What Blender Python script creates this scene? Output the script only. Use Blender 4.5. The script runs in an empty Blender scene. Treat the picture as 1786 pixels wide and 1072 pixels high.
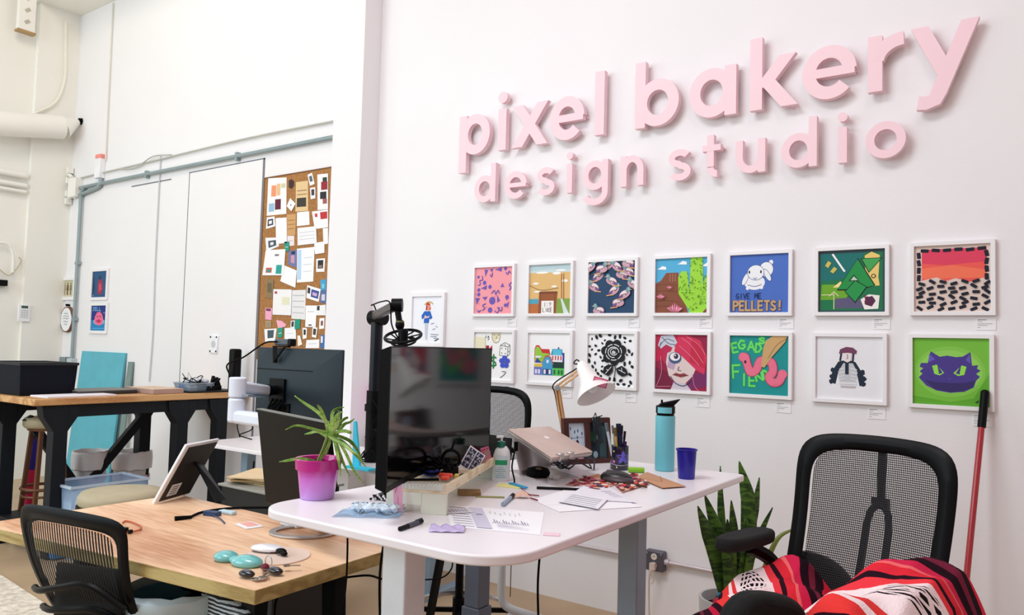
import bpy, bmesh, math, random
from mathutils import Vector, Matrix
random.seed(7)
C = bpy.context.scene.collection
S = bpy.context.scene
PI = math.pi
# ------------------------------------------------------------------ camera, world, lights, exposure
F, CX, CY = 1340.8, 893.0, 536.0
YAW, PIT, ROL = (math.radians(a) for a in (35.226, 3.013, 1.520))
FW = Vector((-math.sin(YAW)*math.cos(PIT), math.cos(YAW)*math.cos(PIT), math.sin(PIT)))
_r0 = Vector((math.cos(YAW), math.sin(YAW), 0)); _u0 = _r0.cross(FW)
RT = _r0*math.cos(ROL) + _u0*math.sin(ROL)
UP = -_r0*math.sin(ROL) + _u0*math.cos(ROL)
CAM = Vector((0, -3.894, 1.445))
cd = bpy.data.cameras.new('camera'); co = bpy.data.objects.new('camera', cd); C.objects.link(co)
m = Matrix((RT, UP, -FW)).transposed().to_4x4(); m.translation = CAM
co.matrix_world = m
cd.sensor_width = 36; cd.lens = F/1786*36; cd.clip_start = .02; cd.clip_end = 100
S.camera = co
S.view_settings.view_transform = 'Standard'; S.view_settings.look = 'None'
S.view_settings.gamma = 1; S.view_settings.use_curve_mapping = False
S.view_settings.exposure = -0.14
w = bpy.data.worlds.new('world'); S.world = w; w.use_nodes = True
bg = w.node_tree.nodes['Background']; bg.inputs[0].default_value = (1.0, .79, .78, 1); bg.inputs[1].default_value = .53

def area(name, loc, target, size, sizey, energy, col):
    l = bpy.data.lights.new(name, 'AREA'); l.shape = 'RECTANGLE'; l.size = size; l.size_y = sizey
    l.energy = energy; l.color = col
    o = bpy.data.objects.new(name, l); C.objects.link(o); o.location = loc
    o.rotation_euler = (Vector(target)-Vector(loc)).to_track_quat('-Z', 'Y').to_euler()
    return o
# daylight through the tall windows to the left of the room, unseen fill lights added overhead
area('window_daylight', (-5.6, -8.2, 3.4), (-5.2, 0, 1.4), 5.4, 3.6, 285, (.74, .95, 1.0))
area('window_daylight', (-8.3, -4.4, 2.6), (-2.0, -1.8, 1.0), 2.2, 2.8, 50, (.66, .90, 1.0))
area('overhead_fill', (-5.0, -2.6, 5.8), (-8.6, -.9, 2.6), 1.6, 1.6, 62, (1.0, .94, .80))  # added out of view to brighten the cream upper left wall
area('overhead_fill', (0.2, -3.0, 5.2), (-1.2, -.4, 2.0), 1.2, 1.2, 20, (1.0, .84, .84))  # pinkish area light above, aimed at the right part of the wall
area('overhead_fill', (-2.2, -3.4, 4.6), (-2.1, -2.3, .8), 1.8, 1.2, 96, (.95, .97, 1.0))  # unseen fill added above the desks to lift their tops

def ray(x, y): return FW + RT*((x-CX)/F) - UP*((y-CY)/F)
def ZP(x, y, z): d = ray(x, y); return CAM + d*((z-CAM.z)/d.z)
def YP(x, y, v): d = ray(x, y); return CAM + d*((v-CAM.y)/d.y)
def XP(x, y, v): d = ray(x, y); return CAM + d*((v-CAM.x)/d.x)
def DP(x, y, d): return CAM + ray(x, y)*d

# ------------------------------------------------------------------ materials
def lin(c):
    return tuple(((v/255)/12.92 if v/255 <= .04045 else ((v/255+.055)/1.055)**2.4) for v in c[:3])
_m = {}
def mat(name, col, rough=.5, metal=0, spec=.5, noise=.05, nscale=8, bump=0, alpha=1, coat=0, emit=0, bscale=None):
    if name in _m: return _m[name]
    M = bpy.data.materials.new(name); M.use_nodes = True; _m[name] = M
    nt = M.node_tree; b = nt.nodes['Principled BSDF']; L = nt.links.new
    c = lin(col)
    b.inputs['Roughness'].default_value = rough; b.inputs['Metallic'].default_value = metal
    b.inputs['Specular IOR Level'].default_value = spec
    b.inputs['Alpha'].default_value = alpha
    b.inputs['Coat Weight'].default_value = coat
    tc = nt.nodes.new('ShaderNodeTexCoord')
    n = nt.nodes.new('ShaderNodeTexNoise'); n.inputs['Scale'].default_value = nscale
    n.inputs['Detail'].default_value = 4
    L(tc.outputs['Object'], n.inputs['Vector'])
    r = nt.nodes.new('ShaderNodeValToRGB'); L(n.outputs['Fac'], r.inputs[0])
    r.color_ramp.elements[0].position = .3; r.color_ramp.elements[1].position = .7
    r.color_ramp.elements[0].color = (*[v*(1-noise) for v in c], 1)
    r.color_ramp.elements[1].color = (*[min(1, v*(1+noise)) for v in c], 1)
    L(r.outputs[0], b.inputs['Base Color'])
    if emit:
        b.inputs['Emission Color'].default_value = (*c, 1); b.inputs['Emission Strength'].default_value = emit
    if bump:
        bp = nt.nodes.new('ShaderNodeBump'); bp.inputs['Strength'].default_value = bump; bp.inputs['Distance'].default_value = .01
        n2 = nt.nodes.new('ShaderNodeTexNoise'); n2.inputs['Scale'].default_value = bscale or nscale*6
        L(tc.outputs['Object'], n2.inputs['Vector']); L(n2.outputs['Fac'], bp.inputs['Height'])
        L(bp.outputs[0], b.inputs['Normal'])
    return M
def K(col, rough=.6):   # plain coloured paint for drawings and paper
    return mat('paint_%d_%d_%d' % tuple(col), col, rough, noise=.02, spec=.3)

def wood_mat(name, c1, c2, scale=3, stretch=(1, 8, 8), rough=.5, c3=None, dist=4):
    if name in _m: return _m[name]
    M = bpy.data.materials.new(name); M.use_nodes = True; _m[name] = M
    nt = M.node_tree; b = nt.nodes['Principled BSDF']; L = nt.links.new
    b.inputs['Roughness'].default_value = rough
    tc = nt.nodes.new('ShaderNodeTexCoord'); mp = nt.nodes.new('ShaderNodeMapping')
    mp.inputs['Scale'].default_value = stretch; L(tc.outputs['Object'], mp.inputs[0])
    n0 = nt.nodes.new('ShaderNodeTexNoise'); n0.inputs['Scale'].default_value = scale*.35; n0.inputs['Detail'].default_value = 2
    L(mp.outputs[0], n0.inputs['Vector'])
    mul = nt.nodes.new('ShaderNodeMath'); mul.operation = 'MULTIPLY'; mul.inputs[1].default_value = dist*6
    L(n0.outputs['Fac'], mul.inputs[0])
    sn = nt.nodes.new('ShaderNodeMath'); sn.operation = 'SINE'; L(mul.outputs[0], sn.inputs[0])
    n1 = nt.nodes.new('ShaderNodeTexNoise'); n1.inputs['Scale'].default_value = scale*5; n1.inputs['Detail'].default_value = 6
    mp2 = nt.nodes.new('ShaderNodeMapping'); mp2.inputs['Scale'].default_value = (stretch[0], stretch[1]*2, stretch[2]*2)
    L(tc.outputs['Object'], mp2.inputs[0]); L(mp2.outputs[0], n1.inputs['Vector'])
    mx = nt.nodes.new('ShaderNodeMath'); mx.operation = 'MULTIPLY_ADD'; mx.inputs[1].default_value = .28
    L(sn.outputs[0], mx.inputs[0]); L(n1.outputs['Fac'], mx.inputs[2])
    r = nt.nodes.new('ShaderNodeValToRGB'); L(mx.outputs[0], r.inputs[0])
    r.color_ramp.elements[0].position = .15; r.color_ramp.elements[1].position = .75
    r.color_ramp.elements[0].color = (*lin(c2), 1); r.color_ramp.elements[1].color = (*lin(c1), 1)
    L(r.outputs[0], b.inputs['Base Color'])
    return M
def mesh_fabric(name, col, sx, sz, hole=.5, axis='both'):
    """woven see-through mesh: real holes cut by an object-space weave"""
    if name in _m: return _m[name]
    M = bpy.data.materials.new(name); M.use_nodes = True; _m[name] = M
    nt = M.node_tree; b = nt.nodes['Principled BSDF']; L = nt.links.new; out = nt.nodes['Material Output']
    b.inputs['Base Color'].default_value = (*lin(col), 1); b.inputs['Roughness'].default_value = .7
    tc = nt.nodes.new('ShaderNodeTexCoord'); sp = nt.nodes.new('ShaderNodeSeparateXYZ'); L(tc.outputs['UV'], sp.inputs[0])
    def wave(o, k):
        a = nt.nodes.new('ShaderNodeMath'); a.operation = 'MULTIPLY'; a.inputs[1].default_value = k; L(o, a.inputs[0])
        s = nt.nodes.new('ShaderNodeMath'); s.operation = 'SINE'; L(a.outputs[0], s.inputs[0])
        g = nt.nodes.new('ShaderNodeMath'); g.operation = 'GREATER_THAN'; g.inputs[1].default_value = hole; L(s.outputs[0], g.inputs[0])
        return g.outputs[0]
    f = wave(sp.outputs[0], sx)
    if axis == 'both':
        g2 = wave(sp.outputs[1], sz); mm = nt.nodes.new('ShaderNodeMath'); mm.operation = 'MULTIPLY'
        L(f, mm.inputs[0]); L(g2, mm.inputs[1]); f = mm.outputs[0]
    tr = nt.nodes.new('ShaderNodeBsdfTransparent'); mix = nt.nodes.new('ShaderNodeMixShader')
    L(f, mix.inputs[0]); L(b.outputs[0], mix.inputs[1]); L(tr.outputs[0], mix.inputs[2]); L(mix.outputs[0], out.inputs[0])
    return M
def clear(name, col, alpha=.3, rough=.1):
    return mat(name, col, rough, alpha=alpha, noise=.03, spec=.6)

BLK = mat('black_plastic', (4, 5, 8), .45, spec=.15, noise=.1)
BLKM = mat('black_steel', (4, 7, 12), .5, spec=.15)
RUB = mat('black_rubber', (4, 5, 7), .7, spec=.1)
WHT = mat('white_plastic', (240, 242, 246), .4)
STEEL = mat('galvanised_steel', (170, 185, 190), .35, metal=.8, nscale=30)
SILV = mat('brushed_aluminium', (196, 190, 188), .38, metal=.85)
GREYM = mat('grey_metal', (140, 165, 185), .5, metal=.1)
PAPER = mat('white_paper', (243, 243, 247), .8, noise=.02)
CARD = mat('kraft_paper', (190, 140, 105), .8, noise=.08)
FOAM = mat('charcoal_fabric', (5, 5, 6), .9, noise=.2, nscale=60, bump=.3)

# ------------------------------------------------------------------ object helpers
W = {}
def tag(o, label=None, cat=None, group=None, kind=None):
    if label: o['label'] = label
    if cat: o['category'] = cat
    if group: o['group'] = group
    if kind: o['kind'] = kind
    return o
def thing(name, loc, label, cat, group=None, rz=0):
    o = bpy.data.objects.new(name, None); C.objects.link(o); o.empty_display_size = .05
    o.location = loc; o.rotation_euler = (0, 0, rz); W[o.name] = (Vector(loc), rz)
    return tag(o, label, cat, group)
def cat_rom(p, n=6):
    p = [Vector(q) for q in p]
    if len(p) < 3: return p
    q = [p[0]*2-p[1]] + p + [p[-1]*2-p[-2]]; r = []
    for i in range(1, len(q)-2):
        for k in range(n):
            t = k/n
            r.append(.5*((2*q[i]) + (q[i+1]-q[i-1])*t + (2*q[i-1]-5*q[i]+4*q[i+1]-q[i+2])*t*t + (3*q[i]-q[i-1]-3*q[i+1]+q[i+2])*t**3))
    r.append(q[-2]); return r
class MB:
    def __init__(s): s.v = []; s.f = []; s.mi = []; s.k = 0; s.uv = {}
    def m(s, k): s.k = k; return s
    def add(s, vs, fs, uvs=None):
        o = len(s.v); s.v += [Vector(a) for a in vs]
        for f in fs: s.f.append([o+i for i in f]); s.mi.append(s.k)
        if uvs:
            for i, u in enumerate(uvs): s.uv[o+i] = u
        return s
    def box(s, c, d, rz=0, rot=None):
        c = Vector(c); R = rot if rot is not None else Matrix.Rotation(rz, 3, 'Z')
        h = [Vector((x*d[0]/2, y*d[1]/2, z*d[2]/2)) for z in (-1, 1) for y in (-1, 1) for x in (-1, 1)]
        return s.add([c+R@a for a in h], [(0, 2, 3, 1), (4, 5, 7, 6), (0, 1, 5, 4), (2, 6, 7, 3), (0, 4, 6, 2), (1, 3, 7, 5)])
    def bb(s, a, b): return s.box([(a[i]+b[i])/2 for i in range(3)], [abs(b[i]-a[i]) for i in range(3)])
    def hexa(s, lo, hi):   # two rings of same length, bottom and top
        n = len(lo)
        return s.add(list(lo)+list(hi), [tuple(range(n))[::-1], tuple(range(n, 2*n))] + [(i, (i+1) % n, n+(i+1) % n, n+i) for i in range(n)])
    def slab(s, pts, t):   # planar polygon given thickness behind its normal
        p = [Vector(a) for a in pts]; n = (p[1]-p[0]).cross(p[2]-p[1]).normalized()
        return s.hexa([a-n*t for a in p], p)
    def bar(s, a, b, wx, wy, up=(0, 0, 1)):
        a = Vector(a); b = Vector(b); d = (b-a); L = d.length; d.normalize(); u = Vector(up)
        if abs(d.dot(u)) > .98: u = Vector((0, 1, 0))
        x = d.cross(u).normalized(); y = x.cross(d).normalized()
        R = Matrix((x, y, d)).transposed(); return s.box((a+b)/2, (wx, wy, L), rot=R)
    def cyl(s, a, b, r, r2=None, n=16, caps=True):
        a = Vector(a); b = Vector(b); r2 = r if r2 is None else r2; d = (b-a).normalized()
        u = Vector((0, 0, 1)) if abs(d.z) < .9 else Vector((1, 0, 0)); x = d.cross(u).normalized(); y = d.cross(x)
        vs = []
        for c, rr in ((a, r), (b, r2)):
            for i in range(n): t = 2*PI*i/n; vs.append(c+(x*math.cos(t)+y*math.sin(t))*rr)
        fs = [(i, n+i, n+(i+1) % n, (i+1) % n) for i in range(n)]
        if caps: fs += [tuple(range(n)), tuple(range(2*n-1, n-1, -1))]
        return s.add(vs, fs)
    def tube(s, pts, r, n=7, smooth=True, closed=False, k=6, rs=None):
        p = [Vector(q) for q in pts]
        if smooth:
            p = cat_rom(p+[p[0]] if closed else p, k)
            if closed: p = p[:-1]
        N = len(p); vs = []; x = None
        for i in range(N):
            d = (p[(i+1) % N]-p[i-1]) if closed else (p[min(i+1, N-1)]-p[max(i-1, 0)])
            if d.length < 1e-9: d = Vector((0, 0, 1))
            d.normalize()
            if x is None:
                u = Vector((0, 0, 1)) if abs(d.z) < .9 else Vector((1, 0, 0)); x = d.cross(u).normalized()
            else:
                x = (x-d*x.dot(d)); x = x.normalized() if x.length > 1e-6 else d.orthogonal().normalized()
            y = d.cross(x); rr = rs(i/(N-1)) if rs else r
            for j in range(n): t = 2*PI*j/n; vs.append(p[i]+(x*math.cos(t)+y*math.sin(t))*rr)
        fs = []
        for i in range(N if closed else N-1):
            a = i*n; b = ((i+1) % N)*n
            for j in range(n): fs.append((a+j, a+(j+1) % n, b+(j+1) % n, b+j))
        if not closed: fs += [tuple(range(n-1, -1, -1)), tuple(range((N-1)*n, N*n))]
        return s.add(vs, fs)
    def lathe(s, c, prof, n=28, ax=None):
        c = Vector(c); vs = []
        for r, z in prof:
            for i in range(n):
                t = 2*PI*i/n; v = Vector((r*math.cos(t), r*math.sin(t), z))
                if ax is not None: v = ax@v
                vs.append(c+v)
        fs = []
        for k in range(len(prof)-1):
            for i in range(n): fs.append((k*n+i, k*n+(i+1) % n, (k+1)*n+(i+1) % n, (k+1)*n+i))
        if prof[0][0] > 1e-6: fs.append(tuple(range(n-1, -1, -1)))
        if prof[-1][0] > 1e-6: fs.append(tuple(range((len(prof)-1)*n, len(prof)*n)))
        return s.add(vs, fs)
    def ell(s, c, r, rot=None, nu=18, nv=10):
        c = Vector(c); vs = []; R = rot or Matrix.Identity(3)
        for j in range(nv+1):
            a = PI*j/nv-PI/2
            for i in range(nu):
                t = 2*PI*i/nu; vs.append(c+R@Vector((r[0]*math.cos(a)*math.cos(t), r[1]*math.cos(a)*math.sin(t), r[2]*math.sin(a))))
        fs = [(j*nu+i, j*nu+(i+1) % nu, (j+1)*nu+(i+1) % nu, (j+1)*nu+i) for j in range(nv) for i in range(nu)]
        return s.add(vs, fs)
    def grid(s, fn, nu, nv):
        vs = []; uv = []
        for j in range(nv+1):
            for i in range(nu+1): vs.append(fn(i/nu, j/nv)); uv.append((i/nu, j/nv))
        fs = [(j*(nu+1)+i, j*(nu+1)+i+1, (j+1)*(nu+1)+i+1, (j+1)*(nu+1)+i) for j in range(nv) for i in range(nu)]
        return s.add(vs, fs, uv)
    def ring(s, outer, inner, vec):   # extruded frame between two loops of equal count
        n = len(outer); v = Vector(vec)
        vs = [Vector(p) for p in outer]+[Vector(p) for p in inner]+[Vector(p)+v for p in outer]+[Vector(p)+v for p in inner]
        fs = []
        for i in range(n):
            j = (i+1) % n
            fs += [(i, j, n+j, n+i), (2*n+i, 3*n+i, 3*n+j, 2*n+j), (i, 2*n+i, 2*n+j, j), (n+i, n+j, 3*n+j, 3*n+i)]
        return s.add(vs, fs)
    def build(s, name, mats, parent=None, bevel=0, smooth=35, label=None, cat=None, group=None, kind=None, local=False, solid=0, sub=0, seg=2):
        vs = s.v
        if parent is not None and not local:
            L, rz = W[parent.name]; R = Matrix.Rotation(-rz, 3, 'Z'); vs = [R@(v-L) for v in vs]
        me = bpy.data.meshes.new(name); me.from_pydata([tuple(v) for v in vs], [], s.f)
        if not isinstance(mats, (list, tuple)): mats = [mats]
        for mm in mats: me.materials.append(mm)
        for p, k in zip(me.polygons, s.mi): p.material_index = min(k, len(mats)-1)
        if s.uv:
            ul = me.uv_layers.new(name='uv')
            for lp in me.loops: ul.data[lp.index].uv = s.uv.get(lp.vertex_index, (0, 0))
        bm = bmesh.new(); bm.from_mesh(me); bmesh.ops.recalc_face_normals(bm, faces=bm.faces); bm.to_mesh(me); bm.free()
        if smooth:
            me.shade_smooth(); me.set_sharp_from_angle(angle=math.radians(smooth))
        o = bpy.data.objects.new(name, me); C.objects.link(o)
        if parent is not None: o.parent = parent; W[o.name] = W[parent.name]
        else: W[o.name] = (Vector((0, 0, 0)), 0)
        if solid:
            md = o.modifiers.new('solid', 'SOLIDIFY'); md.thickness = solid; md.offset = 0
        if bevel:
            md = o.modifiers.new('bevel', 'BEVEL'); md.width = bevel; md.segments = seg; md.limit_method = 'ANGLE'; md.angle_limit = math.radians(40)
        if sub:
            md = o.modifiers.new('sub', 'SUBSURF'); md.levels = sub; md.render_levels = sub
        return tag(o, label, cat, group, kind)
def one(mb, name, mats, label, cat, group=None, **k):
    """a thing that is a single mesh: origin moved to its base centre"""
    xs = [v.x for v in mb.v]; ys = [v.y for v in mb.v]; zs = [v.z for v in mb.v]
    L = Vector(((min(xs)+max(xs))/2, (min(ys)+max(ys))/2, min(zs)))
    mb.v = [v-L for v in mb.v]
    o = mb.build(name, mats, label=label, cat=cat, group=group, **k); o.location = L; W[o.name] = (L, 0)
    return o
def struct(name, mb, mats, **k): return mb.build(name, mats, kind='structure', **k)

# ------------------------------------------------------------------ the room
wallm = mat('painted_wall', (238, 236, 238), .75, noise=.012, nscale=1.5, bump=.06, bscale=60, spec=.3)
wallw = mat('left_wall_paint', (240, 239, 232), .75, noise=.015, nscale=1.2, bump=.05, bscale=50, spec=.3)
floorm = mat('polished_concrete', (186, 160, 128), .45, noise=.16, nscale=1.6, bump=.03, bscale=30)
CRX = -8.57
b = MB(); b.bb((-12, -10, -.1), (5, .3, 0)); struct('floor', b, floorm, smooth=0)
b = MB(); b.bb((CRX-.2, 0, 0), (4, .2, 6.5)); struct('wall_back', b, wallm, smooth=0)
b = MB(); b.bb((CRX-.2, -6, 0), (CRX, 0, 6.5)); struct('wall_left', b, wallw, smooth=0)
b = MB(); b.bb((-4.262, -.168, 0), (-3.97, 0, 6.5)); struct('wall_pillar', b, wallm, smooth=0)
b = MB(); b.bb((CRX, -.40, 0), (CRX+.05, 0, 6.5)); struct('wall_column', b, wallw, smooth=0)
b = MB(); b.bb((CRX, -.43, 4.88), (-3.97-.29, 0, 5.3)); struct('trim_1', b, wallw, smooth=0)
# door panels painted into the back wall, outlined by dark reveals
def door_panel(name, x0, x1, z1):
    t = thing(name, ((x0+x1)/2, -.006, 0), None, None); t['kind'] = 'structure'
    b = MB(); b.bb((x0, -.008, .01), (x1, -.0005, z1)); b.build('door_leaf', wallm, t, smooth=0)
    b = MB(); b.bb((x0-.02, -.003, .0), (x0, -.0004, z1+.01)); b.bb((x1, -.003, .0), (x1+.02, -.0004, z1+.01)); b.bb((x0-.02, -.003, z1), (x1+.02, -.0004, z1+.012))
    b.build('door_gap', mat('dark_gap', (120, 122, 130), .9), t, smooth=0)
door_panel('door_1', -6.31, -5.275, 2.93)
b = MB(); b.bb((-7.30, -.004, 2.905), (-6.62, -.0004, 2.915)); struct('trim_2', b, mat('dark_gap', (120, 122, 130), .9), smooth=0)

# duct on the left wall
p0, p1 = XP(-40, 213, -8.38), XP(108, 222, -8.38)
b = MB(); b.cyl(p0, p1, .12, n=24); b.cyl(p1, p1+(p1-p0).normalized()*.16+Vector((0, 0, .07)), .12, .03, n=24)
e = p1+(p1-p0).normalized()*.17+Vector((0, 0, .075))
t = thing('ventilation_duct', (p0+p1)/2, 'long round cream painted duct high on the left wall', 'duct')
b.build('duct_body', wallw, t)
b = MB(); b.cyl(e, e+(p1-p0).normalized()*.06, .035, n=12); b.build('end_plug', RUB, t, label='small black plug at the duct tip')
# hanging light fixture strip at top left
t = thing('light_strip', XP(44, 50, CRX+.3), 'white perforated metal strip hanging at the top left corner', 'light fitting')
a = XP(44, 56, CRX+.12); b = MB(); b.bb((a.x-.03, a.y-.075, a.z), (a.x+.03, a.y+.075, a.z+1.2)); b.build('housing', wallw, t)
b = MB(); b.bb((a.x-.04, a.y-.085, a.z-.012), (a.x+.04, a.y+.085, a.z+.008)); b.build('end_cap', mat('brass', (170, 140, 90), .5), t)
for i in range(9):
    b = MB(); b.box((a.x+.032, a.y, a.z+.1+i*.12), (.008, .05, .03), rot=Matrix.Rotation(.7, 3, 'X')); b.build('slot', mat('slot_grey', (185, 180, 165), .7), t)
for i, (yy, lab) in enumerate(((298, 'topmost'), (316, 'middle'), (327, 'lowest'))):
    a = XP(-20, yy-3, CRX+.05); c = XP(49, yy+6, CRX+.05); c.z = a.z
    b = MB(); b.tube([a, c+Vector((0, -.02, 0))], .03-.006*i, n=12, smooth=False)
    one(b, 'wall_pipe', wallw, '%s of the three cream pipes running along the left wall' % lab, 'pipe', 'pipes on the left wall')
# loop rack and small dark fitting on the left wall
b = MB(); P_ = [XP(x, y, CRX+.06) for x, y in ((-10, 423), (8, 424), (19, 432), (23, 450), (22, 475))]
b.tube(P_, .014); one(b, 'bent_tube', wallw, 'white bent tube handle on the left wall above the dark clip', 'handle')
b = MB(); P_ = [XP(x, y, CRX+.04) for x, y in ((-6, 465), (14, 480), (26, 472), (37, 455), (33, 448))]
b.tube(P_, .006); one(b, 'hanging_wire', mat('cream_wire', (200, 190, 165), .6), 'thin cream wire looping off the left wall below the bent handle', 'wire')
b = MB(); a = XP(2, 493, CRX+.03); b.box(a, (.06, .1, .06)); b.box(a+Vector((.02, -.05, -.05)), (.03, .05, .06))
one(b, 'wall_clip', BLK, 'small black clip fitting at the left edge of the wall', 'clip', bevel=.006)
# keypad
a = XP(37, 546, CRX+.0); t = thing('alarm_keypad', a, 'white alarm keypad with green display on the left wall column', 'keypad')
x0 = CRX+.052
b = MB(); b.bb((x0, a.y-.055, a.z-.085), (x0+.02, a.y+.055, a.z+.085)); kh_ = b.build('housing', WHT, t, bevel=.004)
b = MB(); b.bb((x0+.02, a.y-.03, a.z+.05), (x0+.022, a.y+.03, a.z+.075)); b.build('display', K((60, 90, 70)), kh_)
for r in range(4):
    for c_ in range(3):
        b = MB(); b.bb((x0+.02, a.y-.033+c_*.025, a.z+.02-r*.022), (x0+.023, a.y-.015+c_*.025, a.z+.034-r*.022)); b.build('key', K((205, 208, 210)), kh_)

# conduits on the back wall
def wp(x, y, off=-.03): return YP(x, y, off)
cm = mat('conduit_blue_grey', (150, 166, 170), .45, metal=.4)
z3 = 2.99
b = MB(); b.tube([(-4.27, -.03, z3), (-7.9, -.03, z3), (-8.17, -.03, z3-.02), (-8.235, -.03, z3-.1), (-8.235, -.03, z3-.35), (-8.235, -.03, 1.2)], .017, n=10, k=5)
for x in (-7.0, -5.6): b.box((x, -.02, z3), (.03, .04, .07))
for z in (2.2, 1.62): b.box((-8.235, -.02, z), (.07, .04, .03))
one(b, 'electrical_conduit', cm, 'blue grey steel conduit along the back wall bending down to the outlet', 'conduit')
b = MB(); b.tube([(-4.27, -.02, 3.115), (-5.5, -.02, 3.13), (-7.0, -.02, 3.11), (-8.0, -.02, 3.1), (-8.5, -.02, 3.09)], .008, n=7)
b.tube([(-6.6, -.025, 3.13), (-6.9, -.03, 3.15), (-7.2, -.025, 3.08), (-7.5, -.02, 3.1)], .006)
one(b, 'thin_cable', mat('grey_cable', (190, 192, 185), .6), 'thin grey cable stretched along the wall above the steel conduit', 'cable')
b = MB(); b.tube([wp(197, 5, -.015), wp(190, 150, -.015), wp(184, 280, -.015)], .007); one(b, 'thin_cable', K((222, 220, 208)), 'thin pale cable hanging down the wall left of the doors into the red cap', 'cable')
b = MB(); a = wp(280, 272, -.012); b.tube([a, (a.x, -.012, 2.2), (a.x+.02, -.012, 1.5), (a.x, -.012, 1.05)], .006)
one(b, 'thin_cable', K((205, 208, 212)), 'thin pale cable dropping down the wall from the conduit to the workbench', 'cable')
b = MB(); b.tube([XP(115, 38, CRX+.08), XP(115, 90, CRX+.08), XP(113, 140, CRX+.08), XP(97, 178, CRX+.08), XP(60, 198, CRX+.08)], .012)
one(b, 'thin_cable', K((236, 232, 218)), 'cream cable curving down from the ceiling beam to the duct', 'cable')
t = thing('junction_box', wp(176, 292), 'small white junction box with pink top near the corner of the back wall', 'junction box')
a = wp(174, 294); b = MB(); b.box((a.x, -.03, a.z), (.10, .06, .2)); b.build('housing', WHT, t, bevel=.005)
b = MB(); b.box((a.x, -.03, a.z+.12), (.10, .06, .05)); b.build('cap', K((240, 150, 140)), t, bevel=.01, label='pink cap')
b = MB(); b.tube([(a.x+.03, -.03, a.z-.1), (a.x+.02, -.03, a.z-.17), (a.x-.1, -.03, a.z-.2), (a.x-.45, -.03, a.z-.24)], .02, n=8); b.build('elbow_pipe', cm, t)
t = thing('conduit_box', wp(133, 325), 'white conduit box in the corner where several short pipes meet', 'junction box')
a = wp(133, 328); b = MB(); b.box((a.x, -.04, a.z), (.16, .08, .2)); b.build('housing', wallw, t, bevel=.005)
for dz in (.2, .09, -.05, -.13):
    b = MB(); b.tube([(a.x-.08, -.04, a.z+dz*.6), (a.x-.22, -.04, a.z+dz), (CRX+.07, -.04, a.z+dz)], .018, n=8)
    b.box((CRX+.09, -.04, a.z+dz), (.03, .06, .06)); b.build('pipe', wallw, t)
# outlet with black plug
t = thing('wall_outlet', (-8.235, 0, 1.08), 'steel wall outlet box with a black plug above the workbench', 'outlet')
b = MB(); b.box((-8.235, -.03, 1.12), (.1, .06, .2)); b.build('housing', mat('grey_box', (190, 200, 205), .5), t, bevel=.004)
b = MB(); b.box((-8.36, -.035, 1.16), (.12, .07, .14)); b.build('switch_box', mat('grey_box2', (140, 155, 160), .5, metal=.4), t, bevel=.004)
b = MB(); b.cyl((-8.235, -.061, 1.1), (-8.235, -.066, 1.1), .018); b.build('knockout', RUB, t)
b = MB(); b.box((-8.38, -.09, 1.13), (.1, .06, .05)); b.tube([(-8.4, -.12, 1.13), (-8.5, -.14, 1.12), (-8.52, -.14, 1.0), (-8.5, -.14, .78)], .009)
one(b, 'loose_cable', RUB, 'black power cord plugged into the far left outlet', 'cord')

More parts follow.
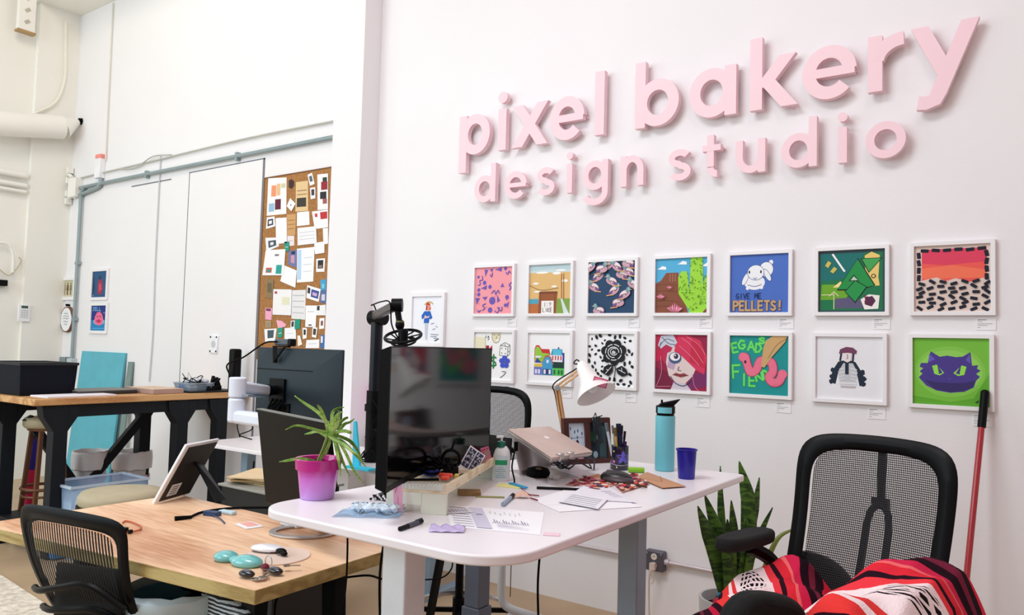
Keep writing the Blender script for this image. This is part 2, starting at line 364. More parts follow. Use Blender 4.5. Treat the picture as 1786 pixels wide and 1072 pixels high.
# ------------------------------------------------------------------ sign letters
lm = mat('pink_letter_paint', (246, 212, 220), .55, noise=.01)
def glyph(ch, w, kw):
    """returns list of ribbons ([(x,y)...], width, closed) in box width w, x-height 1, stem width kw"""
    h = kw/2; R = []
    def arc(cx, cy, rx, ry, a0, a1, n=40):
        return [(cx+rx*math.cos(math.radians(a0+(a1-a0)*i/n)), cy+ry*math.sin(math.radians(a0+(a1-a0)*i/n))) for i in range(n+1)]
    def bowl(cx, rx): R.append((arc(cx, .5, rx-h, .5-h, 0, 360)[:-1], kw, True))
    if ch in 'pb': bowl(w/2+.02, w/2-.02); R.append(([(h, -.42 if ch == 'p' else 0), (h, 1.0 if ch == 'p' else 1.42)], kw, False))
    elif ch in 'dag':
        bowl(w/2-.02, w/2-.02); top = 1.42 if ch == 'd' else 1.0
        R.append(([(w-h, 0 if ch != 'g' else -.1), (w-h, top)], kw, False))
        if ch == 'g': R.append((arc(w/2-.02, -.08, w/2-h+.02, .32, 0, -155), kw, False))
    elif ch == 'o': bowl(w/2, w/2)
    elif ch == 'e':
        R.append((arc(w/2, .5, w/2-h, .5-h, 2, 318), kw, False)); R.append(([(h, .5), (w-h*.3, .5)], kw*.72, False))
    elif ch == 'i': R.append(([(h, 0), (h, 1)], kw, False)); R.append((arc(h, 1.28, h*.6, h*.6, 0, 360)[:-1], kw*.58, True)); R.append(([(h-.05, 1.28), (h+.05, 1.28)], .1, False))
    elif ch == 'l': R.append(([(h, 0), (h, 1.42)], kw, False))
    elif ch == 'x': R.append(([(h, 0), (w-h, 1)], kw*1.08, False)); R.append(([(w-h, 0), (h, 1)], kw*1.08, False))
    elif ch == 'k': R.append(([(h, 0), (h, 1.42)], kw, False)); R.append(([(kw, .42), (w-h*1.3, 1)], kw*1.05, False)); R.append(([(kw*1.2, .60), (w-h, 0)], kw*1.1, False))
    elif ch == 'y': R.append(([(h*1.1, 1), (w*.53, .12)], kw*1.1, False)); R.append(([(w-h, 1), (w*.40, -.22)], kw*1.08, False)); R.append(([(w*.44, -.14), (w*.36, -.30), (w*.22, -.34), (w*.10, -.32)], kw*1.0, False))
    elif ch == 'r': R.append(([(h, 0), (h, 1)], kw, False)); R.append((arc(w+.02, .50, w-h, .5-h, 90, 172, 14), kw, False))
    elif ch == 'n': R.append(([(h, 0), (h, 1)], kw, False)); R.append((arc(w/2, .5, w/2-h, .5-h, 0, 180), kw, False)); R.append(([(w-h, 0), (w-h, .52)], kw, False))
    elif ch == 'u': R.append(([(h, .48), (h, 1)], kw, False)); R.append((arc(w/2, .5, w/2-h, .5-h, 180, 360), kw, False)); R.append(([(w-h, 0), (w-h, 1)], kw, False))
    elif ch == 't': R.append(([(w*.42, 1.3), (w*.42, .32)], kw, False)); R.append((arc(w*.42+.2, .30, .2, .2, 180, 275, 12), kw*.95, False)); R.append(([(0, .90), (w*.95, .90)], kw*.85, False))
    elif ch == 's':
        p = arc(w/2, .71, w/2-h, .29-h, 25, 260, 18) + arc(w/2, .29, w/2-h, .29-h, 80, -155, 18)
        R.append((p, kw*.95, False))
    return R
def letter(ch, x0, x1, z0, sc, kw, label, grp):
    b = MB(); w = (x1-x0)/sc; o3 = 0
    ys = -.028
    for pts, wd, closed in glyph(ch, w, kw):
        yf = -.062-.0004*o3; o3 += 1
        n = len(pts); L = []; Rr = []
        for i in range(n):
            a = pts[i-1] if (i or closed) else pts[i]; c_ = pts[(i+1) % n] if (i < n-1 or closed) else pts[i]
            d = Vector((c_[0]-a[0], c_[1]-a[1])).normalized(); nn = Vector((-d.y, d.x))*wd/2
            L.append((pts[i][0]+nn.x, pts[i][1]+nn.y)); Rr.append((pts[i][0]-nn.x, pts[i][1]-nn.y))
        if n == 2 and not closed and abs(pts[0][0]-pts[1][0]) > .03 and abs(pts[0][1]-pts[1][1]) > .2:
            # diagonals are cut off level
            dl = Vector((pts[1][0]-pts[0][0], pts[1][1]-pts[0][1])).normalized(); hx = wd/2/abs(dl.y)*.96
            L = [(p[0]-hx, p[1]) for p in pts]; Rr = [(p[0]+hx, p[1]) for p in pts]
        def w3(p, y): return Vector((x0+p[0]*sc, y, z0+p[1]*sc))
        vs = [w3(p, yf) for p in L]+[w3(p, yf) for p in Rr]+[w3(p, ys) for p in L]+[w3(p, ys) for p in Rr]
        fs = []
        for i in range(n if closed else n-1):
            j = (i+1) % n
            fs += [(i, j, n+j, n+i), (2*n+i, 3*n+i, 3*n+j, 2*n+j), (i, 2*n+i, 2*n+j, j), (n+i, n+j, 3*n+j, 3*n+i)]
        if not closed:
            fs += [(0, n, 3*n, 2*n), (n-1, 3*n-1, 4*n-1, 2*n-1)]
        b.add(vs, fs)
        # stand-off pins hold the letter to the wall
        c_ = pts[n//2]; b.cyl(w3(c_, ys+.002), w3(c_, .0), .006, n=8)
        if not closed and n == 2:
            q = ((pts[0][0]+pts[1][0])/2, (pts[0][1]+pts[1][1])/2); b.cyl(w3(q, ys+.002), w3(q, 0), .006, n=8)
    return one(b, 'sign_letter', lm, label, 'sign letter', grp, smooth=30)
ROW1 = [('p', -3.163, -2.914), ('i', -2.849, -2.785), ('x', -2.733, -2.487), ('e', -2.465, -2.226), ('l', -2.158, -2.09), ('b', -1.901, -1.642), ('a', -1.583, -1.328), ('k', -1.257, -1.03), ('e', -.999, -.751), ('r', -.702, -.556), ('y', -.52, -.257)]
ROW2 = [('d', -3.026, -2.858), ('e', -2.788, -2.622), ('s', -2.547, -2.42), ('i', -2.338, -2.299), ('g', -2.228, -2.063), ('n', -1.984, -1.843), ('s', -1.697, -1.568), ('t', -1.506, -1.401), ('u', -1.328, -1.176), ('d', -1.097, -.929), ('i', -.831, -.794), ('o', -.712, -.542)]
W1 = ['first word']*5+['second word']*6; W2 = ['first word']*6+['second word']*6
for (c_, a, d), wd in zip(ROW1, W1):
    letter(c_, a, d, 2.68, .262, .235, 'large raised pink letter %s in the %s of the upper sign line' % (c_, wd), 'letters of the upper sign line')
for (c_, a, d), wd in zip(ROW2, W2):
    letter(c_, a, d, 2.362, .172, .22, 'smaller raised pink letter %s in the %s of the lower sign line' % (c_, wd), 'letters of the lower sign line')

# ------------------------------------------------------------------ framed artworks
STK = {  # stroke capitals on a 0..1 by 0..1 cell
 'A': [[(0, 0), (.5, 1), (1, 0)], [(.2, .35), (.8, .35)]], 'B': [[(0, 0), (0, 1), (.7, .95), (.8, .75), (.6, .52), (0, .5)], [(.6, .52), (.95, .3), (.75, .03), (0, 0)]],
 'D': [[(0, 0), (0, 1), (.6, .9), (.95, .5), (.6, .1), (0, 0)]], 'E': [[(.9, 1), (0, 1), (0, 0), (.9, 0)], [(0, .5), (.75, .5)]],
 'F': [[(.9, 1), (0, 1), (0, 0)], [(0, .5), (.7, .5)]], 'G': [[(.95, .85), (.5, 1), (.05, .6), (.15, .15), (.6, 0), (.95, .2), (.95, .45), (.6, .45)]],
 'I': [[(.5, 0), (.5, 1)]], 'J': [[(.2, 1), (1, 1)], [(.65, 1), (.65, .2), (.4, 0), (.1, .15)]], 'L': [[(0, 1), (0, 0), (.9, 0)]], 'M': [[(0, 0), (.05, 1), (.5, .4), (.95, 1), (1, 0)]],
 'N': [[(0, 0), (0, 1), (1, 0), (1, 1)]], 'P': [[(0, 0), (0, 1), (.8, .95), (.95, .72), (.7, .5), (0, .45)]], 'S': [[(.9, .85), (.5, 1), (.1, .8), (.25, .55), (.8, .42), (.9, .15), (.5, 0), (.05, .12)]],
 'T': [[(0, 1), (1, 1)], [(.5, 1), (.5, 0)]], 'V': [[(0, 1), (.5, 0), (1, 1)]], '!': [[(.5, 1), (.45, .35)], [(.45, .1), (.45, .02)]], '$': [[(.9, .8), (.5, .92), (.1, .75), (.25, .55), (.8, .42), (.9, .2), (.5, .08), (.05, .2)], [(.5, 1.08), (.5, -.08)]],
 '1': [[(.5, 0), (.5, 1)]], 'K': [[(0, 0), (0, 1)], [(.9, 1), (0, .45), (.9, 0)]], 'H': [[(0, 0), (0, 1)], [(1, 0), (1, 1)], [(0, .5), (1, .5)]], 'O': [[(.5, 0), (.05, .3), (.05, .7), (.5, 1), (.95, .7), (.95, .3), (.5, 0)]], ':': [[(.5, .2), (.5, .28)], [(.5, .7), (.5, .78)]], '?': [[(.1, .8), (.5, 1), (.9, .75), (.5, .45), (.5, .3)], [(.5, .1), (.5, .02)]],
}
class Art:
    """flat painted layers on a sheet: coordinates 0..1 across and up"""
    def __init__(s, o, ex, ey, n, step=.00012):
        s.o = Vector(o); s.ex = Vector(ex); s.ey = Vector(ey); s.n = Vector(n).normalized(); s.b = MB(); s.mats = []; s.k = 0; s.step = step
    def P(s, p): return s.o+s.ex*p[0]+s.ey*p[1]+s.n*(s.k*s.step)
    def col(s, c):
        M = K(c)
        if M not in s.mats: s.mats.append(M)
        s.b.m(s.mats.index(M)); s.k += 1; return s
    def poly(s, c, pts):
        s.col(c); s.b.add([s.P((min(1, max(0, p[0])), min(1, max(0, p[1])))) for p in pts], [tuple(range(len(pts)))]); return s
    def rect(s, c, x0, y0, x1, y1): return s.poly(c, [(x0, y0), (x1, y0), (x1, y1), (x0, y1)])
    def ell(s, c, x, y, rx, ry=None, a=0, n=16):
        ry = rx if ry is None else ry; a = math.radians(a)
        return s.poly(c, [(x+rx*math.cos(t)*math.cos(a)-ry*math.sin(t)*math.sin(a), y+rx*math.cos(t)*math.sin(a)+ry*math.sin(t)*math.cos(a)) for t in (2*PI*i/n for i in range(n))])
    def line(s, c, pts, w, sm=False, new=True):
        if new: s.col(c)
        if sm: pts = [tuple(q)[:2] for q in cat_rom([(p[0], p[1], 0) for p in pts], 5)]
        for a, d in zip(pts[:-1], pts[1:]):
            v = Vector((d[0]-a[0], d[1]-a[1]))
            if v.length < 1e-6: continue
            v.normalize(); e = v*w*.3; n = Vector((-v.y, v.x))*w/2
            q = [(a[0]-e.x+n.x, a[1]-e.y+n.y), (a[0]-e.x-n.x, a[1]-e.y-n.y), (d[0]+e.x-n.x, d[1]+e.y-n.y), (d[0]+e.x+n.x, d[1]+e.y+n.y)]
            q = [(min(1, max(0, p[0])), min(1, max(0, p[1]))) for p in q]
            s.b.add([s.P(p) for p in q], [(0, 1, 2, 3)])
            s.k += .04
        return s
    def text(s, c, t, x, y, cw, chh, w, gap=.3, rot=0):
        cx = x; a = math.radians(rot)
        s.col(c)
        for ch in t:
            if ch != ' ':
                for st in STK[ch]:
                    q = []
                    for p in st:
                        dx, dy = cx-x+p[0]*cw, p[1]*chh
                        q.append((x+dx*math.cos(a)-dy*math.sin(a), y+dx*math.sin(a)+dy*math.cos(a)))
                    s.line(c, q, w, new=False)
            cx += cw*(1+gap)
        return s
    def build(s, name, parent=None, **k): return s.b.build(name, s.mats, parent, smooth=0, **k)
def blob(x, y, r, seed, n=10, sq=.35):
    rr = random.Random(seed); return [(x+r*math.cos(t)*(1-sq*rr.random()), y+r*math.sin(t)*(1-sq*rr.random())) for t in (2*PI*i/n for i in range(n))]

def a_confetti(A):
    A.rect((244, 158, 168), 0, 0, 1, 1); P1 = (110, 88, 178)
    for x, y, r in ((.08, .80, .035), (.25, .67, .05), (.10, .42, .045), (.47, .28, .085), (.86, .35, .05), (.80, .96, .04), (.82, .18, .04), (.42, .08, .06), (.40, .58, .045), (.10, .52, .04)): A.ell(P1, x, y, r)
    for p in ([(.24, .96), (.34, .95), (.27, .80)], [(.52, .95), (.70, .99), (.70, .90)], [(.15, .55), (.32, .62), (.30, .52)], [(.68, .57), (.78, .57), (.73, .66)], [(.02, .35), (.14, .34), (.05, .20)], [(.60, .40), (.68, .28), (.60, .24)], [(.20, .36), (.34, .37), (.28, .29)], [(.06, .06), (.20, .08), (.12, .02)], [(.60, .14), (.68, .14), (.66, .06)], [(.84, .20), (.92, .26), (.88, .12)], [(.38, .96), (.48, .97), (.44, .90)]): A.poly(P1, p)
    for p in ([(.08, .62), (.14, .64), (.12, .72), (.20, .74), (.18, .82)], [(.45, .44), (.52, .50), (.56, .42), (.62, .50), (.66, .43)], [(.22, .08), (.28, .12), (.22, .18), (.30, .22)], [(.55, .06), (.62, .02), (.66, .08), (.72, .06), (.74, .14)], [(.92, .50), (.96, .56), (.91, .60), (.96, .66)], [(.82, .88), (.86, .84), (.90, .90), (.94, .86)], [(.40, .84), (.44, .80), (.46, .88)]): A.line(P1, p, .022, True)
    for i in range(12): A.ell((226, 120, 140), random.random(), random.random(), .012)
def a_town(A):
    A.rect((203, 222, 226), 0, 0, 1, 1); A.rect((226, 186, 122), 0, .3, 1, .84)
    for x, y, w_, h_ in ((.3, .84, .3, .02), (.75, .88, .25, .02), (.15, .62, .15, .02), (.85, .66, .14, .03), (.65, .82, .2, .03), (.2, .45, .18, .02), (.6, .55, .14, .02)): A.ell((250, 248, 244), x, y, w_*.5, h_)
    for y in (.92, .95, .98): A.line((170, 205, 215), [(0, y-.02), (.5, y), (1, y-.03)], .008)
    A.rect((80, 165, 190), 0, .18, .22, .30); A.rect((190, 112, 60), 0, 0, .25, .20); A.rect((130, 165, 70), .62, 0, 1, .30)
    A.poly((155, 88, 50), [(.22, 0), (.24, .45), (.68, .45), (.66, 0)]); A.rect((128, 68, 40), .24, .40, .68, .45)
    A.line((105, 60, 40), [(.28, 0), (.28, .40)], .012); A.line((105, 60, 40), [(.62, 0), (.62, .40)], .012)
    A.rect((244, 240, 236), .30, 0, .60, .26); A.text((70, 60, 60), '1:?', .36, .14, .05, .08, .012); A.text((70, 60, 60), 'LIKE', .34, .03, .045, .08, .012)
    A.poly((214, 226, 226), [(.76, .30), (.80, .30), (.96, 0), (.84, 0)])
    for x in (.78, .83): A.line((160, 90, 50), [(x, .30), (x-.01, .80)], .014)
    A.line((150, 110, 70), [(0, .58), (.3, .48), (.7, .52)], .01, True)
def a_birds(A):
    A.rect((38, 70, 104), 0, 0, 1, 1)
    rr = random.Random(21)
    for i, (x, y) in enumerate(((.10, .52), (.20, .72), (.42, .93), (.56, .44), (.50, .62), (.72, .74), (.86, .80), (.66, .20), (.24, .05), (.97, .55), (.80, .36), (.86, .95), (.04, .90), (.30, .86), (.62, .90))):
        f = rr.choice((-1, 1)); t = rr.uniform(-25, 25)
        A.ell((206, 160, 176), x, y, .125, .075, t+20*f, 14); A.ell((240, 224, 226), x-.02*f, y+.015, .085, .045, t+20*f, 12); A.ell((118, 156, 166), x+.07*f, y+.085, .045, .06, -20*f, 12); A.ell((150, 190, 190), x+.085*f, y+.10, .022, .025)
        A.poly((232, 178, 120), [(x+.11*f, y+.10), (x+.16*f, y+.085), (x+.11*f, y+.08)])
        for k in range(3): A.line((120, 60, 90), [(x-.09*f+.05*k*f, y-.035+.01*k), (x-.04*f+.05*k*f, y+.0+.012*k)], .014)
        A.line((226, 170, 116), [(x-.02*f, y-.085), (x-.16*f, y-.10)], .02); A.ell((120, 84, 140), x-.08*f, y-.05, .05, .025, 20*f, 10)
def a_cactus(A):
    A.rect((84, 178, 220), 0, 0, 1, 1)
    A.poly((136, 78, 56), [(0, 0), (0, .55), (.10, .60), (.20, .74), (.44, .74), (.48, .45), (.55, .30), (.64, 0)])
    for x in (.28, .33, .38): A.line((176, 130, 100), [(x, .58), (x, .72)], .012)
    for y in (.52, .40, .22, .12): A.line((112, 62, 44), [(0, y), (.2, y+.01), (.46, y-.02)], .008, True)
    for x, y in ((.12, .83), (.52, .91), (.98, .86)): A.poly((250, 250, 252), [(x-.10, y-.02), (x+.08, y-.03), (x+.08, y+.02), (x, y+.04), (x-.04, y+.01)])
    A.poly((120, 70, 48), [(.85, 0), (.98, .14), (1, 0)])
    G = (160, 222, 62)
    for q in ([(.66, 0), (.66, .5), (.68, 1), (.90, 1), (.92, .5), (.92, 0)], [(.45, .35), (.44, .66), (.50, .76), (.60, .76), (.63, .66), (.66, .35), (.70, 0), (.62, .10)], [(.90, 0), (.88, .25), (.94, .60), (1, .74), (1, .1)]): A.poly(G, q)
    for i in range(150):
        x = random.uniform(.46, .98); y = random.uniform(.03, .97)
        if x < .64 and not (.25 < y < .74): continue
        if x > .92 and y > .65: continue
        a = random.random()*3; A.line((70, 122, 30), [(x, y), (x+.022*math.cos(a), y+.022*math.sin(a))], .012)
    for x, y, r in ((.40, .0, .13), (.12, .26, .07), (.29, .44, .045)):
        for k in range(-3, 4): A.poly((246, 160, 186) if k % 2 else (236, 130, 168), [(x+k*r*.12, y), (x+k*r*.34-r*.15, y+r*.7), (x+k*r*.30, y+r*(1.5-abs(k)*.25)), (x+k*r*.34+r*.15, y+r*.6)])
def a_bunny(A):
    A.rect((74, 112, 196), 0, 0, 1, 1); O = (60, 90, 150); Wc = (244, 246, 250)
    A.ell(Wc, .70, .86, .035, .04); A.ell(O, .62, .74, .125, .135); A.ell(Wc, .62, .74, .115, .125)
    A.ell(Wc, .42, .52, .18, .13); A.ell(Wc, .30, .42, .03, .03); A.ell(Wc, .54, .43, .03, .03)
    A.ell(O, .26, .58, .045, .12, -25); A.ell(Wc, .26, .58, .038, .11, -25); A.ell(O, .64, .64, .045, .12, 28); A.ell(Wc, .64, .64, .038, .11, 28)
    A.ell(O, .44, .69, .148, .135); A.ell(Wc, .44, .69, .14, .127)
    for x in (.33, .53): A.ell((30, 34, 60), x, .70, .015, .028)
    A.line(O, [(.40, .60), (.43, .575), (.46, .60)], .01); A.line(O, [(.30, .48), (.42, .45), (.54, .48)], .008, True)
    A.text((24, 44, 104), 'GIVE ME', .10, .24, .05, .09, .014)
    A.text((70, 55, 70), 'PELLETS!', .06, .035, .078, .155, .052, .38); A.text((196, 160, 122), 'PELLETS!', .06, .04, .078, .155, .036, .38)
def a_green(A):
    A.rect((52, 76, 82), 0, 0, 1, 1); A.rect((24, 118, 74), .03, .03, .96, .95); A.poly((20, 112, 108), [(.03, .95), (.03, .5), (.5, .55), (.7, .95)])
    A.poly((110, 170, 40), [(.03, .2), (.05, .45), (.25, .45), (.5, .32), (.4, .2)]); A.poly((94, 88, 122), [(.26, .06), (.26, .22), (.6, .24), (.72, .06)])
    A.poly((238, 206, 120), [(.70, .9), (.80, .96), (.92, .9), (.9, .55), (.92, .42), (.72, .4)]); A.poly((250, 230, 150), [(.22, .40), (.34, .50), (.4, .4)])
    K1 = (16, 40, 30)
    A.poly(K1, [(.28, .35), (.60, .87), (.86, .42), (.6, .34)]); A.poly((30, 146, 70), [(.30, .37), (.595, .85), (.84, .42), (.6, .37)])
    A.poly(K1, [(.40, .33), (.56, .14), (.74, .40), (.56, .52)]); A.poly((34, 150, 74), [(.415, .33), (.56, .165), (.72, .40), (.56, .50)])
    A.poly(K1, [(.64, .86), (.96, .86), (.76, .62)]); A.poly((66, 166, 84), [(.66, .85), (.94, .85), (.765, .64)])
    A.poly(K1, [(.46, .50), (.54, .60), (.62, .50)]); A.poly((190, 214, 190), [(.49, .51), (.54, .575), (.60, .51)])
    A.ell(K1, .83, .57, .035); A.ell((238, 206, 120), .83, .57, .022)
    A.poly((244, 240, 236), [(.64, .20), (.76, .28), (.92, .26), (.90, .05), (.70, .04)]); A.poly((88, 40, 74), blob(.77, .17, .10, 3, 12)); A.line((120, 30, 60), [(.70, .26), (.74, .14)], .02)
    A.line((244, 248, 246), [(.22, .94), (.36, .72), (.40, .66)], .03); A.line((220, 226, 170), [(.05, .28), (.24, .28)], .014); A.line((220, 226, 170), [(.24, .05), (.24, .30)], .014)
    A.line((220, 226, 170), [(.17, .26), (.24, .33), (.31, .26)], .014)
    A.poly((206, 190, 90), [(.10, .76), (.15, .72), (.20, .80), (.15, .84)]); A.poly((206, 190, 90), [(.18, .66), (.23, .63), (.29, .70), (.24, .74)])
def a_dashes(A):
    A.rect((226, 206, 196), 0, 0, 1, 1); A.poly((240, 92, 84), [(.10, .44), (.10, .95), (.94, .95), (.95, .42), (.6, .40), (.3, .42)]); A.poly((224, 66, 96), [(.10, .74), (.10, .95), (.95, .95), (.95, .74), (.4, .70)]); A.poly((246, 118, 88), [(.10, .5), (.10, .66), (.5, .70), (.94, .62), (.94, .5)])
    A.poly((226, 206, 196), [(0, .42), (.12, .48), (.30, .52), (.42, .46), (.55, .50), (.75, .44), (.9, .50), (1, .42), (1, 0), (0, 0)]); D = (22, 26, 44)
    def dash(x, y, a, w_=.10, h_=.052):
        a = math.radians(a); A.poly(D, [(x+sx*w_/2*math.cos(a)-sy*h_/2*math.sin(a), y+sx*w_/2*math.sin(a)+sy*h_/2*math.cos(a)) for sx, sy in ((-1, -.8), (-.8, -1), (.8, -1), (1, -.8), (1, .8), (.8, 1), (-.8, 1), (-1, .8))])
    for i in range(6): dash(.14+i*.15, .93+.01*math.sin(i*3), random.uniform(-12, 12), .11)
    for s_ in (.06, .95):
        for i in range(4): dash(s_, .86-i*.115, 90+random.uniform(-12, 12), .095)
    for r in range(6):
        for c_ in range(7): dash(.07+c_*.143+(.03 if r % 2 else 0), .05+r*.078+.02*math.sin(c_*2+r), random.uniform(-40, 40), .095, .045)
def a_doodle(A):
    A.rect((246, 246, 246), 0, 0, 1, 1); Kk = (30, 30, 40)
    A.ell(Kk, .56, .92, .115, .15); A.ell((232, 224, 190), .56, .92, .105, .14)
    for x in (.51, .62): A.line(Kk, [(x-.02, .95), (x+.02, .95)], .012)
    A.line(Kk, [(.57, .93), (.58, .88), (.55, .88)], .009); A.ell((250, 250, 250), .60, .84, .035, .02)
    A.line(Kk, [(.25, .84), (.30, .93)], .016); A.line(Kk, [(.33, .88), (.36, .92), (.37, .86), (.34, .84)], .014, True)
    for q in ([(.66, .52), (.86, .50), (.88, .70), (.68, .73), (.66, .52)], [(.68, .73), (.80, .79), (.93, .74), (.88, .70)], [(.93, .74), (.93, .56), (.86, .50)]): A.line(Kk, q, .01)
    for x, y in ((.72, .57), (.81, .56), (.82, .66), (.72, .67), (.9, .6), (.80, .74)): A.ell(Kk, x, y, .012)
    A.poly((200, 30, 50), [(.36, .62), (.46, .73), (.47, .62), (.40, .58)]); A.rect((150, 20, 40), .30, .60, .38, .72)
    A.text((20, 130, 60), '$', .43, .26, .16, .25, .034)
    for k in range(5): t = PI/2+2*PI*k/5; A.ell((66, 84, 200), .80+.08*math.cos(t), .38+.085*math.sin(t), .065, .055)
    A.ell((30, 34, 90), .80, .38, .018)
    A.line(Kk, [(.74, .18), (.84, .17), (.78, .10), (.70, .05)], .012, True)
    A.rect((236, 232, 200), 0, .5, .28, .9); A.line((80, 60, 60), [(.05, .3), (.2, .35), (.28, .25)], .02, True)
def a_houses(A):
    A.rect((248, 248, 250), 0, 0, 1, 1)
    def R_(c, x0, y0, x1, y1): A.rect(c, .14+x0*.72, .15+y0*.62, .14+x1*.72, .15+y1*.62)
    def P_(c, p): A.poly(c, [(.14+x*.72, .15+y*.62) for x, y in p])
    P_((206, 50, 56), [(0, .4), (0, .85), (.05, .97), (.15, .97), (.24, .85), (.50, .85), (.54, .66)]); P_((150, 206, 70), [(.02, .4), (.02, .84), (.07, .92), (.14, .92), (.20, .84), (.26, .72), (.50, .70), (.50, .4)])
    P_((60, 150, 190), [(.55, .66), (.60, .86), (.92, .86), (.96, .66)]); R_((90, 196, 226), .62, .66, .90, .84); R_((60, 90, 160), .78, .86, .83, .92)
    R_((244, 240, 244), .56, .40, .98, .66); R_((60, 60, 150), .94, .40, 1, .74)
    for i in range(4): R_((200, 60, 80), .60+i*.09, .50, .64+i*.09, .64)
    R_((24, 60, 56), .60, .22, 1, .44); R_((226, 196, 80), 0, .26, .28, .36); R_((110, 120, 200), 0, 0, .28, .26); R_((90, 200, 90), .60, 0, 1, .24)
    P_((190, 90, 80), [(.25, .36), (.36, .62), (.46, .66), (.56, .60), (.66, .36)]); P_((70, 160, 210), [(.27, .0), (.29, .42), (.38, .58), (.46, .61), (.54, .56), (.62, .38), (.64, 0)])
    R_((240, 240, 255), .42, .40, .49, .50); R_((44, 60, 130), .30, .02, .60, .20)
    for x in (.33, .50): R_((240, 236, 240), x, .04, x+.07, .18)
    for x in (.04, .14): R_((230, 230, 250), x, .04, x+.07, .18)
    for x in (.66, .80, .90): R_((34, 110, 60), x, .04, x+.06, .18)
    P_((60, 70, 160), [(.03, .40), (.10, .55), (.26, .40)]); R_((240, 240, 250), .04, .56, .24, .62)
def a_rose(A):
    A.rect((246, 246, 248), 0, 0, 1, 1); D = (18, 20, 26); Wc = (246, 246, 248)
    rr = random.Random(5); pts = []
    for i in range(400):
        x, y = rr.uniform(.02, .98), rr.uniform(.02, .98)
        if (x-.56)**2*1.1+(y-.64)**2 < .085 or (.34 < x < .9 and .14 < y < .42) or any((x-a)**2+(y-c)**2 < .0062 for a, c in pts): continue
        pts.append((x, y)); r = rr.uniform(.03, .05); a = rr.random()*3; A.poly(D, [(x+r*math.cos(t)*(1-.3*rr.random())*math.cos(a)-.6*r*math.sin(t)*math.sin(a), y+r*math.cos(t)*math.sin(a)+.6*r*math.sin(t)*math.cos(a)) for t in (2*PI*k/9 for k in range(9))])
    for k in range(7):
        t = 2*PI*k/7+.3; A.ell(D, .56+.16*math.cos(t), .65+.14*math.sin(t), .115, .10, math.degrees(t))
    for k in range(7):
        t = 2*PI*k/7+.3; A.line(Wc, [(.56+.17*math.cos(t+a), .65+.15*math.sin(t+a)) for a in (-.36, -.15, .1, .3)], .014, True)
    A.line(Wc, [(.56+.115*math.cos(t), .65+.10*math.sin(t)) for t in (x*.35 for x in range(0, 15))], .014, True)
    A.line(Wc, [(.57+.075*math.cos(t), .66+.065*math.sin(t)) for t in (1+x*.4 for x in range(0, 13))], .013, True)
    A.line(Wc, [(.57+.012*t*math.cos(t*1.3), .66+.010*t*math.sin(t*1.3)) for t in (x*.5 for x in range(0, 9))], .011, True)
    for P_ in ([(.34, .24), (.36, .36), (.46, .42), (.56, .40), (.55, .28), (.46, .19)], [(.62, .34), (.74, .40), (.84, .34), (.88, .24), (.76, .19), (.66, .24)]): A.poly(D, P_)
    A.line(D, [(.57, .46), (.61, .32), (.57, .10)], .02, True)
    for q in ([(.40, .24), (.52, .37)], [(.42, .32), (.46, .30)], [(.68, .32), (.82, .26)], [(.74, .36), (.75, .30)]): A.line(Wc, q, .011)
def a_redhead(A):
    A.rect((150, 24, 66), 0, 0, 1, 1); A.poly((196, 30, 76), [(0, .5), (0, 1), (.5, 1), (.3, .6)]); A.poly((120, 22, 60), [(0, 0), (0, .4), (.3, .3), (.35, 0)]); A.poly((120, 40, 96), [(.62, 0), (.68, .3), (1, .35), (1, .1)])
    A.poly((226, 206, 204), [(.20, .50), (.24, .74), (.42, .80), (.62, .62), (.78, .40), (.72, .26), (.56, .10), (.40, .10), (.26, .26)])
    A.poly((206, 196, 206), [(.30, 0), (.36, .14), (.60, .12), (.70, 0)]); A.poly((190, 160, 190), [(.22, .40), (.26, .54), (.40, .50), (.36, .36)])
    A.poly((214, 50, 90), [(.40, .86), (.36, .70), (.50, .62), (.64, .50), (.80, .36), (.94, .30), (.98, .62), (.86, .90), (.6, 1), (.45, 1)]); A.poly((200, 36, 70), [(.66, .52), (.96, .4), (.90, .8), (.7, .96)])
    A.poly((190, 40, 84), [(.14, .52), (.16, .78), (.34, .80), (.30, .70), (.22, .66), (.20, .46)])
    A.poly((200, 206, 220), [(.04, .80), (.10, .98), (.34, 1), (.42, .86), (.34, .76), (.20, .82), (.10, .74)])
    for q in ([(.08, .8), (.2, .92), (.36, .88)], [(.12, .95), (.25, .84), (.38, .82)], [(.06, .72), (.1, .86)]): A.line((70, 70, 96), q, .012, True)
    A.ell((70, 90, 130), .38, .58, .125, .105); A.ell((240, 238, 240), .38, .60, .10, .075); A.ell((60, 40, 70), .40, .61, .045, .05); A.ell((240, 240, 244), .385, .625, .014)
    A.poly((150, 60, 66), [(.34, .27), (.40, .31), (.48, .29), (.56, .31), (.64, .27), (.5, .23)]); A.line((90, 40, 50), [(.34, .27), (.5, .265), (.64, .27)], .01); A.line((120, 70, 80), [(.46, .42), (.44, .36), (.50, .35)], .012, True)
    A.line((50, 60, 110), [(.30, .24), (.40, .12), (.56, .08), (.70, .18)], .014, True)
    for q in ([(.5, .95), (.7, .8), (.92, .5)], [(.46, .8), (.64, .66), (.84, .46)], [(.6, .97), (.82, .84), (.95, .66)], [(.1, .6), (.12, .3), (.02, .04)], [(.02, .04), (.3, .06)], [(.72, .3), (.76, .1), (.84, 0)]): A.line((236, 150, 170), q, .008, True)
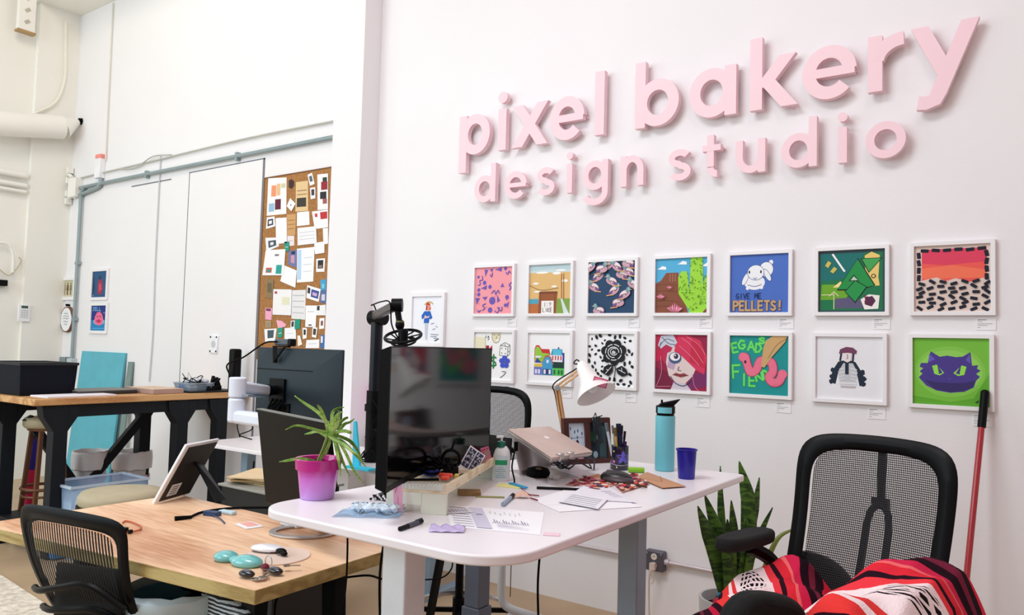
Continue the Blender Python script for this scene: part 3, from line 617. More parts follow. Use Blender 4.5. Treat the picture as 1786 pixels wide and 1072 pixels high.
def a_worm(A):
    A.rect((18, 146, 146), 0, 0, 1, 1); G = (110, 226, 110); G2 = (50, 180, 80)
    for c, w_ in ((G2, .05), (G, .03)):
        A.text(c, 'E', .05, .70, .10, .16, w_, rot=12); A.text(c, 'G', .15, .76, .12, .15, w_, rot=8); A.text(c, 'A', .31, .75, .11, .15, w_); A.text(c, 'D', .44, .72, .10, .15, w_, rot=-6); A.text(c, 'S', .50, .87, .10, .10, w_)
        A.text(c, 'F', .06, .26, .14, .22, w_, rot=4); A.text(c, 'I', .20, .14, .10, .20, w_); A.text(c, 'E', .34, .14, .11, .18, w_); A.text(c, 'N', .47, .22, .11, .14, w_, rot=14); A.text(c, 'D', .59, .27, .08, .14, w_, rot=10)
    pts = [(.23, .63), (.27, .62), (.30, .52), (.36, .38), (.46, .42), (.52, .56), (.62, .58), (.72, .54), (.74, .40), (.68, .30), (.74, .22), (.84, .24), (.90, .36)]
    A.line((190, 60, 100), pts, .145, True); 
    for q in (pts[0], pts[-1]): A.ell((236, 110, 140), *q, .078)
    A.line((238, 116, 146), pts, .125, True)
    for q in pts[1:-1]: A.ell((238, 116, 146), *q, .06)
    A.ell((20, 20, 30), .27, .55, .018, .028)
    A.poly((206, 166, 112), [(.54, .48), (.58, .80), (.62, .92), (.74, 1), (.98, 1), (.94, .90), (.72, .64), (.60, .46)]); A.line((150, 110, 70), [(.66, .62), (.80, .84), (.96, .96)], .012, True)
def a_figure(A):
    A.rect((236, 236, 240), 0, 0, 1, 1); N = (28, 42, 60)
    A.poly(N, [(.34, .60), (.28, .50), (.24, .40), (.22, .26), (.30, .24), (.34, .42), (.42, .56), (.54, .56), (.62, .42), (.66, .22), (.74, .24), (.72, .38), (.66, .50), (.60, .60), (.48, .64)])
    for x, y in ((.26, .46), (.25, .36), (.24, .28), (.70, .44), (.72, .34), (.71, .26)): A.poly(N, blob(x, y, .05, int(x*100)))
    A.poly((198, 200, 206), [(.36, .28), (.34, .44), (.42, .58), (.56, .58), (.63, .44), (.61, .28)]); A.rect(N, .445, .40, .50, .62)
    for y in (.48, .42, .36, .31): A.line((236, 236, 240), [(.36, y), (.43, y+.02)], .012); A.line((236, 236, 240), [(.53, y+.02), (.62, y)], .012)
    A.rect((226, 226, 230), .36, .24, .62, .28); A.rect((196, 186, 192), .38, .19, .60, .22)
    A.poly((238, 226, 226), [(.42, .62), (.40, .74), (.54, .74), (.53, .62), (.48, .59)]); A.line(N, [(.39, .76), (.37, .62)], .026); A.line(N, [(.57, .76), (.56, .62)], .026)
    A.poly((116, 62, 92), [(.35, .73), (.37, .80), (.46, .84), (.56, .83), (.62, .78), (.61, .73), (.48, .75)]); A.line((90, 90, 110), [(.48, .72), (.485, .66), (.47, .65)], .01)
def a_cat(A):
    A.rect((118, 190, 62), 0, 0, 1, 1); A.poly((96, 170, 46), [(0, 0), (0, .12), (.5, .05), (.8, .12), (1, .5), (1, 0)]); A.ell((132, 200, 76), .49, .50, .46, .38, 0, 32); A.ell((146, 210, 92), .49, .50, .42, .32, 0, 32)
    P1 = (74, 58, 140)
    A.poly(P1, [(.09, .56), (.14, .54), (.09, .49), (.13, .46), (.08, .40), (.18, .28), (.32, .21), (.5, .185), (.68, .21), (.80, .28), (.83, .38), (.88, .44), (.83, .48), (.89, .53), (.84, .56), (.86, .61), (.78, .60), (.76, .80), (.66, .73), (.57, .72), (.46, .74), (.36, .72), (.24, .80), (.20, .62), (.11, .62)])
    A.poly((104, 88, 190), [(.22, .76), (.21, .63), (.30, .68)]); A.poly((104, 88, 190), [(.75, .77), (.70, .68), (.76, .63)])
    A.poly((56, 44, 104), [(.16, .36), (.3, .34), (.5, .33), (.66, .34), (.82, .38), (.78, .28), (.66, .22), (.5, .20), (.3, .23)])
    A.poly((150, 226, 80), [(.26, .58), (.32, .60), (.42, .48), (.36, .44), (.29, .46)]); A.poly((150, 226, 80), [(.71, .58), (.65, .60), (.54, .48), (.60, .44), (.68, .46)])
    A.poly(P1, [(.33, .60), (.35, .46), (.40, .48)]); A.poly(P1, [(.64, .60), (.62, .46), (.57, .48)])
    A.poly((90, 76, 160), [(.46, .40), (.52, .40), (.49, .37)]); A.line((40, 60, 30), [(.82, .06), (.86, .09), (.84, .05)], .01)
def a_man(A):
    A.rect((238, 240, 246), 0, 0, 1, 1); B_ = (30, 100, 190)
    for i in range(7): t = math.radians(40+i*16); A.line((196, 164, 96), [(.55+.17*math.cos(t), .75+.13*math.sin(t)), (.55+.17*math.cos(t+.2), .75+.13*math.sin(t+.2))], .03)
    A.ell((190, 60, 40), .52, .82, .07, .045); A.poly((236, 140, 120), [(.47, .70), (.47, .82), (.60, .80), (.62, .73), (.58, .69)]); A.poly((150, 60, 40), [(.44, .70), (.46, .84), (.50, .78), (.48, .70)]); A.ell((40, 20, 20), .59, .735, .014)
    A.poly(B_, [(.40, .68), (.30, .58), (.33, .50), (.40, .54), (.39, .42), (.56, .42), (.58, .52), (.62, .50), (.68, .54), (.64, .60), (.60, .68)]); A.poly((240, 200, 186), [(.42, .60), (.40, .52), (.56, .54), (.58, .58), (.48, .56)])
    A.poly((196, 204, 216), [(.42, .42), (.44, .2), (.46, .06), (.52, .06), (.52, .22), (.54, .42)]); A.poly((240, 240, 244), [(.44, .02), (.46, .06), (.60, .04), (.60, .01)])
    for q in ([(.64, .40), (.74, .42)], [(.80, .36), (.86, .33)], [(.70, .28), (.78, .30)], [(.64, .18), (.90, .17)], [(.64, .13), (.84, .13)], [(.74, .09), (.84, .10)]): A.line((110, 116, 130), q, .012)
    A.poly((70, 74, 90), [(.76, .04), (.80, .03), (.92, .08), (.90, .10)])

framew = mat('white_frame_paint', (240, 238, 240), .45, noise=.01)
def framed(xc, zc, ww, hh, fn, label, grp, border=.018, depth=.024, tilt=0, name='framed_artwork', fm=None, y0=0):
    t = thing(name, (xc, y0, zc-hh/2), label, 'picture', grp)
    x0, x1, z0, z1 = xc-ww/2, xc+ww/2, zc-hh/2, zc+hh/2; g = border
    def L(a, c_, d, e, y): return [Vector((a, y, d)), Vector((c_, y, d)), Vector((c_, y, e)), Vector((a, y, e))]
    b = MB(); b.ring(L(x0, x1, z0, z1, y0-depth), L(x0+g, x1-g, z0+g, z1-g, y0-depth), (0, depth-.0005, 0)); b.build('frame', fm or framew, t, bevel=.0015)
    b = MB(); b.bb((x0+g*.5, y0-.010, z0+g*.5), (x1-g*.5, y0-.001, z1-g*.5)); b.build('backing_board', framew, t, smooth=0)
    A = Art((x0+g, y0-.0103, z0+g), (ww-2*g, 0, 0), (0, 0, hh-2*g), (0, -1, 0)); fn(A); A.build('artwork', t)
    return t
TX = [-2.88711, -2.46661, -2.05209, -1.63351, -1.21651, -.78211, -.36755]; BX = [-2.87517, -2.46119, -2.04683, -1.62734, -1.21403, -.79146, -.37405]
ZT, ZB = 1.445+.52386-.165, 1.445+.11194-.165
TOP = [(a_confetti, 'white framed pink artwork with scattered purple confetti shapes'), (a_town, 'white framed drawing of a brown building under a golden cloudy sky'), (a_birds, 'white framed navy artwork crowded with pink and blue birds'),
       (a_cactus, 'white framed painting of a green cactus beside a brown mesa'), (a_bunny, 'white framed blue artwork of a white rabbit asking for pellets'), (a_green, 'white framed abstract artwork of overlapping green triangles'), (a_dashes, 'white framed artwork of black dashes under a red sky')]
BOT = [(a_doodle, 'white framed doodle sheet with dollar sign, dice and blue flower, partly behind monitor'), (a_houses, 'white framed picture of colourful row houses with wide white mat'), (a_rose, 'white framed black rose on a spotted white background'),
       (a_redhead, 'white framed portrait of a face half hidden by red hair'), (a_worm, 'white framed teal artwork of a pink worm held by a beak'), (a_figure, 'white framed pale drawing of a figure in a maroon cap'), (a_cat, 'white framed green artwork of a purple cat face')]
def caption(x1, z1, what, n=4):
    t = thing('caption_card', (x1-.035, 0, z1-.052), 'small white caption card below the %s' % what, 'caption card', 'caption cards under the artworks')
    b = MB(); b.bb((x1-.075, -.003, z1-.052), (x1, -.0005, z1)); cd_ = b.build('card', mat('card_white', (244, 242, 244), .8, noise=.01), t, smooth=0)
    A = Art((x1-.075, -.0032, z1-.052), (.075, 0, 0), (0, 0, .052), (0, -1, 0))
    for i, (y, l) in enumerate(((.84, .45), (.70, .25), (.52, .75), (.38, .5), (.2, .15))): A.rect((90, 90, 100) if i == 0 else (170, 170, 178), .08, y-.022, .08+l, y+.022)
    A.build('printed_text', cd_)
for i, (fn, lab) in enumerate(TOP):
    framed(TX[i], ZT, .33, .33, fn, lab, 'artworks hung in two rows')
    caption(TX[i]+.165-.002*i+.012, ZT-.175, lab.replace('white framed ', ''))
for i, (fn, lab) in enumerate(BOT):
    framed(BX[i], ZB, .33, .33, fn, lab, 'artworks hung in two rows')
    caption(BX[i]+.165-.008, ZB-.178, lab.replace('white framed ', '').replace(', partly behind monitor', ''))
a = YP(716, 515, 0); c_ = YP(777, 512, 0)
framed((a.x+c_.x)/2+.012, a.z-.165, c_.x-a.x, .36, a_man, 'narrow white framed cartoon of a man in blue beside the black boom arm', None, border=.026)
# left wall pictures
def a_teal1(A):
    A.rect((34, 84, 130), 0, 0, 1, 1); A.poly((20, 60, 96), [(0, 0), (.2, .3), (.1, .8), (0, 1)]); A.poly((150, 50, 80), [(.40, .12), (.36, .4), (.42, .7), (.54, .74), (.72, .6), (.76, .3), (.66, .08)]); A.poly((30, 60, 70), [(.42, .68), (.46, .84), (.56, .84), (.62, .70)])
    A.poly((206, 80, 100), [(.48, .2), (.46, .5), (.60, .55), (.66, .3)]); A.ell((200, 210, 220), .1, .07, .02)
def a_jell(A):
    A.rect((24, 50, 130), 0, 0, 1, 1); A.rect((30, 130, 190), 0, 0, 1, .42); A.ell((120, 190, 220), .52, .36, .38, .14)
    A.poly((236, 110, 150), [(.22, .30), (.24, .55), (.36, .72), (.56, .76), (.72, .66), (.82, .46), (.80, .28), (.52, .20)]); A.poly((190, 40, 90), [(.3, .38), (.5, .46), (.72, .38), (.52, .3)]); A.ell((20, 20, 40), .42, .56, .03); A.ell((20, 20, 40), .6, .56, .03)
    A.text((120, 180, 220), 'JELL', .06, .80, .12, .13, .03); A.line((230, 150, 190), [(.8, .72), (.95, .70)], .02)
    for x in range(6): A.line((110, 200, 230), [(.12+x*.14, .08), (.2+x*.14, .1)], .03)
def a_three(A):
    A.rect((206, 200, 170), 0, 0, 1, 1)
    for x, c in ((.28, (150, 140, 110)), (.50, (110, 80, 60)), (.74, (130, 120, 96))): A.ell(c, x, .82, .05, .05); A.poly(c, [(x-.09, .4), (x-.06, .75), (x+.06, .75), (x+.09, .4)]); A.rect(c, x-.05, .12, x+.05, .42)
a, c_ = YP(162, 469, 0), YP(189, 523, 0); a2 = YP(160, 528, 0); c2 = YP(188, 582, 0)
framed((a.x+c_.x)/2, (a.z+c_.z)/2, c_.x-a.x, a.z-c_.z, a_teal1, 'blue poster with a red figure on the far left wall, upper of two', None, border=.03, depth=.02, name='poster')
framed((a2.x+c2.x)/2, (a2.z+c2.z)/2, c2.x-a2.x, a2.z-c2.z, a_jell, 'blue poster with a pink blob character and lettering, lower of two', None, border=.03, depth=.02, name='poster')
a, c_ = YP(107, 484, 0), YP(133, 523, 0)
framed((a.x+c_.x)/2, (a.z+c_.z)/2, c_.x-a.x, a.z-c_.z, a_three, 'small white framed beige picture of three figures left of the conduit', None, border=.035)
t = thing('wall_plaque', YP(120, 572, 0), 'oval white wooden plaque with handwriting left of the conduit', 'plaque')
a = YP(120.5, 557, 0); b = MB(); n = 28
def ovl(rx, rz, y): return [Vector((a.x+rx*math.cos(2*PI*i/n)*(1+.04*math.sin(i*1.7)), y, a.z+rz*math.sin(2*PI*i/n))) for i in range(n)]
b.hexa(ovl(.125, .135, -.001), ovl(.125, .135, -.03)); b.build('wood_slice', mat('bark', (120, 80, 60), .8), t)
b = MB(); b.hexa(ovl(.112, .122, -.03), ovl(.112, .122, -.032)); pf_ = b.build('painted_face', WHT, t)
A = Art((a.x-.1, -.0325, a.z-.1), (.2, 0, 0), (0, 0, .2), (0, -1, 0))
for y, l in ((.8, .4), (.66, .6), (.54, .6), (.38, .5), (.24, .3)): A.line((90, 90, 100), [(.5-l/2, y), (.5-l/6, y+.03), (.5+l/6, y-.02), (.5+l/2, y+.02)], .025)
A.build('handwriting', pf_)
b = MB(); b.cyl((a.x, -.005, a.z+.15), (a.x, -.04, a.z+.15), .012); b.build('nail', RUB, t)

# ------------------------------------------------------------------ corkboard with pinned papers
cork = mat('cork', (166, 116, 66), .9, noise=.25, nscale=50, bump=.2)
x0 = YP(462, 400, 0).x; z1 = YP(465, 311, -.02).z; z0 = 1.30
t = thing('corkboard', (x0+.4, 0, z0), 'brown corkboard covered in papers beside the white pillar', 'corkboard')
b = MB(); b.bb((x0, -.02, z0), (-4.27, -.001, z1)); b.build('board', cork, t)
b = MB(); b.bb((x0-.006, -.024, z0), (x0, -.001, z1)); b.bb((x0-.006, -.024, z1), (-4.27, -.001, z1+.008)); b.build('trim', mat('board_trim', (120, 84, 52), .7), t)
def qp(x, y, off): return YP(440+x/3.152, 280+y/3.152, -.0205-off)
PAPERS = [ # corners in the board close-up, colour, insets, label
 ([(88, 97), (188, 92), (186, 292), (78, 303)], (244, 242, 244), [((.20, .50, .46, .80), (236, 150, 110)), ((.48, .52, .68, .84), (226, 190, 140)), ((.42, .14, .72, .42), (96, 24, 52)), ((.1, .1, .38, .32), (150, 190, 220)), ((.72, .72, .95, .84), (206, 206, 170))], 'large white sheet with orange, blue and maroon squares at the top left'),
 ([(240, 118), (306, 110), (306, 276), (236, 280)], (226, 196, 146), [((.1, .15, .85, .45), (60, 56, 50)), ((.1, .55, .9, .58), (150, 120, 90)), ((.1, .68, .9, .71), (150, 120, 90))], 'tan printed page with a dark photo near the top'),
 ([(304, 78), (328, 66), (342, 128), (316, 138)], (246, 246, 246), [((.2, .3, .8, .8), (90, 100, 110))], 'small instant photo tilted at the top edge'),
 ([(318, 150), (346, 146), (346, 206), (320, 212)], (246, 246, 246), [((.2, .3, .8, .85), (60, 60, 70))], 'small instant photo of a dark shape below the tilted one'),
 ([(358, 76), (416, 70), (416, 266), (358, 272)], (244, 240, 240), [((.35, .55, .95, .78), (150, 40, 50)), ((.25, .30, .85, .5), (40, 40, 46)), ((.5, .16, .9, .3), (160, 90, 90)), ((.5, .78, .9, .9), (50, 60, 60))], 'white print with a red and black floral wreath'),
 ([(208, 206), (238, 236), (214, 278), (188, 250)], (246, 246, 246), [((.4, .4, .6, .55), (120, 120, 130))], 'small white note turned on its corner'),
 ([(246, 284), (312, 278), (314, 352), (244, 360)], (246, 246, 246), [], 'blank white card below the tan printed page'),
 ([(190, 296), (240, 292), (236, 408), (188, 414)], (206, 158, 104), [((.1, .5, .9, .53), (150, 110, 70)), ((.1, .7, .9, .73), (150, 110, 70)), ((.1, .3, .9, .33), (150, 110, 70))], 'brown kraft letter in the middle of the board'),
 ([(328, 280), (416, 268), (416, 366), (342, 376)], (246, 246, 248), [((.15, .66, .32, .86), (206, 60, 66)), ((.5, .5, .95, .9), (190, 50, 56))], 'white card with red stamps at the right edge'),
 ([(80, 312), (122, 306), (126, 360), (74, 376)], (240, 240, 244), [((.15, .2, .8, .8), (60, 64, 74)), ((.3, .35, .65, .65), (236, 236, 240))], 'black and white sticker at the left edge'),
 ([(128, 316), (188, 312), (190, 452), (130, 458)], (247, 247, 248), [], 'plain white page left of the kraft letter'),
 ([(248, 370), (350, 360), (354, 454), (248, 466)], (240, 240, 244), [((.1, .3, .9, .33), (206, 200, 206)), ((.1, .5, .9, .53), (206, 200, 206)), ((.1, .7, .9, .73), (206, 200, 206))], 'wide white letter with faint lines near the middle'),
 ([(192, 414), (230, 412), (230, 466), (194, 470)], (236, 226, 226), [((.2, .5, .8, .54), (180, 150, 160))], 'small pinkish card below the kraft letter'),
 ([(388, 372), (416, 370), (416, 456), (390, 460)], (246, 246, 248), [], 'narrow white slip at the right edge'),
 ([(72, 424), (144, 422), (146, 470), (76, 500)], (236, 238, 242), [((.2, .2, .8, .75), (70, 80, 92)), ((.35, .35, .6, .6), (226, 230, 236))], 'grey photo of an animal at the left edge'),
 ([(340, 452), (396, 444), (396, 506), (344, 514)], (246, 246, 246), [], 'blank white note right of the folded leaflet'),
 ([(176, 446), (202, 444), (202, 496), (176, 498)], (34, 150, 130), [((.2, .4, .8, .46), (220, 240, 236))], 'green business card near the middle, upper of the green cards'),
 ([(74, 492), (182, 486), (172, 630), (54, 630)], (244, 244, 246), [((.14, .10, .42, .30), (210, 90, 70)), ((.2, .12, .36, .24), (40, 150, 150)), ((.62, .06, .88, .40), (40, 160, 150)), ((.5, .75, .7, .82), (120, 120, 126))], 'white page with an orange picture and a green card at left'),
 ([(200, 498), (244, 490), (242, 588), (196, 570)], (110, 120, 170), [((.3, .2, .75, .7), (206, 150, 170)), ((.35, .75, .8, .95), (40, 50, 90))], 'purple and pink poster card beside the leaflet'),
 ([(246, 484), (342, 474), (334, 664), (244, 670)], (244, 246, 250), [((.03, .08, .26, .96), (186, 214, 240)), ((.4, .3, .9, .32), (206, 210, 216)), ((.4, .5, .9, .52), (206, 210, 216)), ((.4, .7, .9, .72), (206, 210, 216))], 'open white leaflet with a pale blue spine'),
 ([(352, 540), (400, 536), (396, 610), (350, 612)], (246, 246, 246), [((.18, .25, .82, .88), (40, 40, 46)), ((.3, .3, .7, .5), (150, 120, 110))], 'instant photo with dark centre right of the leaflet'),
 ([(178, 576), (244, 604), (236, 698), (152, 662)], (246, 246, 248), [], 'white sheet hanging askew below the purple card'),
 ([(74, 650), (116, 652), (112, 760), (76, 752)], (142, 120, 84), [((.2, .3, .8, .8), (110, 96, 70))], 'brown faded photograph at the left edge'),
 ([(116, 706), (216, 708), (212, 850), (110, 846)], (242, 240, 240), [((.08, .82, .22, .92), (190, 60, 110)), ((.5, .4, .9, .7), (226, 226, 196))], 'white letter with a small pink stamp, lower left'),
 ([(216, 712), (294, 710), (290, 874), (214, 868)], (232, 230, 230), [((.1, .2, .9, .23), (190, 190, 196)), ((.1, .4, .9, .43), (190, 190, 196)), ((.1, .6, .9, .63), (190, 190, 196)), ((.1, .8, .9, .83), (190, 190, 196))], 'typed grey page right of the stamped letter'),
 ([(302, 684), (376, 706), (364, 776), (296, 754)], (246, 246, 250), [((.34, .2, .92, .8), (60, 80, 150)), ((.45, .35, .8, .6), (206, 170, 206)), ((.06, .4, .26, .85), (50, 54, 66))], 'tilted photo strip of a purple scene at the right'),
 ([(374, 656), (406, 650), (404, 710), (376, 714)], (70, 160, 206), [((.2, .2, .7, .6), (120, 200, 226))], 'bright blue card cut off at the right edge'),
 ([(376, 716), (406, 712), (404, 784), (372, 780)], (90, 110, 160), [((.2, .2, .8, .7), (210, 210, 226))], 'blue photo with pale border under the bright blue card'),
 ([(294, 796), (354, 796), (348, 914), (290, 914)], (246, 246, 248), [((.3, .06, .6, .12), (60, 60, 66)), ((.2, .7, .8, .73), (190, 190, 196))], 'white program page with a tiny black mark at its foot'),
 ([(354, 796), (402, 792), (402, 850), (350, 850)], (240, 240, 240), [((.05, .5, .35, .95), (60, 60, 60))], 'white card with a black corner at the right'),
 ([(72, 808), (110, 812), (104, 876), (70, 872)], (240, 170, 196), [((.1, .75, .8, .95), (110, 50, 90))], 'pink card with dark top at the left edge'),
 ([(132, 876), (160, 880), (186, 900), (180, 912), (140, 922)], (246, 176, 196), [], 'pink paper shape beside the green card'),
 ([(72, 880), (104, 880), (102, 918), (72, 918)], (176, 150, 110), [((.2, .1, .8, .8), (150, 140, 120))], 'small round tan coaster low on the left edge'),
 ([(212, 880), (234, 878), (230, 926), (208, 928)], (240, 240, 240), [((.2, .3, .8, .9), (60, 60, 66))], 'tiny dark photo left of the lower green card'),
 ([(236, 872), (264, 870), (260, 922), (232, 928)], (30, 150, 124), [], 'green business card low in the middle'),
 ([(140, 920), (168, 916), (164, 968), (138, 974)], (34, 156, 130), [((.2, .4, .8, .46), (220, 240, 236))], 'green business card at the lower left'),
 ([(370, 866), (396, 864), (394, 922), (366, 926)], (246, 246, 246), [((.3, .3, .75, .75), (130, 80, 70))], 'tiny instant photo of a person at the right'),
 ([(66, 926), (134, 922), (124, 994), (70, 1000)], (246, 246, 248), [((.25, .3, .8, .9), (70, 90, 100))], 'white card with grey photo at the lower left corner'),
 ([(178, 920), (238, 916), (240, 980), (176, 986)], (246, 246, 248), [((.2, .5, .8, .53), (190, 190, 200))], 'plain white card between the two lower green cards'),
 ([(276, 918), (300, 920), (298, 976), (276, 980)], (246, 246, 246), [((.25, .35, .75, .85), (40, 40, 46))], 'small black photo strip low in the middle'),
 ([(332, 912), (358, 918), (350, 974), (326, 968)], (246, 246, 246), [((.2, .25, .8, .85), (70, 60, 60))], 'small tilted dark photo low on the right'),
 ([(248, 962), (262, 960), (274, 1010), (250, 1020)], (246, 240, 226), [], 'cream paper corner just above the webcam'),
 ([(298, 986), (368, 982), (366, 1030), (292, 1030)], (246, 246, 248), [((.2, .5, .8, .55), (180, 180, 190))], 'white card at the bottom edge above the monitor'),
 ([(376, 956), (400, 960), (398, 1030), (372, 1030)], (60, 110, 170), [((.1, .4, .5, .9), (240, 240, 244))], 'blue and white slip at the bottom right corner'),
 ([(200, 110), (214, 102), (228, 112), (226, 140), (212, 154), (198, 146)], (60, 40, 44), [((.35, .3, .7, .7), (206, 190, 186))], 'round dark badge between the top sheet and the tan page'),
]
for i, (q, c, ins, lab) in enumerate(PAPERS):
    off = .0008+.0009*(i % 6)
    P3 = [qp(x, y, off+.0006*k) for k, (x, y) in enumerate(q)]; P3 = [Vector((p.x, -.0205-off, p.z)) for p in P3]
    pb = MB(); pb.slab(P3[::-1], .0006)
    mats = [K(c)]
    if len(P3) == 4:
        for k, ((u0, v0, u1, v1), cc) in enumerate(ins):
            M_ = K(cc)
            if M_ not in mats: mats.append(M_)
            pb.m(mats.index(M_))
            TL, TR, BR, BL = P3
            def bl(u, v): return (BL*(1-u)+BR*u)*(1-v)+(TL*(1-u)+TR*u)*v+Vector((0, -.0002*(k+1)-.0001, 0))
            pb.add([bl(u0, v0), bl(u1, v0), bl(u1, v1), bl(u0, v1)], [(0, 1, 2, 3)])
    one(pb, 'pinned_paper', mats, (lab+' on the corkboard' if len(lab.split()) < 13 else lab), 'paper', 'papers pinned to the corkboard', smooth=0)

# ------------------------------------------------------------------ left workbench and what is around it
oak = wood_mat('butcher_block', (214, 168, 112), (176, 122, 70), scale=3, stretch=(8, 1, 8), rough=.45)
navy = mat('dark_navy_wood', (7, 15, 24), .6, spec=.3, noise=.15)
BH = 1.04
n_ = ZP(60, 696, BH); f_ = ZP(437, 686, BH)
bx1 = n_.x; by0 = n_.y; bx0 = bx1-.80; by1 = -.03
bench = thing('workbench', ((bx0+bx1)/2, (by0+by1)/2, 0), 'tall workbench with oak top and dark timber legs by the back wall', 'workbench')
b = MB(); b.bb((bx0, by0, BH-.045), (bx1, by1, BH)); b.build('worktop', oak, bench, bevel=.006)
xf, xb = bx1-.07, bx0+.08
LEGS = [(xf, XP(98, 790, xf).y), (xf, XP(312, 750, xf).y), (xf, min(XP(381, 750, xf).y, -.09)), (xb, by0+.14), (xb, XP(248, 760, xb).y)]
for x, y in LEGS:
    b = MB(); b.bb((x-.045, y-.045, 0), (x+.045, y+.045, BH-.045))
    for s_ in (-1, 1):
        b.add([(x+.0446*q, y+s_*.045, z) for q in (-1, 1) for z in (BH-.05,)]+[(x+.0446*q, y+s_*.045, BH-.22) for q in (-1, 1)]+[(x+.0446*q, y+s_*.12, BH-.05) for q in (-1, 1)]+[(x+.0446*q, y+s_*.11, BH-.12) for q in (-1, 1)],
              [(0, 1, 5, 4), (4, 5, 7, 6), (6, 7, 3, 2), (0, 4, 6, 2), (1, 3, 7, 5)])
    b.build('leg', navy, bench, bevel=.003)
for (xa, ya), (xc, yc) in (((266, 706), (161, 832)), ((48, 728), (135, 852))):
    b = MB(); b.bar(XP(xa, ya, xb+.06), XP(xc, yc, xb+.06), .06, .05, up=(1, 0, 0)); b.build('brace', navy, bench)
b = MB(); b.bb((bx0+.04, by0+.1, .16), (bx1-.03, by0+.30, .20)); b.build('lower_shelf', navy, bench)
for x in (bx0+.08, bx1-.07):
    b = MB(); b.bb((x-.03, by0+.14, BH-.13), (x+.03, by1-.1, BH-.045)); b.build('rail', navy, bench)
def on(x, y, z=BH): return ZP(x, y, z)
# black bin, papers, laptop cases, trays on the bench
c_ = on(40, 678); t = thing('storage_box', (bx0+.20, by0+.20, BH), 'large black open storage box at the left end of the workbench', 'box')
a = (bx0+.02, by0+.03); e = (bx0+.50, by0+.40)
b = MB(); hh = .215; g = .012
lo = [Vector((a[0]+g, a[1]+g, BH)), Vector((e[0]-g, a[1]+g, BH)), Vector((e[0]-g, e[1]-g, BH)), Vector((a[0]+g, e[1]-g, BH))]
hi = [Vector((a[0], a[1], BH+hh)), Vector((e[0], a[1], BH+hh)), Vector((e[0], e[1], BH+hh)), Vector((a[0], e[1], BH+hh))]
b.hexa(lo, hi); b.build('body', mat('black_navy_card', (4, 10, 24), .7, spec=.2), t, bevel=.004)
b = MB(); b.ring([p+Vector((0, 0, .0)) for p in [Vector((a[0]-.005, a[1]-.005, BH+hh-.012)), Vector((e[0]+.005, a[1]-.005, BH+hh-.012)), Vector((e[0]+.005, e[1]+.005, BH+hh-.012)), Vector((a[0]-.005, e[1]+.005, BH+hh-.012))]], [Vector((a[0]+.01, a[1]+.01, BH+hh-.012)), Vector((e[0]-.01, a[1]+.01, BH+hh-.012)), Vector((e[0]-.01, e[1]-.01, BH+hh-.012)), Vector((a[0]+.01, e[1]-.01, BH+hh-.012))], (0, 0, .018))
b.build('rim', mat('black_navy_rim', (12, 16, 26), .6), t)
b = MB(); b.box((bx1-.14, by0+.31, BH+.006), (.22, .46, .012), rz=.05); o = one(b, 'notebook', mat('pale_lilac_paper', (236, 232, 238), .7), 'flat white notebook on the front edge of the workbench', 'notebook', bevel=.002)
t = thing('laptop', (bx1-.36, by0+.62, BH), 'closed dark grey laptop lying beside the white notebook on the workbench', 'laptop')
b = MB(); b.box((bx1-.36, by0+.58, BH+.011), (.30, .42, .022)); b.build('base', mat('dark_grey_shell', (40, 40, 44), .5), t, bevel=.006)
b = MB(); b.box((bx1-.36, by0+.58, BH+.026), (.296, .416, .008)); b.build('lid', mat('grey_green_lid', (112, 112, 106), .5), t, bevel=.003)
t = thing('product_box', (bx1-.25, by0+.93, BH), 'flat oak coloured box with dark side right of the grey laptop', 'box')
b = MB(); b.box((bx1-.24, by0+.93, BH+.018), (.40, .24, .034)); b.build('body', mat('dusty_rose_box', (176, 146, 136), .6), t, bevel=.003)
b = MB(); b.box((bx1-.24, by0+.93, BH+.0365), (.396, .236, .002)); b.build('top_sheet', mat('tan_box_top', (214, 186, 160), .6), t)
# black mat with tray of cables
my = by0+1.12
b = MB(); b.bb((bx1-.42, my-.02, BH+.0005), (bx1-.03, by1-.06, BH+.012)); one(b, 'desk_mat', mat('black_mat', (16, 16, 18), .8), 'black mat under the clear tray at the far end of the workbench', 'mat', bevel=.003)
tx, ty = bx1-.17, my+.09
t = thing('plastic_tray', (tx, ty, BH+.012), 'clear plastic tray piled with cables on the black mat', 'tray')
b = MB(); q0 = [(-.11, -.10), (.11, -.10), (.11, .10), (-.11, .10)]
lo = [Vector((tx+x*.85, ty+y*.85, BH+.013)) for x, y in q0]; hi = [Vector((tx+x, ty+y, BH+.07)) for x, y in q0]
b.add(lo+hi, [(0, 1, 2, 3)]+[(i, (i+1) % 4, 4+(i+1) % 4, 4+i) for i in range(4)]); b.build('body', clear('clear_grey_plastic', (150, 170, 190), .45), t, solid=.003)
b = MB(); b.ring([Vector((tx+x*1.06, ty+y*1.06, BH+.069)) for x, y in q0], [Vector((tx+x*.99, ty+y*.99, BH+.069)) for x, y in q0], (0, 0, .005)); b.build('rim', clear('clear_rim', (190, 205, 220), .6), t)
rr = random.Random(3)
def coil(cx, cy, z0, r, n, seed, rad=.003, hz=.02):
    q = random.Random(seed); b = MB(); pts = []
    for i in range(n): a = i*.9+q.random()*.5; k = r*(.5+.5*q.random()); pts.append((cx+k*math.cos(a), cy+k*math.sin(a), z0+rad+hz*q.random()))
    b.tube(pts, rad, n=6, k=5); return b
b = coil(tx, ty, BH+.05, .08, 26, 5, .004, .07); one(b, 'coiled_cable', BLK, 'tangle of black cables heaped in the clear plastic tray', 'cable')
b = MB(); b.box((tx-.03, ty-.07, BH+.04), (.05, .04, .045), rz=.4); one(b, 'blue_pouch', mat('bright_blue', (30, 90, 190), .5), 'small bright blue pouch in the front of the clear tray', 'pouch', bevel=.01)
b = MB()
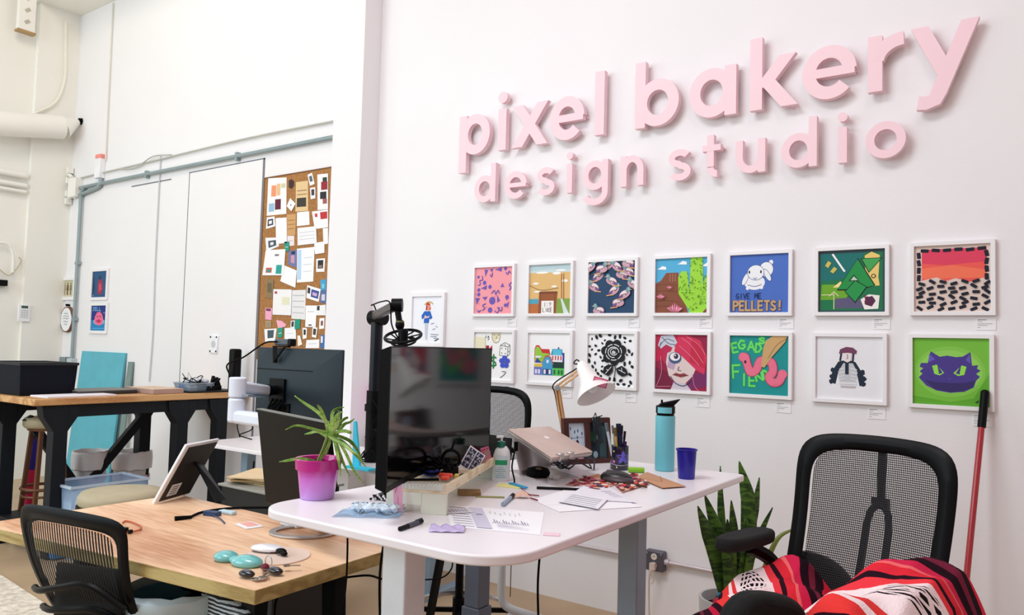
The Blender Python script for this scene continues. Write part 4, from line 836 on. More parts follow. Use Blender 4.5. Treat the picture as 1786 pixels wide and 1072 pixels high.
for i in range(5): b.ell((tx-.02+.04*rr.random(), ty-.03+.03*i, BH+.075+.015*rr.random()), (.035, .025, .018), rot=Matrix.Rotation(rr.random()*3, 3, 'Z'))
one(b, 'plastic_bag', mat('cloudy_plastic', (222, 228, 238), .3), 'crumpled cloudy plastic bag on top of the tray of cables', 'bag')
b = MB(); tri = [(tx-.05, ty-.02, BH+.08), (tx-.06, ty-.06, BH+.14), (tx, ty-.05, BH+.075), (tx-.03, ty-.03, BH+.15), (tx+.02, ty-.02, BH+.09)]
b.tube(tri, .003, smooth=False); one(b, 'wire_clip', BLK, 'bent black wire standing up at the left of the cable tray', 'wire')
b = MB(); gx, gy = bx1-.13, by1-.27
b.box((gx, gy, BH+.03), (.10, .16, .035), rz=.3); b.box((gx, gy+.06, BH+.07), (.03, .04, .08), rot=Matrix.Rotation(.4, 3, 'X')); b.box((gx-.02, gy-.06, BH+.055), (.05, .08, .03), rz=.7)
b.tube([(gx+.02, gy, BH+.05), (gx+.06, gy+.04, BH+.1), (gx, gy+.08, BH+.09)], .008); b.cyl((gx-.02, gy+.03, BH+.06), (gx-.03, gy+.05, BH+.12), .014)
one(b, 'camera_grip', BLK, 'black camera grip with clamp beside the clear tray', 'camera gear', bevel=.004)
# upright speaker, wall plate
c_ = on(390, 678); t = thing('tower_speaker', (bx1-.06, by1-.09, BH), 'slim black tower speaker standing at the far end of the workbench', 'speaker')
b = MB(); b.box((bx1-.06, by1-.10, BH+.17), (.07, .08, .34)); b.build('cabinet', BLK, t, bevel=.015)
b = MB(); b.box((bx1-.10, by1-.10, BH+.006), (.18, .15, .012)); b.build('base', BLK, t, bevel=.004)
a = YP(376, 600, 0); t = thing('wall_plate', (a.x, 0, a.z-.06), 'white wall plate with dark screws above the tower speaker', 'wall plate')
b = MB(); b.box((a.x, -.012, a.z), (.11, .02, .15), rot=Matrix.Rotation(.06, 3, 'Y')); b.build('plate', WHT, t, bevel=.004)
b = MB(); b.ring([Vector((a.x+.058*sx, -.004, a.z+.078*sz)) for sx, sz in ((-1, -1), (1, -1), (1, 1), (-1, 1))], [Vector((a.x+.052*sx, -.004, a.z+.072*sz)) for sx, sz in ((-1, -1), (1, -1), (1, 1), (-1, 1))], (0, .003, 0)); b.build('edge', BLK, t)
for sx, sz in ((-1, -1), (1, 1), (-1, 1), (1, -1)):
    b = MB(); b.cyl((a.x+.042*sx, -.021, a.z+.06*sz), (a.x+.042*sx, -.025, a.z+.06*sz), .008, n=8); b.build('screw', BLK, t)
b = MB(); b.cyl((a.x, -.021, a.z), (a.x, -.024, a.z), .03, n=16); b.build('dial', mat('pale_grey_dial', (200, 205, 210), .5), t)

# beneath and in front of the bench
def stack_sheet(i):
    A0 = ZP(-60+i*14, 935-2*i, 0); return A0
wcols = [(236, 222, 200), (214, 178, 130), (196, 160, 112), (206, 170, 122), (186, 150, 104)]
base = ZP(2, 938, 0)
for i in range(5):
    x0_, y0_ = base.x-.02-.055*i, base.y+.03
    d0 = Vector((x0_+.0, y0_-.02*i, 0)); wv = Vector((-.03, -.75, 0)); up_ = Vector((-.20, .02, .78))
    b = MB(); P4 = [d0, d0+wv, d0+wv+up_, d0+up_]; b.slab(P4[::-1], .022)
    b.v = [Vector((v.x, v.y, max(v.z, .0))) for v in b.v]
    one(b, 'plywood_sheet', mat('ply_%d' % i, wcols[i], .7, noise=.1), ['front cream board of the leaning stack with blue tape', 'second plywood board behind the cream taped board', 'third plywood board in the stack leaning at the left', 'fourth plywood board in the stack leaning at the left', 'rearmost plywood board of the stack leaning at the left'][i], 'board', 'boards leaning at the left edge', smooth=0)
fr = (base.x-.02, base.y+.03)
for k, (px_, py_, l, a) in enumerate(((8, 735, .06, .5), (20, 778, .10, .2))):
    t0 = (.80 if k == 0 else .62); dd = Vector((fr[0], fr[1], 0))+Vector((-.03, -.75, 0))*(.12+.12*k if k else .2)+Vector((-.20, .02, .78))*t0
    up_ = Vector((-.20, .02, .78)).normalized(); sd = Vector((-.03, -.75, 0)).normalized(); nn = Vector((.97, -.03, .25)).normalized()
    b = MB(); c0 = dd+nn*.0015; b.slab([c0+sd*(-.015)+up_*(-l/2), c0+sd*.015+up_*(-l/2)+sd*.02*a, c0+sd*.015+up_*(l/2), c0-sd*.015+up_*(l/2)][::-1], .0008)
    one(b, 'tape_strip', mat('blue_tape', (50, 130, 220), .6), ['short blue tape piece high on the cream board', 'long blue tape strip lower on the cream board'][k], 'tape', smooth=0)
# leaning teal panel, bins, tub
p = [YP(x, y, -.03) for x, y in ((112, 700), (188, 698))]
b = MB(); x_l, x_r = YP(108, 760, -.15).x, YP(183, 760, -.15).x
P4 = [Vector((x_l+.02, -.12, 0)), Vector((x_r+.02, -.12, 0)), Vector((x_r+.04, -.02, 1.3)), Vector((x_l+.04, -.02, 1.3))]
b.slab(P4, .018); b.v = [Vector((v.x, v.y, max(0, v.z))) for v in b.v]
one(b, 'teal_board', mat('teal_board_paint', (92, 178, 196), .7), 'tall teal board leaning on the back wall behind the bins', 'board', smooth=0)
b = MB(); P4 = [v+Vector((.22, .0, 0)) for v in P4]; x_ = P4[1].x
b.slab([Vector((x_-.14, -.11, 0)), Vector((x_-.06, -.11, 0)), Vector((x_-.06, -.02, 1.22)), Vector((x_-.14, -.02, 1.22))], .015); b.v = [Vector((v.x, v.y, max(0, v.z))) for v in b.v]
one(b, 'grey_board', mat('grey_green_board', (120, 142, 138), .7), 'narrow grey green board leaning beside the teal board', 'board', smooth=0)
def trash_bin(px_, py_, dep, w_, label):
    c = DP(px_, py_, dep); zt = c.z; c = Vector((c.x, c.y, 0))
    t = thing('trash_bin', c, label, 'trash bin', 'white bins under the workbench')
    b = MB(); b.lathe(c, [(w_*.38, 0), (w_*.40, .01), (w_*.5, zt-.02), (w_*.5, zt), (w_*.47, zt), (w_*.38, .02), (0, .02)], 24); b.build('body', mat('cloudy_white_bin', (216, 216, 218), .5), t)
    b = MB(); q = random.Random(int(px_)); vs = []; N = 36
    for k, (r, z) in enumerate(((.47, zt-.02), (.5, zt+.03), (.54, zt+.015), (.545, zt-.07), (.53, zt-.12))):
        for i in range(N): vs.append((c.x+w_*(r+.02*q.random())*math.cos(2*PI*i/N), c.y+w_*(r+.02*q.random())*math.sin(2*PI*i/N), z+.02*q.random()))
    b.add(vs, [(k*N+i, k*N+(i+1) % N, (k+1)*N+(i+1) % N, (k+1)*N+i) for k in range(4) for i in range(N)])
    lin_ = b.build('bin_liner', mat('white_bag', (240, 238, 240), .45), t, solid=.002, sub=1)
    b = MB(); b.lathe(c, [(w_*.455, zt-.20), (w_*.50, zt-.19), (w_*.505, zt-.16), (w_*.46, zt-.15)], 24); b.build('liner_band', mat('dusty_pink_band', (222, 186, 190), .6), lin_)
trash_bin(158, 792, 5.9, .235, 'white trash bin with bulging white liner in front of the teal board')
trash_bin(231, 792, 6.2, .27, 'white trash bin with grey liner right of the diagonal bench brace')
# clear tub
c = DP(168, 838, 5.25); c.z = 0
t = thing('storage_tub', c, 'clear plastic storage tub with blue things inside under the workbench', 'storage tub')
ztub = .46; q0 = [(-.17, -.24), (.17, -.24), (.17, .27), (-.17, .27)]
lo = [Vector((c.x+x*.9, c.y+y*.9, .0)) for x, y in q0]; hi = [Vector((c.x+x, c.y+y, ztub)) for x, y in q0]
b = MB(); b.add(lo+hi, [(0, 3, 2, 1)]+[(i, (i+1) % 4, 4+(i+1) % 4, 4+i) for i in range(4)]); b.build('body', clear('clear_blue_tub', (170, 205, 240), .42), t, solid=.004)
b = MB(); b.ring([Vector((c.x+x*1.05, c.y+y*1.05, ztub)) for x, y in q0], [Vector((c.x+x*.98, c.y+y*.98, ztub)) for x, y in q0], (0, 0, .015)); b.build('rim', clear('clear_tub_rim', (205, 222, 240), .75), t)
for i, (dx, dy, s_, cc, nm, lb) in enumerate(((.0, -.2, (.18, .2, .22), (60, 130, 200), 'blue_container', 'blue container inside the clear tub, nearest the floor edge'), (.03, .06, (.16, .16, .30), (40, 100, 190), 'blue_container', 'taller blue container inside the clear tub'), (-.08, -.08, (.12, .14, .16), (160, 200, 236), 'blue_container', 'pale blue container inside the clear tub'))):
    b = MB(); b.box((c.x+dx, c.y+dy, .006+s_[2]/2), s_, rz=.3*i); one(b, nm, mat('tubblue%d' % i, cc, .5), lb, 'container', 'blue things in the tub', bevel=.015)
# bar stool behind the bench leg
def stool(c, hz, r, seatcol, label, legs=True, name='bar_stool', legmat=None, thick=.05, r2=None):
    t = thing(name, (c.x, c.y, 0), label, 'stool')
    b = MB(); b.lathe((c.x, c.y, hz), [(0, -thick), (r*.93, -thick), (r, -thick*.75), (r, -thick*.3), (r*.93, 0), (r*.6, .008), (0, .01)], 32); b.build('seat', seatcol, t, smooth=60)
    lm_ = legmat or mat('brown_stool_wood', (110, 66, 36), .5)
    if legs:
        b = MB(); b.lathe((c.x, c.y, hz-thick-.02), [(0, 0), (r*.8, 0), (r*.85, .02), (0, .02)], 24); b.build('seat_frame', lm_, t)
        for i in range(4):
            a = PI/4+i*PI/2; d = Vector((math.cos(a), math.sin(a), 0)); b = MB(); b.bar(c*Vector((1, 1, 0)) if False else Vector((c.x, c.y, 0))+d*r*1.05, Vector((c.x, c.y, hz-thick-.01))+d*r*.65, .028, .028); b.build('leg', lm_, t, bevel=.003)
        b = MB(); b.tube([(c.x+r*.93*math.cos(k*PI/10), c.y+r*.93*math.sin(k*PI/10), hz*.42) for k in range(20)], .011, closed=True, smooth=False, n=8); b.build('foot_ring', lm_, t)
        b = MB(); b.tube([(c.x+r*.90*math.cos(k*PI/10), c.y+r*.90*math.sin(k*PI/10), hz*.36) for k in range(20)], .009, closed=True, smooth=False, n=8); b.build('foot_ring', lm_, t)
    return t
tan = mat('tan_leather', (176, 164, 134), .5, noise=.08)
c = DP(84, 727, 5.55); stool(c, c.z, .155, tan, 'wooden bar stool with tan cushion standing under the left end of the workbench', thick=.07)
c = DP(212, 862, 3.95); t = stool(c, c.z+.02, .20, tan, 'round tan cushioned stool tucked behind the wooden desk', legs=False, name='round_stool', thick=.07)
b = MB(); b.lathe((c.x, c.y, c.z-.055), [(0, -.03), (.17, -.03), (.205, -.005), (.205, .012), (0, .012)], 32); b.build('seat_shell', BLK, t)
b = MB(); b.cyl((c.x, c.y, c.z-.09), (c.x, c.y, .06), .025); b.lathe((c.x, c.y, 0), [(.19, 0), (.19, .01), (.03, .05), (0, .06)], 28); b.build('pedestal', BLK, t)
# red and blue spray cans glimpsed behind the boards
for i, (x, y, cc, lb) in enumerate(((54, 770, (40, 30, 130), 'dark blue can standing on the bench shelf behind the left leg'), (54, 812, (200, 30, 80), 'crimson can standing below the dark blue can'))):
    c = DP(x, y, 5.9); b = MB(); z0_ = .20 if i else .46
    if i == 0:
        b.cyl((c.x, c.y, .42), (c.x, c.y, .72), .035); 
    else: b.cyl((c.x+.02, c.y, .0), (c.x+.02, c.y, .42), .04)
    if i == 0: continue
    b.m(1).cyl((c.x+.02, c.y, .42), (c.x+.02, c.y, .68), .036)
    one(b, 'roll_tube', [K(cc), K((40, 30, 130))], 'upright crimson and dark blue tube behind the left bench leg', 'tube')
# rug, floor cardboard
b = MB(); q = [ZP(x, y, 0) for x, y in ((-40, 990), (0, 1003), (72, 1050))]; 
d1 = (q[2]-q[1]).normalized(); st = q[1]-d1*.8; en = q[2]+d1*1.2; dn = Vector((-d1.y, d1.x, 0)); dn = dn if (dn.dot(CAM-q[1]) > 0) else -dn
b.hexa([st, en, en+dn*1.5, st+dn*1.5], [v+Vector((0, 0, .008)) for v in (st, en, en+dn*1.5, st+dn*1.5)])
rugm = mat('woven_rug', (222, 212, 196), .95, noise=.28, nscale=26, bump=.4)
one(b, 'area_rug', rugm, 'pale beige patterned rug at the bottom left corner of the floor', 'rug', smooth=0)
b = MB(); c = ZP(28, 930, 0); b.box(c+Vector((.06, 0, .004)), (.3, .22, .006), rz=.5); one(b, 'cardboard_sheet', mat('pale_card', (240, 216, 190), .8), 'pale cardboard sheet on the floor beside the leaning boards', 'cardboard', smooth=0)

# ------------------------------------------------------------------ second white desk behind, with arm monitor and boom pole
D2 = .75; wtop = mat('white_laminate', (240, 236, 240), .35, noise=.01)
a = ZP(341, 770, D2)
def desk_top(b, x0, x1, y0, y1, z, th, r):
    def loop(zz):
        L = []
        for cx, cy, a0 in ((x1-r[0], y0+r[0], -90), (x1-r[1], y1-r[1], 0), (x0+r[2], y1-r[2], 90), (x0+r[3], y0+r[3], 180)):
            rr_ = {-90: r[0], 0: r[1], 90: r[2], 180: r[3]}[a0]
            for k in range(9): t = math.radians(a0+90*k/8); L.append(Vector((cx+rr_*math.cos(t), cy+rr_*math.sin(t), zz)))
        return L
    b.hexa(loop(z-th), loop(z)); return b
t = thing('white_desk', (a.x+.9, -.5, 0), 'white desk against the back wall holding the black boom pole', 'desk')
b = MB(); desk_top(b, a.x, a.x+2.0, -.80, -.16, D2, .025, (.03,)*4); b.v = [v for v in b.v]; b.build('desktop', wtop, t, bevel=.004)
for x in (a.x+.15, a.x+1.85):
    b = MB(); b.bb((x-.035, -.52, 0.02), (x+.035, -.45, D2-.025)); b.build('leg', GREYM, t)
    b = MB(); b.bb((x-.035, -.76, 0), (x+.035, -.2, .03)); b.build('foot', GREYM, t)
b = MB(); p0 = ZP(424, 765, D2); b.tube([(p0.x-.04, p0.y, D2+.01), (p0.x-.1, p0.y+.02, D2+.1), (p0.x, p0.y+.03, D2+.16), (p0.x+.1, p0.y, D2+.08), (p0.x+.0, p0.y-.03, D2+.03), (p0.x+.1, p0.y, D2+.005)], .004)
one(b, 'coiled_cable', RUB, 'thin black cable looping up from the white back desk', 'cable')
b = MB(); p0 = ZP(446, 795, D2); b.tube([(p0.x, p0.y-.01, D2-.03), (p0.x-.01, p0.y-.01, D2-.12), (p0.x-.03, p0.y-.01, D2-.16), (p0.x-.02, p0.y, D2-.22), (p0.x+.04, p0.y, D2-.2)], .005)
one(b, 'hanging_cable', RUB, 'short black cable dangling under the white back desk', 'cable')

# rear monitor on a white arm
mx0, mx1, my_, mz0, mz1 = -3.224, -2.614, -1.50, 1.057, 1.416
t = thing('computer_monitor', ((mx0+mx1)/2, my_, mz0), 'dark monitor seen from behind on a white arm', 'monitor')
b = MB(); b.bb((mx0, my_, mz0), (mx1, my_+.012, mz1)); b.build('screen_bezel', mat('monitor_edge', (18, 34, 42), .4), t, bevel=.003)
mb_ = mat('monitor_back_teal_black', (10, 30, 40), .5, spec=.35, noise=.1)
b = MB(); o4 = [Vector((x, my_-.0005, z)) for x, z in ((mx0, mz0), (mx1, mz0), (mx1, mz1), (mx0, mz1))]
i4 = [Vector((x, my_-.035, z)) for x, z in ((mx0+.05, mz0+.05), (mx1-.16, mz0+.05), (mx1-.16, mz1-.10), (mx0+.05, mz1-.10))]
b.hexa(o4, i4); bs0 = b.build('back_shell', mb_, t, smooth=20)
b = MB(); b.bb((mx0+.05, my_-.037, mz1-.104), (mx1-.16, my_-.034, mz1-.10)); b.build('vent_line', BLK, bs0)
b = MB(); vx, vz = mx0+.215, mz1-.20; b.bb((vx-.055, my_-.048, vz-.055), (vx+.055, my_-.034, vz+.055)); b.build('mount_plate', BLK, t, bevel=.003)
b = MB(); b.bb((vx-.02, my_-.042, mz0+.055), (vx+.09, my_-.034, mz0+.10)); b.build('port_bay', BLK, bs0)
arm = thing('desk_mount', (mx0-.1, my_-.15, .75), 'white articulated monitor arm holding the dark rear monitor', 'monitor arm')
wa = mat('white_arm', (222, 232, 246), .4)
b = MB(); b.cyl((vx, my_-.048, vz), (vx, my_-.10, vz), .022); b.ell((vx, my_-.10, vz), (.03, .03, .03)); b.build('tilt_joint', BLK, arm)
q1 = DP(400, 668, 3.25); q1u = DP(402, 672, 3.25); jt = Vector((q1.x+.03, q1.y+.02, vz+.0))
b = MB(); s0 = Vector((vx, my_-.11, vz)); s1 = Vector((jt.x, jt.y, vz+.035)); b.bar(s0, s1, .055, .05); b.build('upper_arm', wa, arm, bevel=.012)
b = MB(); b.bar(s0+Vector((0, 0, -.028)), s1+Vector((.04, 0, -.035)), .04, .008); b.build('arm_cover', GREYM, arm)
el = DP(398, 655, 3.2)
pb_ = [s1+Vector((0, 0, .02)), s1+Vector((-.03, 0, -.02)), s1+Vector((-.035, 0, -.09)), s1+Vector((0, -.005, -.125))]
b = MB(); b.cyl(s1+Vector((0, 0, .04)), s1+Vector((0, 0, -.045)), .036); b.build('elbow', wa, arm, bevel=.006)
b = MB(); b.cyl(s1+Vector((0, 0, -.046)), s1+Vector((0, 0, -.15)), .036); b.build('lower_elbow', wa, arm, bevel=.01)
s2 = DP(525, 722, 2.95)
s2 = Vector((s2.x, s2.y, s1.z-.125))
b = MB(); b.bar(s1+Vector((0, 0, -.125)), s2, .055, .055); b.build('lower_arm', wa, arm, bevel=.014)
mm_ = s1+(s2-s1)*.62; b = MB(); sl = Vector((mm_.x, mm_.y, s1.z-.125)); dv = (s2-Vector((s1.x, s1.y, s2.z))).normalized(); nn = Vector((dv.y, -dv.x, 0)); nn = nn if nn.dot(CAM-sl) > 0 else -nn
b.bar(sl+nn*.0285-dv*.025, sl+nn*.0285+dv*.025, .004, .006); b.build('slot', BLK, arm)
b = MB(); b.cyl((s2.x, s2.y, s2.z-.0), (s2.x, s2.y, .75+.0), .02); b.build('post', wa, arm)
b = MB(); b.box((s2.x, s2.y, .765), (.10, .08, .03)); b.build('desk_clamp', wa, arm, bevel=.005)
# webcam on its top
t = thing('webcam', (mx0+.20, my_, mz1), 'black webcam clipped on top of the rear monitor', 'webcam')
wx = mx0+.20
b = MB(); b.box((wx, my_+.0, mz1+.027), (.12, .03, .032)); b.build('body', mat('webcam_grey', (70, 80, 90), .4), t, bevel=.008)
b = MB(); b.box((wx+.055, my_, mz1+.027), (.03, .034, .036)); b.build('end_cap', BLK, t, bevel=.006)
b = MB(); b.bar((wx-.05, my_-.015, mz1+.008), (wx-.01, my_-.04, mz1-.07), .022, .006); b.bar((wx+.03, my_-.02, mz1+.005), (wx-.01, my_-.042, mz1-.06), .012, .006); b.box((wx, my_+.0, mz1+.006), (.06, .03, .008)); b.build('clip', BLK, t)
b = MB(); b.tube([(wx-.03, my_-.02, mz1+.03), (wx-.1, my_-.04, mz1+.02), (wx-.2, my_-.08, mz1-.05), (wx-.3, my_-.1, mz1-.09), (wx-.27, my_-.1, mz1-.15), (wx-.15, my_-.16, mz1-.24), (wx-.05, my_-.14, mz1-.31), (vx, my_-.05, mz1-.33)], .004)
one(b, 'webcam_cable', RUB, 'thin black cable looping from the webcam behind the monitor', 'cable')
b = MB()
for k in range(3): b.tube([(vx-.02+.03*k, my_-.05, vz-.04), (vx-.04+.03*k, my_-.075, vz-.12), (vx+.0+.03*k, my_-.06, mz0+.1), (vx+.03*k, my_-.045, mz0+.07)], .005)
one(b, 'monitor_cables', RUB, 'black cables plugged into the back of the rear monitor', 'cable')

# dark lower monitor standing on the wooden desk
TL, TR, BL = DP(448, 714, 2.86), DP(567, 738, 2.50), DP(463, 876, 2.80)
BR = BL+(TR-TL); BR.z = BL.z
t = thing('computer_monitor', ((BL+BR)/2).to_tuple()[:2]+(.75,), 'dark plain monitor tilted on a silver looped stand on the wooden desk', 'monitor')
b = MB(); b.slab([BL, BR, TR, TL], .022); b.build('screen_panel', mat('dark_olive_black', (15, 12, 9), .45, spec=.12, noise=.2, nscale=3), t, bevel=.004)
b = MB(); nrm = (BR-BL).cross(TL-BL).normalized(); e0 = TL-nrm*.011; e1 = TR-nrm*.011; b.bar(e0+Vector((0, 0, .002)), e1+Vector((0, 0, .002)), .024, .004); b.build('top_edge', mat('grey_edge', (120, 122, 116), .5), t)
# silver oval loop base
lc = ZP(530, 929, .75); 
b = MB(); N = 36; R1, R2 = .115, .085
def ovp(r1, r2, z, sh=0): return [Vector((lc.x+(r1*math.cos(2*PI*i/N))*.8-(r2*math.sin(2*PI*i/N))*.6, lc.y+(r1*math.cos(2*PI*i/N))*.6+(r2*math.sin(2*PI*i/N))*.8, z)) for i in range(N)]
b.ring(ovp(.125, .10, .751), ovp(.10, .075, .751), (0, 0, .008)); b.build('loop_base', SILV, t, bevel=.002)
b = MB(); rp = [Vector((lc.x-.085, lc.y+.05, .76)), Vector((lc.x-.0, lc.y+.105, .80)), ((BL+BR)/2)-nrm*.03+Vector((0, 0, .06))]
pm = ((BL+BR)/2)-nrm*.035; b.bar((lc.x+.03, lc.y+.085, .758), (pm.x, pm.y, pm.z+.1), .06, .012); b.build('stand_neck', SILV, t)
for k, (dx, dy) in enumerate(((-.03, .075), (.07, .08))):
    b = MB(); b.box((lc.x+dx, lc.y+dy, .765), (.02, .012, .018), rz=.5); b.build('stand_clip', mat('dark_silver', (90, 84, 80), .4, metal=.6), t)

# boom arm with shock mount
m0 = ZP(649, 805, D2); top = DP(641, 553, (m0-CAM).dot(FW))
t = thing('boom_arm', (m0.x, m0.y, D2), 'tall black boom pole with folded arm and microphone shock mount', 'microphone stand')
dk = mat('navy_black_metal', (5, 12, 24), .35, spec=.35)
b = MB(); b.cyl((m0.x, m0.y, D2), (m0.x, m0.y, D2+.42), .047, n=20); b.cyl((m0.x, m0.y, D2+.30), (m0.x, m0.y, D2+.34), .056, n=20); b.build('lower_pole', BLK, t)
b = MB(); b.cyl((m0.x, m0.y, D2+.42), (m0.x, m0.y, top.z), .036, n=20); b.build('upper_pole', dk, t)
b = MB(); b.cyl((m0.x-.045, m0.y, top.z), (m0.x+.055, m0.y, top.z), .045, n=20); b.build('pivot_joint', BLK, t)
e1 = DP(692, 532, 4.0); st_ = Vector((m0.x, m0.y-.02, top.z+.01))
b = MB(); b.bar(st_, e1, .04, .05); b.build('fore_arm', mat('warm_grey_metal', (60, 54, 52), .4), t, bevel=.01)
b = MB(); b.cyl(e1-RT*.025, e1+RT*.03, .035); b.build('end_joint', BLK, t)
e2 = DP(703, 600, 3.98)
b = MB(); b.cyl(e1, e2, .016); b.ell((e1+e2)/2, (.024, .024, .03)); b.build('drop_rod', BLK, t)
b = MB(); b.cyl((e1+e2)/2-Vector((0, 0, .002)), (e1+e2)/2+Vector((0, 0, .02)), .022); b.build('knuckle', mat('olive_brass', (100, 100, 50), .5), t)
rc = DP(703, 586, 3.98); R_ = .088
tiltm = Matrix.Rotation(.14, 3, 'Y')@Matrix.Rotation(.36, 3, 'X')
for nm, r, th, dz in (('outer_ring', .094, .008, 0), ('inner_ring', .062, .006, -.03)):
    b = MB(); b.tube([rc+tiltm@Vector((r*math.cos(2*PI*i/28), r*math.sin(2*PI*i/28), dz)) for i in range(28)], th, closed=True, smooth=False, n=8); b.build(nm, BLK, t)
b = MB()
for i in range(8):
    a0 = 2*PI*i/8; b.tube([rc+tiltm@Vector((.094*math.cos(a0), .094*math.sin(a0), 0)), rc+tiltm@Vector((.03*math.cos(a0+.6), .03*math.sin(a0+.6), -.015))], .004, smooth=False, n=6)
b.build('spokes', BLK, t)
b = MB(); b.cyl(rc+Vector((0, 0, .035)), rc+Vector((0, 0, -.17)), .026, n=20); b.build('microphone', BLK, t, bevel=.004)
b = MB(); b.tube([(m0.x+.05, m0.y-.04, top.z-.0), (m0.x+.03, m0.y-.06, top.z+.07), st_+Vector((.02, -.05, .06)), (st_+e1)/2+Vector((0, -.03, .05)), e1+Vector((-.02, -.03, .01)), (e1+e2)/2+Vector((-.03, -.03, 0)), e2+Vector((0, -.03, .02))], .004)
one(b, 'microphone_cable', RUB, 'thin black cable following the boom arm to the shock mount', 'cable')
b = MB(); b.tube([(m0.x+.03, m0.y-.05, D2+.38), (m0.x+.10, m0.y-.06, D2+.30), (m0.x+.05, m0.y-.06, D2+.22), (m0.x+.09, m0.y-.08, D2+.13), (m0.x, m0.y-.1, D2+.02), (m0.x-.05, m0.y-.09, D2+.005)], .005); b.box((m0.x+.085, m0.y-.075, D2+.17), (.03, .03, .07), rot=Matrix.Rotation(.5, 3, 'Y'))
one(b, 'adapter_cable', RUB, 'black cable with small adapter hanging beside the lower boom pole', 'cable')
# small cable clutter, teal clamp beside the pole
p0 = DP(622, 775, 4.35); t = thing('spring_clamp', (p0.x, p0.y, D2), 'bright teal ruler shaped clamp standing left of the boom pole', 'clamp')
b = MB(); b.hexa([p0+Vector(v) for v in ((-.03, 0, -.13), (.03, 0, -.13), (.03, .015, -.13), (-.03, .015, -.13))], [p0+Vector(v) for v in ((-.035, 0, .13), (-.015, 0, .13), (-.015, .015, .13), (-.035, .015, .13))]); b.v = [Vector((v.x, v.y, max(v.z, D2+.001))) for v in b.v]; b.build('upright', mat('bright_teal', (50, 190, 220), .5), t, bevel=.003)
b = MB(); b.bb((p0.x-.03, p0.y-.06, D2), (p0.x+.16, p0.y, D2+.012)); b.build('foot', mat('bright_teal', (50, 190, 220), .5), t)
b = coil(p0.x+.0, -.62, D2, .16, 22, 12, .004, .1); one(b, 'coiled_cable', RUB, 'loose black cables scattered on the white back desk behind the plant', 'cable')
b = MB(); b.tube([(p0.x+.1, -.66, D2+.01), (p0.x+.12, -.66, D2+.1), (p0.x+.16, -.66, D2+.07), (p0.x+.15, -.66, D2+.01)], .004); one(b, 'red_wire', K((150, 50, 50)), 'short dark red wire beside the teal clamp', 'wire')
a = YP(657, 700, -.001); b = MB(); b.box((a.x, -.0015, a.z-.0), (.20, .002, .235)); one(b, 'wall_note', K((244, 176, 222)), 'pink paper square on the wall behind the boom pole', 'paper', smooth=0)
b = MB(); a = YP(600, 733, -.02); b.tube([(a.x-.2, -.015, .79), (a.x+.6, -.015, .80), (-3.2, -.015, .80)], .012, n=8); one(b, 'wall_raceway', cm, 'slim grey pipe along the wall just above the white back desk', 'pipe')

# black low cabinet with kraft papers behind the wooden desk
c0 = DP(430, 862, 3.3); cx, cy = c0.x, c0.y
t = thing('low_cabinet', (cx, cy, 0), 'low black cabinet behind the wooden desk', 'cabinet')
zt = .70
q = [ZP(x, y, zt) for x, y in ((387, 846), (470, 838))]; lx = q[0].x
b = MB(); b.bb((lx, q[0].y, .03), (lx+.44, q[0].y+.40, zt)); b.build('body', mat('cabinet_black', (5, 5, 8), .5), t, bevel=.004)
b = MB(); b.bb((lx-.015, q[0].y-.015, zt), (lx+.455, q[0].y+.42, zt+.012)); b.build('top', mat('grey_stone', (150, 150, 142), .4, noise=.15), t, bevel=.003)
b = MB(); b.bb((lx+.02, q[0].y+.02, 0), (lx+.42, q[0].y+.38, .031)); b.build('plinth', BLK, t)
q2 = ZP(425, 834, zt+.03)
for k in range(5):
    b = MB(); b.box((q2.x+.04+.01*k, q[0].y+.22-.008*k, zt+.016+.0085*k), (.30, .30, .006), rz=.35+.13*((k*7) % 5-2), rot=None)
    one(b, 'kraft_folder', mat('kraft%d' % (k % 3), ((206, 176, 130), (226, 200, 160), (190, 160, 112))[k % 3], .8), ['bottom', 'second', 'middle', 'fourth', 'topmost'][k]+' kraft folder of the pile on the low black cabinet', 'folder', 'kraft folders on the low cabinet', smooth=0)

# ------------------------------------------------------------------ wooden desk
beech = wood_mat('light_figured_wood', (246, 206, 168), (198, 138, 94), scale=1.3, stretch=(1, 4, 4), rough=.4, dist=3)
edgew = wood_mat('pale_end_grain', (196, 176, 116), (156, 132, 76), scale=4, stretch=(1, 5, 10), rough=.55)
WX0, WX1, WY0, WY1, WH = -3.22, -1.835, -2.555, -1.89, .75
t = thing('wooden_desk', ((WX0+WX1)/2, (WY0+WY1)/2, 0), 'light wooden desk with thick pale edge left of the white desk', 'desk')
near = [ZP(226.6, 976.5, WH), ZP(445, 1029, WH), ZP(670.6, 961, WH)]
c00 = Vector((WX0, near[0].y-.06, WH)); c10 = near[1]; c11 = Vector((near[2].x-.005, WY1, WH)); c01 = Vector((WX0, WY1, WH))
c00 = near[0]+(near[0]-near[1]).normalized()*.86
b = MB(); q = [c00, c10, c11, c01]; lo = [v-Vector((0, 0, .042)) for v in q]
b.add(lo+q, [(3, 2, 1, 0)]); b.m(1)
b.f[0] = b.f[0]; b.mi[0] = 1
for i in range(4): b.f.append([i, (i+1) % 4, 4+(i+1) % 4, 4+i]); b.mi.append(1)
b.f.append([4, 5, 6, 7]); b.mi.append(0)
b.build('tabletop', [beech, edgew], t, bevel=.003)
def trestle(x0_, y0_, y1_):
    b = MB()
    for y in (y0_, y1_): b.bar((x0_, y, .02), (x0_, y+(.03 if y == y0_ else -.03), WH-.055), .07, .05)
    b.bb((x0_-.035, y0_-.04, 0), (x0_+.035, y1_+.04, .03)); b.bb((x0_-.035, y0_, WH-.075), (x0_+.035, y1_, WH-.0425)); return b
